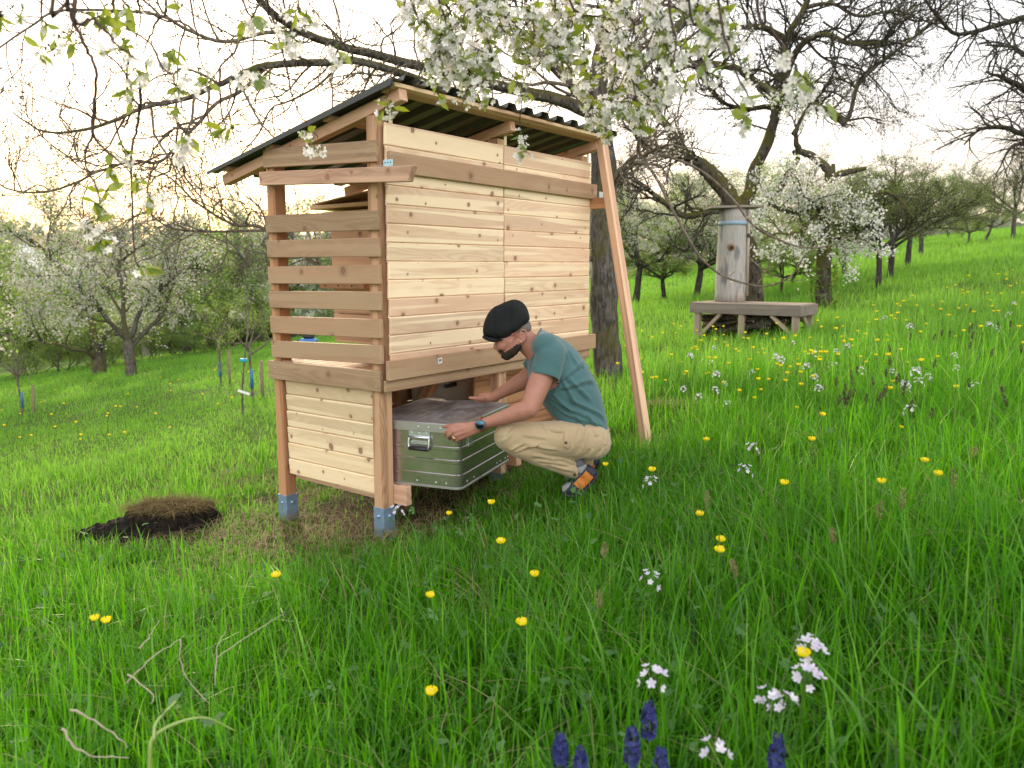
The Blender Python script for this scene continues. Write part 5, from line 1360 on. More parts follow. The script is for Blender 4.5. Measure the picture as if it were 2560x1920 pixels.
# hem: last ring slanted
loft(B, R, p=2.3)
sl1 = pj(1235, 690, 4.38)
q = smoothpath([pj(1290, 500, PZ-.12), SHL, SHL*.45+sl1*.55, sl1], 4)
capsule(B, q[:-1], np.interp(np.linspace(0, 1, len(q)-1), [0, .3, 1], [.09, .088, .086]))
sr1 = SHR+(ELR-SHR)*.62
q2 = smoothpath([pj(1290, 500, PZ+.12), SHR, sr1], 4); capsule(B, q2, np.interp(np.linspace(0, 1, len(q2)), [0, .4, 1], [.088, .085, .08]))
capsule(B, [pj(1210, 420, PZ), pj(1240, 450, PZ-.17)], [.075, .08]); capsule(B, [pj(1210, 420, PZ), pj(1225, 460, PZ+.17)], [.075, .08])
V, F, N = remeshed(B, .0075, 6)
pl = lambda x, y, dd=-.0: None
def sp(x, y, off=.17): return pj(x, y, PZ-off)
lines = [(sp(1180, 470, .1), sp(1360, 560), .014, .007), (sp(1200, 430, .08), sp(1420, 560, .16), .013, .006), (sp(1230, 400, .05), sp(1500, 620, .15), .016, .006),
         (sp(1330, 700), sp(1560, 560, .15), .016, .008), (sp(1340, 760), sp(1620, 700, .14), .018, .009), (sp(1360, 690), sp(1480, 900, .16), .016, .008), (sp(1400, 680), sp(1580, 860, .15), .018, .008),
         (sp(1290, 850), sp(1600, 1010), .018, .009), (sp(1330, 930), sp(1660, 1060, .12), .018, .010), (sp(1420, 840), sp(1690, 1000, .1), .016, .008), (sp(1290, 800), sp(1480, 980), .015, .008),
         (sp(1480, 980), sp(1560, 1090), .014, .007), (sp(1560, 960), sp(1640, 1100, .14), .015, .007), (sp(1180, 600, .24), sp(1320, 640, .25), .012, .006), (sp(1150, 640, .24), sp(1330, 590, .25), .012, .005)]
V = folds(V, N, lines, .003)
# cut: neckline, sleeve ends and hem
def cut(V, F, N, p0, n, region):
    """cut away what lies beyond the plane inside a region, leaving a clean edge"""
    sd_ = (V-p0)@n; outm = (sd_ > 0) & region; nb = np.zeros(len(V), bool)
    for f in F:
        fo = outm[list(f)]
        if fo.any() and not fo.all(): nb[list(f)] = True
    mv = outm & nb; V = V.copy(); V[mv] -= sd_[mv][:, None]*n; dead = outm & ~nb
    return V, [f for f in F if not dead[list(f)].any() and not all(mv[i] for i in f)]
def keep_faces(F, ok): return [f for f in F if ok[list(f)].all()]
def side(V, p0, n): return (V-p0)@n
nk0 = pj(1150, 415, PZ); nkn = unit(pj(1195, 320, PZ)-pj(1092, 520, PZ)); nup = unit(np.cross(nkn, LS)); nup = nup if nup@(cr(800, 740)-nk0) > 0 else -nup
slc = unit(sl1-SHL); hem0 = pj(1560, 1085, PZ); hemn = unit(np.cross(unit(pj(1742, 1112, PZ)-pj(1380, 1035, PZ)), LS)); hemn = hemn if hemn[2] < 0 else -hemn
src = unit(sr1-SHR)
def near_axis(V, a, b, r):
    d = unit(b-a); rel = V-a; return np.linalg.norm(rel-(rel@d)[:, None]*d, axis=1) < r
V, F2 = cut(V, F, N, nk0, nup, np.linalg.norm(V-nk0, axis=1) < .16)
V, F2 = cut(V, F2, N, sl1, slc, near_axis(V, SHL, sl1, .112))
V, F2 = cut(V, F2, N, sr1, src, near_axis(V, SHR, sr1, .10))
V, F2 = cut(V, F2, N, hem0, hemn, np.ones(len(V), bool))
TEAL = cloth('teal_jersey', (.038, .100, .108), (.068, .155, .165))
used = np.zeros(len(V), bool); [used.__setitem__(list(f), True) for f in F2]
idx = np.cumsum(used)-1; V2 = V[used]; F3 = [tuple(idx[i] for i in f) for f in F2]
mb = MB(); mb.add(V2, faces_np(F3)); sh = mb.build('t_shirt', TEAL, man)
md = sh.modifiers.new('thick', 'SOLIDIFY'); md.thickness = .004; md.offset = -1
# collar rib and the dark inside of the collar
cR = np.linalg.norm(pj(1195, 320, PZ)-pj(1092, 520, PZ))/2
mb = MB(); th = np.linspace(0, 2*PI, 33); tube(mb, [nk0-nup*.004+nkn*math.cos(t)*cR*1.03+LS*math.sin(t)*.084 for t in th], .007, 8, caps=False); mb.build('collar', TEAL, man)
# --- trousers
B = MB()
for h_, k_, a_, sgn in ((HPL, KNL, ANL, 1), (HPR, KNR, ANR, -1)):
    q = smoothpath([h_, h_*.5+k_*.5-A([0, 0, .006]), k_], 5); capsule(B, q, np.interp(np.linspace(0, 1, len(q)), [0, .5, .85, 1], [.118, .107, .083, .077]))
    q = smoothpath([k_-A([0, 0, .012]), k_*.55+a_*.45-A([0, 0, .012]), a_+A([.012, 0, .006])], 5); capsule(B, q, np.interp(np.linspace(0, 1, len(q)), [0, .3, .7, 1], [.076, .078, .068, .062]))
loft(B, ring_smooth([(pj(1565, 1050, PZ), (pj(1395, 1030, PZ)-pj(1725, 1075, PZ))/2, LS*.168), (pj(1560, 1120, PZ), (pj(1380, 1100, PZ)-pj(1738, 1130, PZ))/2, LS*.18), (pj(1565, 1200, PZ), (pj(1400, 1190, PZ)-pj(1735, 1205, PZ))/2, LS*.18), (pj(1580, 1260, PZ), (pj(1450, 1260, PZ)-pj(1700, 1270, PZ))/2, LS*.15)], 4), p=2.4)
ellipsoid(B, pj(1600, 1190, 4.53), [FW*.115, EZ*.105, LS*.11]); ellipsoid(B, pj(1600, 1185, 4.78), [FW*.115, EZ*.105, LS*.11])
V, F, N = remeshed(B, .008, 5)
tp = lambda x, y, d=4.36: pj(x, y, d)
lines = [(tp(960, 1230), tp(1060, 1185), .013, .010), (tp(985, 1250), tp(1180, 1190), .014, .010), (tp(1010, 1090), tp(900, 1180), .012, .006), (tp(1100, 1190), tp(1330, 1250), .016, .008), (tp(1560, 1080, 4.44), tp(1480, 1280, 4.42), .014, .008), (tp(1620, 1090, 4.46), tp(1560, 1300, 4.44), .013, .009),
         (tp(1510, 1080, 4.42), tp(1420, 1250, 4.4), .013, .006), (tp(1680, 1110, 4.48), tp(1630, 1290, 4.46), .013, .008), (tp(1150, 1270, 4.4), tp(1360, 1330, 4.42), .014, .009), (tp(1200, 1320, 4.4), tp(1420, 1360, 4.44), .014, .010), (tp(1260, 1350, 4.42), tp(1450, 1400, 4.46), .013, .010), (tp(1320, 1300, 4.42), tp(1480, 1350, 4.46), .014, .009), (tp(1060, 1130), tp(1250, 1150), .014, .005), (tp(1260, 1050), tp(1400, 1090), .014, .005)]
V = folds(V, N, lines, .0035)
for a_, k_ in ((ANL, KNL), (ANR, KNR)):
    V, F = cut(V, F, N, a_+A([.02, 0, -.008])+unit(a_-k_)*.012, unit(a_-k_), np.linalg.norm(V-a_, axis=1) < .14)
F2 = F
BEIGE = cloth('beige_cotton', (.33, .25, .15), (.43, .34, .215), scale=420.)
mb = MB(); mb.add(V, faces_np(F2)); tr_ = mb.build('trousers', BEIGE, man)
md = tr_.modifiers.new('thick', 'SOLIDIFY'); md.thickness = .004; md.offset = -1
bvh = BVHTree.FromPolygons([Vector(v) for v in V], [list(f) for f in F2])
def paste(mb, poly, lift, sub=.02, mi=0):
    """a cloth patch lying on the trousers; poly in survey px"""
    poly = A(poly, dtype=float); n = 12; m_ = 8
    a, b, c, d = poly
    rows = []
    for j in range(m_+1):
        for i in range(n+1):
            u, v = i/n, j/m_; p = (a*(1-u)+b*u)*(1-v)+(d*(1-u)+c*u)*v
            dr = ray(*Dd(*p)); h = bvh.ray_cast(Vector(CAM), Vector(unit(dr)))
            e = min(u, 1-u, v, 1-v)
            base = A(h[0]) if h[0] is not None else pj(*p, 4.4)
            rows.append(base+(A(h[1]) if h[0] is not None else LS)*(lift*min(1., e/.10)-.001))
    i = np.arange(m_)[:, None]*(n+1); j = np.arange(n)[None]
    mb.add(rows, np.stack([i+j, i+j+1, i+n+1+j+1, i+n+1+j], -1).reshape(-1, 4), mi)
mb = MB()
paste(mb, [(1190, 1030), (1340, 1050), (1400, 1110), (1240, 1115)], .008)
mb.build('thigh_pocket', BEIGE, tr_)
mb = MB(); paste(mb, [(1385, 1110), (1420, 1112), (1422, 1252), (1372, 1225)], .009); mb.build('pocket_flap', BEIGE, tr_)
def button(x, y):
    h = bvh.ray_cast(Vector(CAM), Vector(unit(ray(*Dd(x, y))))); 
    if h[0] is None: return
    mb = MB(); p = A(h[0]); n_ = A(h[1]); tube(mb, [p, p+n_*.010, p+n_*.012], [.009, .009, .006], 10); mb.build('button', plain('dark_button', (.05, .045, .03), .4), tr_)
for b_ in ((1395, 1186), (1203, 1000), (1500, 1345), (1465, 1430)): button(*b_)
# --- shoes
def mat_shoe():
    return [plain('shoe_navy', (.016, .021, .034), .7), plain('shoe_orange', (.50, .15, .02), .6, var=.3, scale=40), plain('shoe_grey', (.22, .22, .23), .8), plain('shoe_sole', (.03, .028, .028), .8)]
def sc_(x, y, d): return at(1340+x/9.217, 1100+y/9.217, d)
def shoe(dx, dy, d, dn, label):
    heel = sc_(1270+dx, 700+dy, d); mid = sc_(1090+dx, 930+dy, d); ball = sc_(900+dx, 1100+dy, d); toe = sc_(600+dx, 1130+dy, d-.02)
    dirs = [unit(mid-heel)]*2+[unit(ball-heel), unit(toe-ball), unit(toe-ball)]
    B = MB(); rings = []
    P = smoothpath([heel-dirs[0]*.02, heel+dirs[0]*.02, mid, ball, (ball+toe)/2, toe], 3)
    hgt = np.interp(np.linspace(0, 1, len(P)), [0, .06, .35, .6, .85, 1], [.030, .046, .052, .044, .034, .018]); wid = np.interp(np.linspace(0, 1, len(P)), [0, .1, .4, .65, .85, 1], [.022, .036, .038, .048, .042, .02])
    tg = nrm(np.gradient(P, axis=0))
    for p, t, h_, w_ in zip(P, tg, hgt, wid):
        up = unit(np.cross(LS, t)); up = up if up[2]+up[0]*.2 > 0 or up[0] < 0 else -up
        if up@A([-1., 0, 1.]) < 0: up = -up
        rings.append((p, up*h_, LS*w_))
    loft(B, rings, p=2.6)
    ank = sc_(1000+dx, 640+dy, d)
    capsule(B, [mid*.6+heel*.4, ank], [.042, .046])
    V, F, N = remeshed(B, .004, 5)
    # material by place: sole along the underside, orange flank, grey collar, navy elsewhere
    ax = unit(ball-heel); upv = unit(np.cross(LS, ax)); upv = upv if upv@(ank-mid) > 0 else -upv
    fl = faces_np(F); mb = MB(); mb.add(V, fl)
    o_m = []
    for f in mb.f:
        c = V[f].mean(1); t = (c-heel)@ax; u = (c-heel)@upv; s = (c-heel)@LS
        k = np.zeros(len(f), np.int32)
        k[(u < .030) & (u > -.032) & (t > -.0) & (t < .125) & (abs(s) > .012)] = 1
        k[(u > .042)] = 2; k[(u < -.034)] = 3
        k[(t < .018) & (u < .042) & (u >= -.034)] = 0
        o_m.append(k)
    mb.m = o_m
    o = mb.build('shoe', mat_shoe(), man); o['label'] = label
    # sole slab
    B = MB(); rr_ = []
    for p, t, h_, w_ in zip(P, tg, hgt, wid):
        up = unit(np.cross(LS, t)); up = up if up@A([-1., 0, 1.]) > 0 else -up
        rr_.append((p-up*(h_*.92), up*.010, LS*(w_+.003)))
    mb = MB(); loft(mb, rr_, p=4.); mb.build('sole', plain('rubber_sole', (.025, .024, .025), .85), o)
    mb = MB(); capsule(mb, [ank-unit(ank-mid)*.02, ank+unit(ank-mid)*.03], [.044, .042]); mb.build('sock', plain('sock_grey', (.09, .09, .10), .9), o)
shoe(0, 0, 4.50, 0, 'orange and navy hiking shoe nearest the camera')
shoe(60, -250, 4.86, 0, 'darker far hiking shoe')
# --- hair, beard
def shellpart(fn, voxel, name, m, cut=None, parent=man, amp=.0):
    global B
    B = MB(); fn(); V, F, N = remeshed(B, voxel, 4)
    if amp: V = V+N*(A([mnoise.noise(Vector(p*140)) for p in V])*amp)[:, None]
    ok = np.ones(len(V), bool) if cut is None else cut(V)
    mb = MB(); mb.add(V, faces_np(keep_faces(F, ok))); return mb.build(name, m, parent)
def hairmat(name, c1, c2):
    m, nt, out = mat(name); P = nd(nt, 'ShaderNodeTexCoord').outputs['Object']
    n1 = nz(nt, nd(nt, 'ShaderNodeMapping', {'Vector': P, 'Scale': (1, 1, .4)}).outputs[0], 260., 3.); n2 = nz(nt, P, 420., 2.)
    princ(nt, out, mixc(nt, n1, c1, c2), .75, 0., bump(nt, mth(nt, 'ADD', n1, n2), .8, .006), .25); return m
def f_hair():
    ellipsoid(B, cr(812, 742), [HF*.110, HU*.100, LS*.0865])
    ellipsoid(B, cr(1080, 800), [HF*.05, HU*.06, LS*.07])
shellpart(f_hair, .005, 'hair', hairmat('hair_short', (.10, .085, .08), (.26, .22, .20)), lambda V: (side(V, cr(930, 850), unit(-HF+HU*.35)) > 0))
def f_beard():
    for s in (-1, 1):
        capsule(B, [cr(965, 1075, .0695*s), cr(985, 1130, .0695*s), cr(985, 1200, .069*s), cr(880, 1335, .058*s), cr(720, 1450, .026*s)], [.008, .014, .025, .0285, .029])
        capsule(B, [cr(520, 1335, .006*s), cr(565, 1345, .026*s), cr(650, 1420, .033*s)], [.0085, .010, .011])
    ellipsoid(B, cr(705, 1440), [HF*.033, HU*.032, LS*.035])
    ellipsoid(B, cr(655, 1470), [HF*.022, HU*.016, LS*.022])
shellpart(f_beard, .004, 'beard', hairmat('beard_dark', (.012, .009, .008), (.05, .035, .027)), None, man, .004)
BRH = hairmat('brow_dark', (.015, .011, .01), (.05, .035, .027))
for s in (-1, 1):
    mb = MB(); capsule(mb, [cr(505, 1118, .016*s), cr(545, 1092, .045*s), cr(590, 1100, .056*s)], [.006, .007, .004], 8); mb.build('eyebrow', BRH, man)
for s in (-1, 1):
    mb = MB(); ellipsoid(mb, cr(553, 1168, .036*s), [HF*.012, HU*.010, LS*.012]); mb.build('eye', plain('eye', (.10, .08, .07), .25), man)
# --- flat cap
sil = A([(160, 960), (165, 880), (172, 790), (200, 660), (245, 550), (300, 460), (370, 380), (450, 315), (560, 268), (650, 228), (740, 205), (820, 178), (900, 165), (985, 185), (1060, 225), (1120, 280), (1170, 350), (1210, 430), (1238, 520), (1255, 600), (1245, 650), (1180, 720), (1090, 810), (1000, 885), (880, 960), (760, 1040), (620, 1075), (480, 1075), (330, 1060), (210, 1030)], dtype=float)
cc = A([700, 680.])
def f_cap():
    n = len(sil); V = []; ks = [1, .985, .94, .86, .74, .58, .38, .15]
    for sgn in (1, -1):
        for k in ks:
            wv = .103*(1-k**5.5)**.5
            for p in sil:
                q = cc+(p-cc)*k; V.append(cr(q[0], q[1], sgn*wv))
    V = A(V); m_ = len(ks); F = []
    i = np.arange(m_-1)[:, None]*n; j = np.arange(n)[None]
    F.append(np.stack([i+j, i+(j+1) % n, i+n+(j+1) % n, i+n+j], -1).reshape(-1, 4)); F.append(F[0][:, ::-1]+m_*n)
    F += [np.arange(n)+(m_-1)*n, (np.arange(n)+(2*m_-1)*n)[::-1]]
    B.add(V, F)
    # crown seams
    for s in (-.085, -.04, .0, .045, .09):
        pts = [(660+60*math.sin(t)*0+(380*math.cos(t)), 640-430*math.sin(t)) for t in np.linspace(.15, PI-.1, 14)]
WOOL = cloth('dark_wool', (.006, .007, .008), (.018, .021, .022), scale=500., sheen=.0)
B = MB(); f_cap(); Vc, Fc, Nc = remeshed(B, .006, 6)
top = cr(830, 260); axis = unit(top-cr(850, 800))
rel = Vc-cr(840, 620); e1 = HF-axis*(HF@axis); e1 = unit(e1); e2 = np.cross(axis, e1)
ang_ = np.arctan2(rel@e2, rel@e1)
seam = np.exp(-((np.mod(ang_/(2*PI)*8+.5, 1)-.5)/.045)**2)
nn = A([mnoise.noise(Vector(p*11)) for p in Vc])
Vc = Vc+Nc*(-.006*seam+.009*nn)[:, None]
mb = MB(); mb.add(Vc, faces_np(Fc)); cap = mb.build('flat_cap', WOOL, man)
vis = A([(145, 1035), (175, 985), (300, 1000), (450, 1035), (600, 1060), (690, 1062), (620, 1105), (520, 1135), (410, 1148), (300, 1120), (210, 1085)], dtype=float)
n = len(vis); mb = MB(); V = []; ks = [1, .97, .88, .7, .4]; vc = A([420, 1075.])
for sgn in (1, -1):
    for k in ks:
        for p in vis: q = vc+(p-vc)*k; V.append(cr(q[0], q[1], sgn*.088*(1-k**5)**.5))
i = np.arange(len(ks)-1)[:, None]*n; j = np.arange(n)[None]
f1 = np.stack([i+j, i+(j+1) % n, i+n+(j+1) % n, i+n+j], -1).reshape(-1, 4)
mb.add(V, [f1, f1[:, ::-1]+len(ks)*n, np.arange(n)+(len(ks)-1)*n, (np.arange(n)+(2*len(ks)-1)*n)[::-1]]); mb.build('visor', WOOL, cap)
mb = MB(); ellipsoid(mb, cr(600, 335, .02), [HF*.012, HU*.006, LS*.012]); mb.build('cap_button', WOOL, cap)
# --- watch and ring
wd_ = unit(WRL-ELL); wc = WRL-wd_*.012
n_ = unit(-ray(*Dd(690, 1060))-wd_*((-ray(*Dd(690, 1060)))@wd_)); n2_ = np.cross(wd_, n_)
mb = MB(); th = np.linspace(0, 2*PI, 25)
for o_ in (-.010, 0, .010): pass
R_ = .0385
ringp = lambda a, off, r: wc+wd_*off+(n_*math.cos(a)+n2_*math.sin(a))*r
V = [ringp(a, off, r) for a in th[:-1] for off, r in ((-.012, R_), (.012, R_), (.012, R_+.004), (-.012, R_+.004))]
F = [[4*k+q, 4*k+(q+1) % 4, 4*((k+1) % 24)+(q+1) % 4, 4*((k+1) % 24)+q] for k in range(24) for q in range(4)]
mb.add(V, F, smooth=False); wt = mb.build('watch', plain('leather_strap', (.20, .075, .03), .5, var=.25), man)
mb = MB(); f0 = wc+n_*(R_+.002); tube(mb, [f0, f0+n_*.008, f0+n_*.013, f0+n_*.013], [.026, .028, .026, .021], 20); tube(mb, [f0+n_*.0128, f0+n_*.0133], [.0215, .0215], 20, 1)
for a in (.5, PI, PI+.5): tube(mb, [f0+n_*.006+(wd_*math.cos(a)+n2_*math.sin(a))*.026, f0+n_*.006+(wd_*math.cos(a)+n2_*math.sin(a))*.033], [.004, .004], 8)
mb.build('watch_case', [plain('watch_steel', (.06, .16, .24), .3, .8), plain('watch_glass', (.006, .008, .012), .08)], wt)
mb = MB(); c = kn[2]*.45+pip[2]*.55; d = unit(pip[2]-kn[2]); e = unit(np.cross(d, A([.3, 1., .2]))); g = np.cross(d, e)
tube(mb, [c+(e*math.cos(a)+g*math.sin(a))*.0155 for a in np.linspace(0, 2*PI, 17)], .0024, 6, caps=False); mb.build('ring', plain('gold', (.85, .68, .40), .25, 1.), man)
mb = MB(); tube(mb, [pj(1560, 1062, PZ)+( (pj(1395, 1030, PZ)-pj(1735, 1085, PZ))/2*math.cos(a)*.95+LS*.165*math.sin(a)) for a in np.linspace(0, 2*PI, 33)], .012, 8, caps=False); mb.build('belt', plain('belt_tan', (.30, .20, .11), .6), man)
# ------------------------------------------------------------------ flowering cherry twigs hanging in from above
def overhang():
    T = Tree(101); r = T.r
    tb_ = A([3.2, -2.6, float(ground(3.2, -2.6))])
    root = thing('flowering_cherry', 'flowering cherry overhead, its twigs of white blossom and fresh leaves hanging across the top', 'cherry tree', tb_)
    T.limb([tb_-A([0, 0, .1]), tb_+A([0, 0, 1.2]), tb_+A([-.1, .1, 2.3])], .19, .15)
    f0 = tb_+A([-.1, .1, 2.3])
    L1 = smoothpath([f0, A([2.4, -.6, 3.3]), A([1.7, 1.2, 3.55]), A([1.2, 2.6, 3.6]), A([.9, 3.6, 3.5])], 6)
    L2 = smoothpath([A([2.0, .3, 3.45]), A([.8, 1.3, 3.55]), A([-.4, 2.0, 3.5]), A([-1.4, 2.6, 3.35]), A([-2.2, 2.9, 3.2])], 6)
    L3 = smoothpath([A([1.7, 1.2, 3.55]), A([1.9, 2.2, 3.45]), A([2.0, 3.0, 3.2])], 6)
    T.add(L1, .10, .02); T.add(L2, .06, .012); T.add(L3, .04, .012)
    LP = np.concatenate([L1[6:], L2, L3])
    spurs = []
    def twig(pts, d, r0=.006, link=True, scale=1., d2=None):
        ds = np.linspace(d, d if d2 is None else d2, len(pts))
        q = [at(x, y, dd) for (x, y), dd in zip(pts, ds)]
        if link:
            k = LP[np.argmin(np.linalg.norm((LP-q[0])*A([1, 1, .4]), axis=1))]
            m_ = (k+q[0])/2+A([0, 0, .12]); q = [k, m_]+q
        return T.limb(q, r0*1.3, .0022, 5, .10)
    def spur(p, dirn, n_leaf, n_fl, s=1.):
        spurs.append((p, dirn, n_leaf, n_fl, s))
    z = lambda L: [Z1(*p) for p in L]
    mids = [([(1010, -40), (1060, 60), (1150, 150), (1215, 230)], 2.9), ([(1180, -40), (1191, 20), (1225, 120), (1240, 170)], 2.9), ([(1320, -40), (1345, 40), (1375, 90), (1400, 130), (1440, 200)], 3.0),
            ([(1465, -40), (1458, 40), (1460, 140), (1475, 230), (1482, 290)], 3.1), ([(1560, -40), (1585, 60), (1570, 150), (1590, 240), (1600, 305)], 2.9), ([(1640, -40), (1650, 40), (1662, 130)], 2.8),
            ([(1750, -40), (1790, 40), (1815, 90)], 2.5), ([(1095, -40), (1130, 50), (1120, 110)], 3.0), ([(1250, -40), (1275, 60), (1300, 120)], 3.1), ([(1400, -40), (1420, 60), (1405, 150)], 3.0), ([(1520, -40), (1530, 60), (1540, 150), (1528, 250)], 3.2), ([(1110, 40), (1090, 120), (1080, 180)], 2.9),
            ([(1210, 60), (1190, 130), (1160, 190)], 3.1), ([(1430, -40), (1500, 60), (1560, 120), (1610, 190), (1650, 240)], 3.0)]
    for pts, d in mids:
        q, rad = twig(pts, d)
        sub = [(q, rad)]
        nv = np.where(q[:, 2] < 2.9)[0]
        for _ in range(5):
            j = int(r.choice(nv[1:-1])) if len(nv) > 3 else len(q)-2
            dr = unit(A([r.normal(0, 1), r.normal(0, .6), r.normal(-.35, .4)])); w_ = T.wig(q[j], dr, r.uniform(.10, .26), 5, .25, (0, 0, -1), .12)
            sub.append(T.add(w_, .003, .0016))
        for qq, _r in sub:
            seg = np.linalg.norm(np.diff(qq, axis=0), axis=1).sum()
            for _ in range(int(seg/.050)+1):
                t = r.uniform(.15, 1); j = min(int(t*(len(qq)-1)), len(qq)-2); p = qq[j]+(qq[j+1]-qq[j])*r.random()
                if p[2] > 2.95: continue
                spur(p, unit(A([r.normal(0, 1), r.normal(0, 1), r.normal(-.1, .6)])), r.choice([0, 1, 1, 2, 3]), int(r.integers(3, 7)))
        spur(q[-1], A([0, 0, -1.]), 2, 6)
    # single clusters in front of the roof and the sky
    singles = [([(1330, 100), (1310, 220), (1300, 300), (1306, 350)], 3.3, [(1303, 330), (1298, 360), (1312, 372), (1306, 385)], 4), ([(1000, -40), (978, 60), (988, 150), (978, 215), (968, 242)], 3.0, [(960, 242), (975, 250), (985, 262), (962, 268)], 5),
               ([(700, 110), (728, 230), (752, 290), (775, 318), (795, 345)], 2.9, [(770, 325), (785, 342), (800, 355), (790, 372)], 5),
               ([(1890, -40), (1925, 60), (1975, 140), (2000, 185), (2065, 245)], 2.0, [(1960, 120), (1990, 160), (2005, 200), (2030, 205), (2075, 250)], 5), ([(1790, -30), (1830, 150), (1865, 230), (1890, 280)], 2.1, [(1850, 240), (1875, 285), (1880, 300)], 4),
               ([(1670, -30), (1690, 90), (1680, 160), (1660, 200)], 2.2, [(1680, 150), (1660, 195), (1648, 215), (1690, 200)], 5), ([(1720, -30), (1745, 60), (1775, 80), (1790, 85)], 2.2, [(1740, 60), (1780, 90), (1760, 75)], 4)]
    for pts, d, cl, nf in singles:
        twig(pts, d, .0045)
        for c in cl: spur(at(*c, d), unit(A([r.normal(0, .6), r.normal(0, .6), -.6])), int(r.integers(1, 3)), nf)
    left = [([(375, -60), (385, 60), (420, 150), (480, 270), (530, 390), (525, 560), (512, 730), (475, 830), (480, 930), (530, 1030), (555, 1130)], 2.4, .007), ([(915, -60), (870, 110), (820, 220), (790, 300)], 2.5, .006), ([(770, 400), (775, 480), (770, 640), (735, 800), (725, 960), (735, 1240), (750, 1440), (790, 1500)], 2.5, .005),
            ([(420, -40), (520, 110), (600, 190), (700, 290), (790, 350)], 1.9, .007), ([(620, -60), (700, 150), (830, 240), (900, 380), (960, 420), (960, 470)], 2.4, .005), ([(235, -60), (230, 60), (230, 150), (235, 240)], 2.4, .004), ([(1040, -60), (1090, 200), (1110, 330), (1160, 440)], 2.6, .005),
            ([(1320, -60), (1390, 100), (1400, 260), (1390, 390)], 2.6, .005), ([(1215, 380), (1220, 600), (1250, 700)], 2.7, .004), ([(1550, -60), (1580, 150), (1600, 240)], 2.6, .005), ([(1830, -40), (1870, 100), (1880, 200), (1890, 270)], 2.8, .005), ([(525, 560), (512, 730), (570, 820), (700, 930), (730, 960)], 2.4, .005),
            ([(300, -60), (380, 10), (420, 60), (500, 70)], 1.7, .006), ([(980, 470), (1000, 560), (1010, 610)], 2.6, .003), ([(960, 640), (1010, 720), (1040, 760), (1010, 810)], 2.6, .004), ([(720, 300), (700, 400), (700, 490)], 2.5, .004), ([(1640, -60), (1640, 30), (1660, 60)], 2.4, .004), ([(0, -40), (20, 60)], 2.0, .005)]
    for pts, d, r0 in left: twig(z(pts), d, r0, link=pts[0][1] < 0)
    cl = [(240, 260, 2, 1), (200, 290, 2, 0), (300, 270, 2, 1), (420, 240, 3, 1), (500, 75, 4, 0), (540, 80, 3, 0), (690, 235, 3, 3), (650, 270, 1, 4), (900, 290, 3, 1), (945, 270, 2, 1), (770, 390, 4, 3), (740, 410, 2, 3), (960, 460, 2, 3), (1000, 470, 2, 2), (1170, 450, 3, 1), (1090, 370, 1, 5), (1050, 390, 0, 5), (880, 330, 0, 4), (710, 490, 3, 3), (720, 540, 2, 1), (1010, 590, 2, 2), (1255, 710, 4, 3), (1290, 700, 2, 3), (1040, 740, 3, 3), (1000, 790, 0, 5), (1030, 810, 0, 4),
          (620, 910, 4, 1), (680, 830, 2, 4), (660, 800, 2, 3), (750, 970, 4, 3), (830, 1060, 1, 6), (870, 1040, 0, 5), (600, 1050, 3, 2), (510, 1110, 5, 2), (550, 1200, 1, 5), (500, 1230, 0, 4), (560, 1330, 5, 3), (600, 1350, 1, 4), (785, 1470, 3, 0), (1390, 370, 2, 5), (1360, 400, 1, 5), (1430, 420, 3, 3), (1640, 200, 1, 6), (1600, 230, 1, 5), (1560, 150, 0, 5), (1870, 260, 2, 6), (1850, 310, 1, 4), (1390, 70, 3, 4), (1350, 110, 2, 3), (1640, 50, 3, 4), (1690, 60, 2, 3), (830, 310, 2, 2), (640, 130, 2, 1), (20, 80, 4, 0), (120, 20, 1, 2), (230, 110, 2, 1), (320, 190, 1, 1), (600, 20, 3, 0), (700, 20, 2, 1), (1010, 20, 2, 1)]
    for x, y, nl, nf in cl:
        for q_ in range(2): spur(at(*Z1(x+r.normal(0, 18)*q_, y+r.normal(0, 18)*q_), 2.45 if y > 120 or x > 800 else 2.0), unit(A([r.normal(0, .7), r.normal(0, .7), -.5])), max(nl-q_, 0)//(1+q_), nf if q_ == 0 else max(nf-1, 1))
    T.build('twigs', barkmat('cherry_twig', (.05, .035, .032), (.13, .09, .08), 0, lich=.1), root)
    FP, FN, LP_, LD, LS_ = [], [], [], [], []; PT = Tree(5)
    for p, dn, nl, nf, s in spurs:
        e = p+dn*.012; PT.add([p, e], .0035, .003)
        for _ in range(nf):
            fd = unit(dn*.5+r.normal(0, .55, 3)+A([0, 0, -.45])); L = r.uniform(.018, .038)
            m_ = e+fd*L*.6; q = m_+unit(fd+A([0, 0, -.5]))*L*.5; PT.add(A([e, m_, q]), .0009, .0009)
            FP.append(q); FN.append(unit(fd+r.normal(0, .45, 3)+A([0, -.25, -.1])))
        for _ in range(nl):
            ld = unit(dn*.4+r.normal(0, .6, 3)+A([0, 0, -.35])); LP_.append(e); LD.append(ld); LS_.append(r.uniform(.040, .068))
    PT.build('pedicels', leafmat('pedicel', (.12, .17, .04), (.20, .24, .07), .3, gloss=0), root)
    FP, FN = A(FP), A(FN); n = len(FP)
    mb = MB(); flowers5(mb, FP, FN, r.uniform(.0115, .0152, n), r.random(n), r, 0, .38, 1); mb.build('blossom', [PETAL, STAM], root)
    n = len(LP_); mb = MB(); leaves(mb, A(LP_), A(LD), A(LS_), r.random(n), r); mb.build('leaves', LEAFY, root)
overhang()
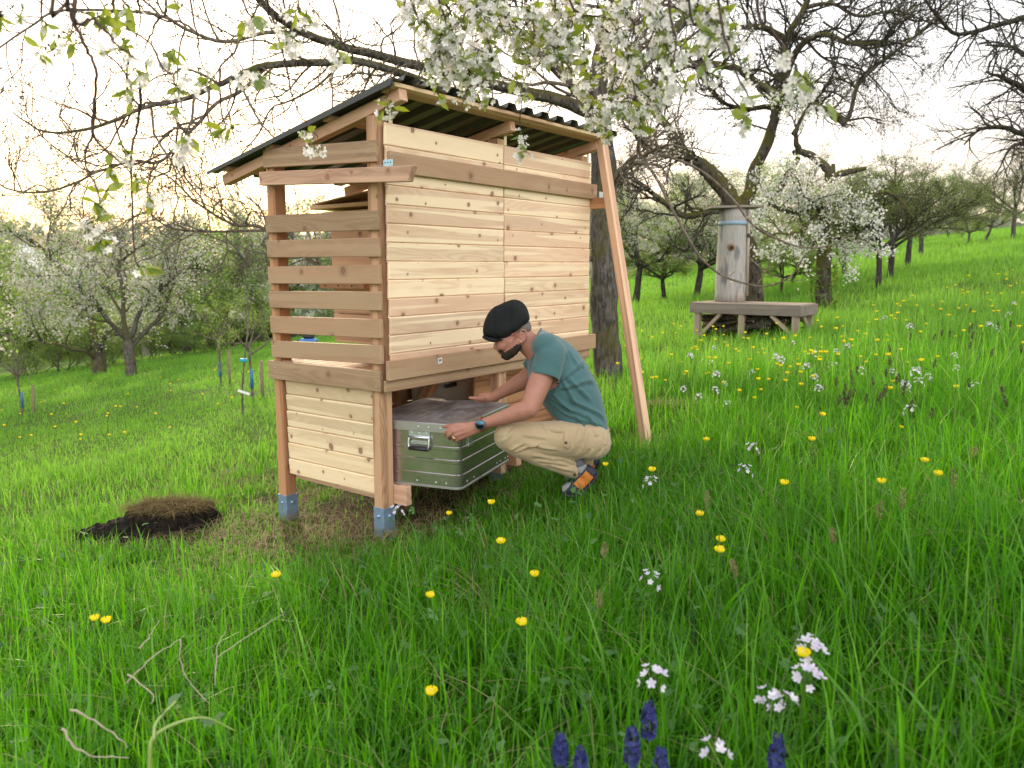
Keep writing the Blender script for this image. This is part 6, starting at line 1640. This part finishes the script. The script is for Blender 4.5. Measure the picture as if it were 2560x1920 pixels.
# ------------------------------------------------------------------ bench with log hive and brushwood
W_old = wood('weathered_wood', (.22, .185, .15), (.13, .105, .085), (.05, .04, .03), .2, tint=(.19, .155, .12), grey=.35, rough=.8)
W_oldp = wood('bench_leg', (.37, .29, .20), (.24, .175, .12), (.08, .055, .04), .2, tint=(.30, .23, .16), grey=.3, rough=.8)
c_FL = hit(*R2(500, 1208)); c_FR = hit(*R2(1166, 1172))
ztop = float(at(*R2(1190, 945), c_FR[1])[2])
bd = unit(A([*(c_FR-c_FL)[:2], 0])); bn_ = A([-bd[1], bd[0], 0]); Lb = float(np.linalg.norm((c_FR-c_FL)[:2]))+.12
bo = A([*c_FL[:2], 0])-bd*.06
BDp = .66
bench = thing('bench', 'grey weathered plank bench with diagonal leg braces under the old tree', 'bench', (bo[0], bo[1], float(ground(bo[0], bo[1]))))
bpt = lambda u, v, z: bo+bd*u+bn_*v+EZ*z
def bpart(name, fn, m): mb = MB(); fn(mb); return mb.build(name, m, bench)
bpart('seat', lambda mb: [bar(mb, bpt(-.03, .07+.135*k, ztop-.02), bpt(Lb+.02, .07+.135*k, ztop-.02), .13, .04) for k in range(5)], W_oldp)
bpart('front_board', lambda mb: bar(mb, bpt(-.05, -.015, ztop-.085), bpt(Lb+.03, -.015, ztop-.085), .03, .15), W_old)
bpart('side_board', lambda mb: bar(mb, bpt(Lb+.035, -.03, ztop-.085), bpt(Lb+.035, BDp+.03, ztop-.085), .03, .15), W_old)
for u, v in ((.06, .03), (Lb*.48, .03), (Lb-.04, .03), (.06, BDp-.02), (Lb*.5, BDp-.02), (Lb-.04, BDp-.02)):
    def leg(mb):
        p = bpt(u, v, 0); g = float(ground(p[0], p[1])); bar(mb, (p[0], p[1], g-.1), (p[0], p[1], ztop-.05), .085, .085, bd)
    bpart('leg', leg, W_oldp)
for a, b in ((bpt(.10, .03, ztop-.50), bpt(.42, .03, ztop-.16)), (bpt(Lb-.08, .03, ztop-.42), bpt(Lb-.38, .03, ztop-.16)), (bpt(Lb-.04, BDp-.06, ztop-.38), bpt(Lb-.04, .30, ztop-.16)), (bpt(.06, BDp-.06, ztop-.45), bpt(.3, BDp-.03, ztop-.16))):
    bpart('brace', lambda mb: bar(mb, a, b, .045, .08, bn_), W_oldp)
# log hive standing on it
hd0 = float(bpt(.4, .3, 0)[1])+.05
hb_ = at(*R2(735, 893), hd0); hb_[2] = ztop
lh = thing('log_hive', 'upright hollowed log beehive with board roof and blue strap, standing on the bench', 'log hive', hb_)
m, nt, out = mat('log_wood')
P = nd(nt, 'ShaderNodeTexCoord').outputs['Object']
st = nd(nt, 'ShaderNodeMapping', {'Vector': P, 'Scale': (1, 1, .12)}).outputs[0]
n1 = nz(nt, st, 38., 4.); n2 = nz(nt, P, 3.2, 4.); n3 = nz(nt, nd(nt, 'ShaderNodeMapping', {'Vector': P, 'Scale': (1, 1, .25)}).outputs[0], 9., 3.)
c = mixc(nt, n1, (.22, .215, .215), (.45, .43, .41)); c = mixc(nt, mrange(nt, n2, .5, .75, 0, .7), c, (.42, .33, .23)); c = mixc(nt, mrange(nt, n3, .52, .68, 0, .8), c, (.12, .12, .125))
princ(nt, out, c, .85, 0., bump(nt, n1, .6, .01), .2); LOGM = m
top_ = at(*R2(762, 285), hd0+.02); ax_ = unit(top_-hb_); Hh = np.linalg.norm(top_-hb_)
mb = MB(); rr = np.random.default_rng(4); n = 28; th = np.arange(n)*2*PI/n; V = []
Rb, Rt = 103/2.765/F_PX*hd0, 99/2.765/F_PX*hd0
for k, t in enumerate(np.linspace(0, 1, 12)):
    Rr_ = (Rb+(Rt-Rb)*t)*(1+.012*math.sin(5*t))
    V += [hb_+ax_*Hh*t+A([math.cos(a), math.sin(a), 0])*Rr_*(1+.02*math.sin(3*a+t)+.012*math.sin(7*a)) for a in th]
i = np.arange(11)[:, None]*n; j = np.arange(n)[None]
mb.add(V, [np.stack([i+j, i+(j+1) % n, i+n+(j+1) % n, i+n+j], -1).reshape(-1, 4), np.arange(n)[::-1], 11*n+np.arange(n)]); mb.build('log', LOGM, lh)
mb = MB(); bar(mb, top_+A([-.40, .0, .015]), top_+A([.36, .0, .03]), .5, .032, (0, 0, 1), .004); mb.build('roof_board', W_old, lh)
mb = MB(); tube(mb, [hb_+ax_*Hh*.825, hb_+ax_*Hh*.865], [Rt*1.045, Rt*1.045], 28); mb.build('strap', plain('blue_strap', (.22, .33, .42), .6), lh)
def onlog(x, y):
    a = at(*R2(x, y), hd0); d = a-hb_; t = d@ax_; off = (d-ax_*t)[0]; R_ = Rt*1.03; return a+A([0, -math.sqrt(max(R_*R_-off*off, 0)), 0])
mb = MB(); c = onlog(716, 548); tube(mb, [c+A([0, .02, 0]), c+A([0, -.012, 0])], [.055, .05], 14); tube(mb, [c+A([0, -.0125, -.005]), c+A([0, -.0135, -.005])], [.028, .028], 12, 1)
mb.build('entrance', [plain('entrance_ring', (.22, .13, .07), .8, var=.3), plain('entrance_hole', (.03, .02, .015), .9)], lh)
mb = MB(); a_, b_ = onlog(838, 300), onlog(826, 880); tube(mb, [a_+A([.012, 0, 0]), b_+A([.012, 0, 0])], [.022, .026], 8); mb.build('door_strip', wood('strip', (.5, .42, .32), (.35, .28, .2), knots=0, grey=.4), lh)
for y in (470, 615, 695):
    mb = MB(); c = onlog(836, y); box(mb, c-A([.012, .03, .03]), c+A([.03, .0, .03]), ch=.006); mb.build('hinge', plain('rust', (.04, .03, .028), .8), lh)
# firewood branches heaped below the bench
rl = random.Random(8)
DEADW = barkmat('dead_branch', (.016, .013, .012), (.06, .048, .04), .25, lich=.25)
cut_ = plain('cut_end', (.34, .25, .16), .85, var=.25, scale=60)
for k in range(60):
    u0, v0 = rl.uniform(-.02, Lb*.6), rl.uniform(.06, .5); L = rl.uniform(.5, 1.1); a = rl.uniform(-.35, .35)
    p0 = bpt(u0, v0, 0); p1 = bpt(min(u0+L*math.cos(a), Lb-.08), v0+L*math.sin(a)*.3, 0)
    lay = rl.choice((0, 1, 1, 2, 2, 3, 4)); rr_ = rl.uniform(.02, .06)
    for p in (p0, p1): p[2] = float(ground(p[0], p[1]))+.06+lay*.09+rl.uniform(-.03, .05)
    for p in (p0, p1): p[2] = min(p[2], ztop-.22)
    q = smoothpath([p0, p0*.66+p1*.34+A([0, 0, rl.uniform(-.05, .06)]), p0*.33+p1*.67+A([0, 0, rl.uniform(-.05, .06)]), p1], 3)
    mb = MB(); tube(mb, q, np.linspace(rr_, rr_*rl.uniform(.5, .9), len(q)), 8)
    for ci in (0, -1):
        dq = unit(q[0]-q[1]) if ci == 0 else unit(q[-1]-q[-2]); rr2 = rr_ if ci == 0 else rr_*.6
        tube(mb, [q[ci]+dq*.001, q[ci]+dq*.003], [rr2*.85, rr2*.8], 8, 1)
    o = mb.build('dead_branch', [DEADW, cut_], None, q[0]); o.location = q[0]
    tag(o, 'dark dead branch lying in the brushwood heap under the bench', 'branch', 'dead branches heaped under the bench')
# ------------------------------------------------------------------ mound of dug earth with a dried sod on it
mc = MOUND.copy(); mo = thing('soil_mound', 'heap of dug black earth topped by a dried grass sod', 'earth heap', (mc[0], mc[1], float(ground(mc[0], mc[1]))))
rm = np.random.default_rng(6)
EARTH = barkmat('black_earth', (.006, .005, .004), (.032, .023, .017), 0, scale=20., lich=.05)
B = MB()
g0 = mo.location[2]
for (dx, dy, sx, sy, sz) in ((.10, 0, .22, .14, .12), (-.2, -.05, .2, .14, .12), (.27, .0, .16, .14, .20), (-.38, -.09, .14, .1, .07), (-.02, -.08, .26, .14, .15)):
    ellipsoid(B, A([mc[0]+dx, mc[1]+dy, g0+.0]), [A([sx, 0, 0]), A([0, sy, 0]), A([0, 0, sz])])
loft(B, [(A([mc[0]+.11, mc[1], g0+z_]), A([a_, .02, 0]), A([0, b_, .01])) for z_, a_, b_ in ((-.05, .34, .21), (.06, .335, .20), (.13, .31, .185), (.175, .285, .165), (.19, .2, .11))], p=3.2)
for _ in range(130):
    a = rm.uniform(0, 6.28); q = rm.uniform(.5, 1.5); s = rm.uniform(.01, .055)*(1 if q < 1.1 else .6)
    ellipsoid(B, A([mc[0]-.06+math.cos(a)*.40*q, mc[1]-.03+math.sin(a)*.15*q, g0+rm.uniform(.0, .10)*(1.2-q)+.01]), [A([s*1.3, 0, 0]), A([0, s, 0]), A([0, 0, s*.8])], 8)
V, F, N = remeshed(B, .012, 1)
V = V+N*A([.022*mnoise.noise(Vector(p*16))+.014*mnoise.noise(Vector(p*38)) for p in V])[:, None]
mb = MB(); mb.add(V, faces_np(F), smooth=False); mb.build('earth', EARTH, mo)
mb = MB(); n = 1700; a = rm.uniform(0, 2*PI, n); q = np.sqrt(rm.random(n)); x = mc[0]+.11+q*np.cos(a)*.29; y = mc[1]+.0+q*np.sin(a)*.16
zz = g0+.19-.03*q**4+.018*np.sin(x*31)*np.cos(y*27)+rm.uniform(-.006, .02, n)
blades(np.stack([x, y, zz], -1), rm.uniform(.03, .10, n), rm.uniform(.003, .006, n), a+rm.normal(0, 1.4, n), rm.uniform(1.6, 3., n), 3, rm.random(n), mb)
o = mb.build('dry_sod', leafmat('dry_sod', (.10, .075, .035), (.30, .235, .12), .2, gloss=0), mo); o['kind'] = 'stuff'
# ------------------------------------------------------------------ houses in the haze
WHITEW = plain('house_white', (.74, .74, .76), .9, var=.03); ROOFR = plain('house_roof', (.34, .20, .17), .9, var=.1); GLASSD = plain('house_window', (.16, .19, .23), .3)
def far_house(x0, x1, yb, ye, yr, dist, label, gable, wins):
    """front facade between image columns; built at its true distance"""
    a = at(x0, yb, dist); b = at(x1, yb, dist); W = b[0]-a[0]; zb = a[2]-6; ze = at(x0, ye, dist)[2]; zr_ = at(x0, yr, dist)[2]; y0 = a[1]; dp = W*.9
    h = thing('house', label, 'house', (a[0], y0, zb))
    mb = MB(); box(mb, (a[0], y0, zb), (b[0], y0+dp, ze), ch=.02)
    if gable: mb.add([(a[0], y0, ze), (b[0], y0, ze), ((a[0]+b[0])/2, y0, zr_), (a[0], y0+dp, ze), (b[0], y0+dp, ze), ((a[0]+b[0])/2, y0+dp, zr_)], [[0, 1, 2], [5, 4, 3]], smooth=False)
    mb.build('wall', WHITEW, h)
    mb = MB()
    if gable:
        e = .4; m_ = (a[0]+b[0])/2
        mb.add([(a[0]-e, y0-e, ze-.2), (m_, y0-e, zr_+.15), (m_, y0+dp, zr_+.15), (a[0]-e, y0+dp, ze-.2), (b[0]+e, y0-e, ze-.2), (b[0]+e, y0+dp, ze-.2)], [[0, 1, 2, 3], [1, 4, 5, 2]], smooth=False)
    else:
        mb.add([(a[0]-.4, y0-.5, ze-.1), (b[0]+.4, y0-.5, ze-.1), (b[0]-.5, y0+dp/2, zr_), (a[0]+.5, y0+dp/2, zr_), (a[0]-.4, y0+dp, ze), (b[0]+.4, y0+dp, ze)], [[0, 1, 2, 3], [3, 2, 5, 4], [0, 3, 4], [1, 5, 2]], smooth=False)
    mb.build('roof', ROOFR, h)
    for wx0, wx1, wy0, wy1 in wins:
        p = at(wx0, wy1, dist); q = at(wx1, wy0, dist); mb = MB(); box(mb, (p[0], y0-.12, p[2]), (q[0], y0-.02, q[2]), ch=.01); mb.build('window', GLASSD, h)
far_house(155, 196, 650, 622, 603, 150, 'white gabled house in the haze, seen through the blossom at the left', True, [(161, 165, 615, 623), (169, 173, 615, 623), (177, 181, 615, 623), (161, 165, 630, 638), (178, 183, 630, 638)])
far_house(88, 166, 655, 622, 604, 170, 'long white house with a reddish roof left of the gabled house', False, [(96, 100, 628, 634), (108, 112, 628, 634), (122, 126, 628, 634), (138, 142, 628, 634)])
far_house(30, 118, 640, 606, 588, 190, 'dark red roofed house with a row of dormer windows at far left', False, [(62, 66, 609, 615), (72, 76, 609, 615), (98, 103, 609, 615), (108, 112, 609, 615)])
# ------------------------------------------------------------------ wild flowers
YEL = leafmat('buttercup_yellow', (.84, .66, .008), (.90, .78, .02), .3, gloss=.08, rough=.25); STEM = leafmat('flower_stem', (.06, .16, .02), (.12, .24, .05), .3, gloss=.02)
LIL = leafmat('lilac_petal', (.62, .55, .74), (.82, .80, .88), .4, gloss=0); BLU = leafmat('bugle_blue', (.03, .035, .15), (.085, .10, .30), .3, gloss=0); SEED = leafmat('grass_seed', (.16, .13, .06), (.36, .31, .17), .3, gloss=0)
rf_ = np.random.default_rng(17)
def stem_mb(h, bend=.06, r0=.0016, seed=0):
    q = smoothpath([(0, 0, -.03), (bend*.2, 0, h*.4), (bend*.7, 0, h*.8), (bend, 0, h)], 3); mb = MB(); tube(mb, q, np.linspace(r0*1.3, r0, len(q)), 5, rnd=.5); return mb, A([bend, 0, h])
def protobutter(h, kind):
    o = thing('buttercup', 'x', 'buttercup', local=True)
    mb, tp_ = stem_mb(h)
    if kind == 1: tube(mb, smoothpath([(.02, 0, h*.55), (.06, .02, h*.75), (.075, .025, h*.86)], 3), .0012, 5, rnd=.5); ellipsoid(mb, (.076, .025, h*.87), np.eye(3)*.006, 8)
    mb.build('stem', STEM, o, (0, 0, 0))
    mb = MB(); n = 5; c = tp_
    for k in range(n):
        a = k*2*PI/n; d = A([math.cos(a), math.sin(a), 0]); e = A([-math.sin(a), math.cos(a), 0])
        R = .0165; V = []
        for t, w_, z_ in ((.05, .15, 0), (.55, .52, .12), (.92, .62, .55), (.88, .42, 1.05)):
            for s in (-1, 0, 1): V.append(c+d*R*t+e*R*w_*s+A([0, 0, R*(z_+.08*abs(s))]))
        F = [[3*i_+j_, 3*i_+j_+1, 3*i_+j_+4, 3*i_+j_+3] for i_ in range(3) for j_ in range(2)]
        mb.add(V, F, rnd=rf_.random(), tt=1.)
    ellipsoid(mb, c+A([0, 0, .004]), np.eye(3)*.006, 8)
    mb.build('petals', YEL, o, (0, 0, 0)); return o
def protocuckoo(h, nfl):
    o = thing('cuckoo_flower', 'x', 'cuckoo flower', local=True); mb, tp_ = stem_mb(h, .03)
    P = []
    for k in range(nfl):
        a = k*2.4; rr_ = .012+.022*(k/nfl)**.5; p = tp_+A([math.cos(a)*rr_, math.sin(a)*rr_, .012-.05*(k/nfl)+.008*(k % 3)]); P.append(p)
        tube(mb, [tp_-A([0, 0, .02+.04*(k/nfl)]), p], .0008, 4, rnd=.5)
    mb.build('stem', STEM, o, (0, 0, 0)); P = A(P); n = len(P)
    mb = MB(); flowers5(mb, P, P-tp_+A([0, 0, .03]), rf_.uniform(.011, .0155, n), rf_.random(n), rf_, 0, .5); mb.build('petals', LIL, o, (0, 0, 0)); return o
PB = [protobutter(.36, 0), protobutter(.42, 1), protobutter(.30, 0)]; PCK = [protocuckoo(.34, 7), protocuckoo(.40, 11)]
firsts = {id(o): True for o in PB+PCK}
def put(o, loc, rz, s, label, grp=None):
    if firsts.pop(id(o), None) is None: o = copy_tree(o)
    o.location = loc; o.rotation_euler = (rf_.normal(0, .06), rf_.normal(0, .06), rz); o.scale = (s, s, s)
    o['label'] = label
    if grp: o['group'] = grp
    return o
def put_head(o, h, px, py, s, label, grp=None, bend=.06):
    """stand the plant so that its head is seen at this spot of the meadow"""
    p = hit(px, py, h*s); rz = rf_.uniform(0, 6.28); bx, by = p[0]-bend*s*math.cos(rz), p[1]-bend*s*math.sin(rz)
    o = put(o, (bx, by, float(p[2]-h*s)), rz, s, label, grp); o.rotation_euler = (0, 0, rz); return o
NEARB = [((1061, 1089), 'large buttercup in front of the metal case, tallest there'), ((1082, 1174), 'buttercup just below the tallest one in front of the case'), ((1155, 1245), 'buttercup with forked stem in the middle of the foreground'), ((1127, 1350), 'lowest bright buttercup in the middle foreground'), ((596, 1247), 'half-open buttercup below the shelter in the trodden grass'), ((205, 1340), 'left one of two close buttercups at lower left'), ((230, 1345), 'right one of two close buttercups at lower left'),
         ((1408, 1018), 'buttercup right of the man, above the lilac flowers'), ((1526, 952), 'buttercup right of the leaning beam foot'), ((1557, 1170), 'upper of two close buttercups right of centre'), ((1555, 1193), 'lower of two close buttercups right of centre'), ((1511, 1114), 'small buttercup beside a brown seed head'), ((1904, 1044), 'buttercup alone amid tall grass right of centre'), ((1754, 952), 'buttercup in the slope grass right of the beam'), ((1997, 998), 'buttercup high on the right slope'), ((2027, 1027), 'buttercup close below another on the right slope'),
         ((1694, 1047), 'buttercup between two taller grasses on the right'), ((970, 1112), 'tiny buttercup just right of the near zinc post shoe'), ((1308, 1006), 'buttercup near the orange shoe'), ((930, 1290), 'pale buttercup hidden among the middle foreground blades'), ((932, 1500), 'drooping orange-yellow buttercup at lower middle'), ((1735, 1418), 'buttercup under the big lilac cluster')]
for k, ((x, y), lb) in enumerate(NEARB): put_head(PB[k % 3], (.36, .42, .30)[k % 3], *Ov(x, y), .95 if k in (17, 18, 19) else 1.08, lb)
G1 = 'buttercups dotted over the slope'
for k in range(215):
    x = rf_.uniform(1330, 2212) if rf_.random() < .8 else rf_.uniform(0, 560)
    lo = np.interp(x, [0, 560, 1330, 1750, 2212], [850, 790, 730, 700, 575]); y = lo+abs(rf_.normal(0, 1))*(90 if x > 600 else 70)
    if y > 1000: y = rf_.uniform(lo, 900)
    p = hit(*Ov(x, y), .3)
    if p[1] < 6.6 and x < 1500: continue
    put(PB[k % 3], (p[0], p[1], float(ground(p[0], p[1]))), rf_.uniform(0, 6), rf_.uniform(.8, 1.1), 'small yellow buttercup in the grass beyond the shelter', G1)
CK = [((1752, 1392), 1, 'largest lilac cuckoo flower in the right foreground'), ((1745, 1450), 1, 'white lilac cuckoo flower below the largest one'), ((1662, 1505), 0, 'cuckoo flower left of a twin at lower right'), ((1693, 1512), 0, 'cuckoo flower right of a twin at lower right'), ((1545, 1617), 0, 'white cuckoo flower at the bottom edge'), ((1405, 1246), 0, 'white cuckoo flower in the middle foreground'), ((1410, 1455), 1, 'cuckoo flower left of the big leaves at lower right'), ((1405, 1038), 0, 'lilac cuckoo flower right of the man'), ((1965, 882), 0, 'cuckoo flower on the right slope below the seed heads'), ((1978, 800), 1, 'pale cluster highest on the right slope'),
      ((1985, 822), 0, 'pale cluster just under the highest one'), ((1625, 965), 0, 'pale cuckoo flower beside a buttercup right of the beam'), ((1610, 1012), 0, 'pale cuckoo flower left of a tall grass stem'), ((858, 1100), 0, 'small lilac flower touching the near zinc post shoe')]
for (x, y), k, lb in CK: put_head(PCK[k], (.34, .40)[k], *Ov(x, y), 1., lb, None, .03)
G2 = 'pale cuckoo flowers scattered on the slope'
for k in range(34):
    x = rf_.uniform(1450, 2200); y = rf_.uniform(np.interp(x, [1450, 2200], [760, 640]), 860)
    p = hit(*Ov(x, y), .3); put(PCK[k % 2], (p[0], p[1], float(ground(p[0], p[1]))), rf_.uniform(0, 6), rf_.uniform(.65, .95), 'pale lilac cuckoo flower among the slope grass', G2)
# blue bugle spikes
def bugle(px, py, h, label):
    p = hit(px, py, h); g = float(ground(p[0], p[1])); o = thing('bugle', label, 'blue flower', (p[0], p[1], g))
    mb = MB(); tube(mb, [(p[0], p[1], g-.02), (p[0]+.004, p[1], g+h)], [.003, .002], 6, rnd=.3); mb.build('stem', STEM, o)
    n = 110; t = 1-rf_.uniform(0, .095/h, n); a = rf_.uniform(0, 6.28, n); rad = .005+.013*np.sin(PI*np.clip((1.02-t)*h/.13, 0, 1))
    P = np.stack([p[0]+np.cos(a)*rad, p[1]+np.sin(a)*rad, g+h*t], -1)
    mb = MB(); flowers5(mb, P, np.stack([np.cos(a), np.sin(a), .2+0*a], -1), np.full(n, .0072), rf_.random(n), rf_, 0, .4)
    quads(mb, P-np.stack([np.cos(a), np.sin(a), 0*a], -1)*.004, np.full(n, .016), rf_.random(n), rf_, .6, 1); mb.build('petals', [BLU, leafmat('bugle_leaf', (.03, .05, .04), (.07, .08, .09), .2)], o)
for (x, y), h, lb in (((1402, 1520), .36, 'tallest blue bugle spike at the bottom edge'), ((1366, 1572), .34, 'blue bugle spike left of the tallest one'), ((1210, 1585), .34, 'blue bugle spike farthest left at the bottom'), ((1255, 1618), .31, 'short blue bugle right of the leftmost one'), ((1428, 1618), .31, 'short blue bugle under the tallest one'), ((1680, 1590), .30, 'dark blue bugle at the lower right')): bugle(*Ov(x, y), h, lb)
# seed heads
def seedhead(px, py, h, L, label, grp=None, dark=False):
    p = hit(px, py, h); g = float(ground(p[0], p[1])); o = thing('seed_head', label, 'grass head', (p[0], p[1], g), group=grp)
    bx, by = rf_.normal(0, .05, 2); q = smoothpath([(p[0]-bx, p[1]-by, g-.02), (p[0]-bx*.6, p[1]-by*.6, g+h*.5), (p[0], p[1], g+h)], 4)
    mb = MB(); tube(mb, q, np.linspace(.0016, .001, len(q)), 4, rnd=.4); mb.build('stem', STEM, o)
    n = 70; t = rf_.random(n); a = rf_.uniform(0, 6.28, n); rad = .009*np.sin(PI*np.clip(t, .05, 1))**.7*(1 if not dark else .55); d = unit(q[-1]-q[-3])
    P = q[-1]+d*(t[:, None]-.4)*L+np.stack([np.cos(a)*rad, np.sin(a)*rad, 0*a], -1)
    mb = MB(); leaves(mb, P, np.stack([np.cos(a)*.4, np.sin(a)*.4, 1+0*a], -1), np.full(n, .014), rf_.random(n), rf_, 0, .3); mb.build('spike', SEED if not dark else leafmat('dark_spike', (.04, .035, .02), (.12, .10, .05), .2), o)
for (x, y), L, lb in (((1527, 1085), .075, 'fluffy brown seed head beside a small buttercup'), ((1305, 1195), .06, 'slim brown seed head in the middle foreground'), ((1293, 1300), .07, 'brown seed head right of the lowest buttercup'), ((1585, 1235), .06, 'pale green seed head right of centre'), ((1800, 1165), .06, 'drooping seed head right of the paired buttercups'), ((1950, 1085), .075, 'leaning seed head in the right slope grass'), ((2060, 1040), .07, 'seed head near the right buttercups'), ((1900, 1110), .07, 'seed head left of the leaning one'), ((2100, 985), .06, 'dark seed head near the right edge')): seedhead(*Ov(x, y), .42, L, lb)
G3 = 'dark foxtail heads on the right slope'
for k in range(42):
    x = rf_.uniform(1800, 2212); y = rf_.uniform(np.interp(x, [1700, 2212], [860, 610]), 900); seedhead(*Ov(x, y), .46, .055, 'dark narrow foxtail head standing above the slope grass', G3, True)
# pale dead stalks in the near grass
DRY = plain('dry_stalk', (.34, .30, .22), .8, var=.2, scale=30)
def stalk(pts, d, rr_, label):
    q = smoothpath([at(*Ov(x, y), d+dz) for x, y, dz in pts], 5); mb = MB(); tube(mb, q+rf_.normal(0, rr_*.5, q.shape), np.linspace(rr_, rr_*.45, len(q))*rf_.uniform(.75, 1.25, len(q)), 6)
    o = mb.build('dry_stalk', DRY, None, q[0]); o.location = q[0]; tag(o, label, 'dry stalk')
stalk([(150, 1530, 0), (220, 1565, .02), (280, 1615, .03)], 1.95, .0034, 'upper of two thick bleached stalks at lower left')
stalk([(135, 1575, 0), (165, 1615, 0), (215, 1635, .02), (280, 1637, .05)], 1.9, .0034, 'curved lower bleached stalk at lower left')
stalk([(275, 1475, 0), (330, 1420, .05), (390, 1380, .1)], 2.2, .0028, 'thin straw stalk crossing the grass at left')
stalk([(275, 1455, 0), (330, 1500, -.02), (325, 1520, -.03)], 2.2, .003, 'broken straw stalk beside the crossing one')
stalk([(390, 1380, 0), (395, 1450, 0), (450, 1520, -.02)], 2.25, .0026, 'bent straw stalk in the left foreground')
stalk([(470, 1420, 0), (540, 1370, .1), (615, 1325, .2)], 2.5, .0022, 'long straight straw stalk left of centre')
stalk([(300, 1400, 0), (320, 1380, .03), (345, 1340, .06)], 2.3, .0028, 'short forked straw stalk at left')
stalk([(465, 1480, 0), (470, 1400, .03), (485, 1365, .05)], 2.3, .0026, 'upright bent straw left of the middle')
# juicy bent stem of a hogweed-like plant
p_ = thing('umbel_plant', 'pale green arching fleshy stem with small leaves at lower left', 'plant', at(*Ov(325, 1660), 1.8))
mb = MB(); tube(mb, smoothpath([at(*Ov(325, 1690), 1.8), at(*Ov(325, 1610), 1.8), at(*Ov(345, 1580), 1.82), at(*Ov(400, 1556), 1.86), at(*Ov(450, 1552), 1.9), at(*Ov(510, 1580), 1.95)], 5), np.linspace(.0065, .002, 26), 8, rnd=.7)
tube(mb, smoothpath([at(*Ov(332, 1600), 1.8), at(*Ov(338, 1560), 1.82), at(*Ov(380, 1515), 1.86)], 5), np.linspace(.005, .003, 11), 8, rnd=.8)
mb.build('stem', leafmat('fleshy_stem', (.20, .32, .05), (.30, .42, .10), .2, gloss=.08), p_)
mb = MB(); c_l = [at(*Ov(x, y), d) for x, y, d in ((380, 1515, 1.86), (340, 1545, 1.83), (450, 1552, 1.9), (470, 1555, 1.92))]
for c in c_l: palm(mb, c, .035, rf_.uniform(0, 6), .6, rf_.random(), 5)
mb.build('leaves', leafmat('umbel_leaf', (.07, .17, .05), (.14, .26, .09), .4), p_)
# small sod lump right of the prop
o = thing('turf_clod', 'flat clod of dug turf with dry grass right of the leaning beam', 'turf', (cc_[0], cc_[1], float(ground(cc_[0], cc_[1]))))
B = MB(); g0 = float(o.location[2])
for dx, dy, s in ((0, 0, .2), (.18, .05, .14), (-.17, -.04, .12), (.06, -.06, .12)): ellipsoid(B, A([cc_[0]+dx, cc_[1]+dy, g0]), [A([s, 0, 0]), A([0, s*.55, 0]), A([0, 0, .07])])
V, F, N = remeshed(B, .015, 1); V = V+N*A([.02*mnoise.noise(Vector(p*18)) for p in V])[:, None]
mb = MB(); mb.add(V, faces_np(F), smooth=False); mb.build('earth', EARTH, o)
n = 500; a = rm.uniform(0, 2*PI, n); q = np.sqrt(rm.random(n)); mb = MB()
blades(np.stack([cc_[0]+q*np.cos(a)*.3, cc_[1]+q*np.sin(a)*.12, g0+.07*np.sqrt(1-.9*q*q)], -1), rm.uniform(.05, .14, n), rm.uniform(.003, .005, n), a+rm.normal(0, .8, n), rm.uniform(.9, 2., n), 3, rm.random(n), mb)
oo = mb.build('dry_sod', strawmat, o); oo['kind'] = 'stuff'
# blue cover far behind the shelter
b = hit(*Ov(682, 742)); o = thing('blue_tarp', 'blue covered bundle far off, seen between the two lowest slats', 'tarp', b)
mb = MB(); box(mb, b+A([-.55, 0, 0]), b+A([.0, .4, .14]), ch=.05); mb.build('cover', plain('tarp_blue', (.05, .16, .45), .5), o)
mb = MB(); box(mb, b+A([-.45, .05, .14]), b+A([-.08, .35, .36]), ch=.06); mb.build('bundle', plain('tarp_dark', (.03, .03, .035), .7), o)
for o in bpy.data.objects:
    if '_org' in o: del o['_org']
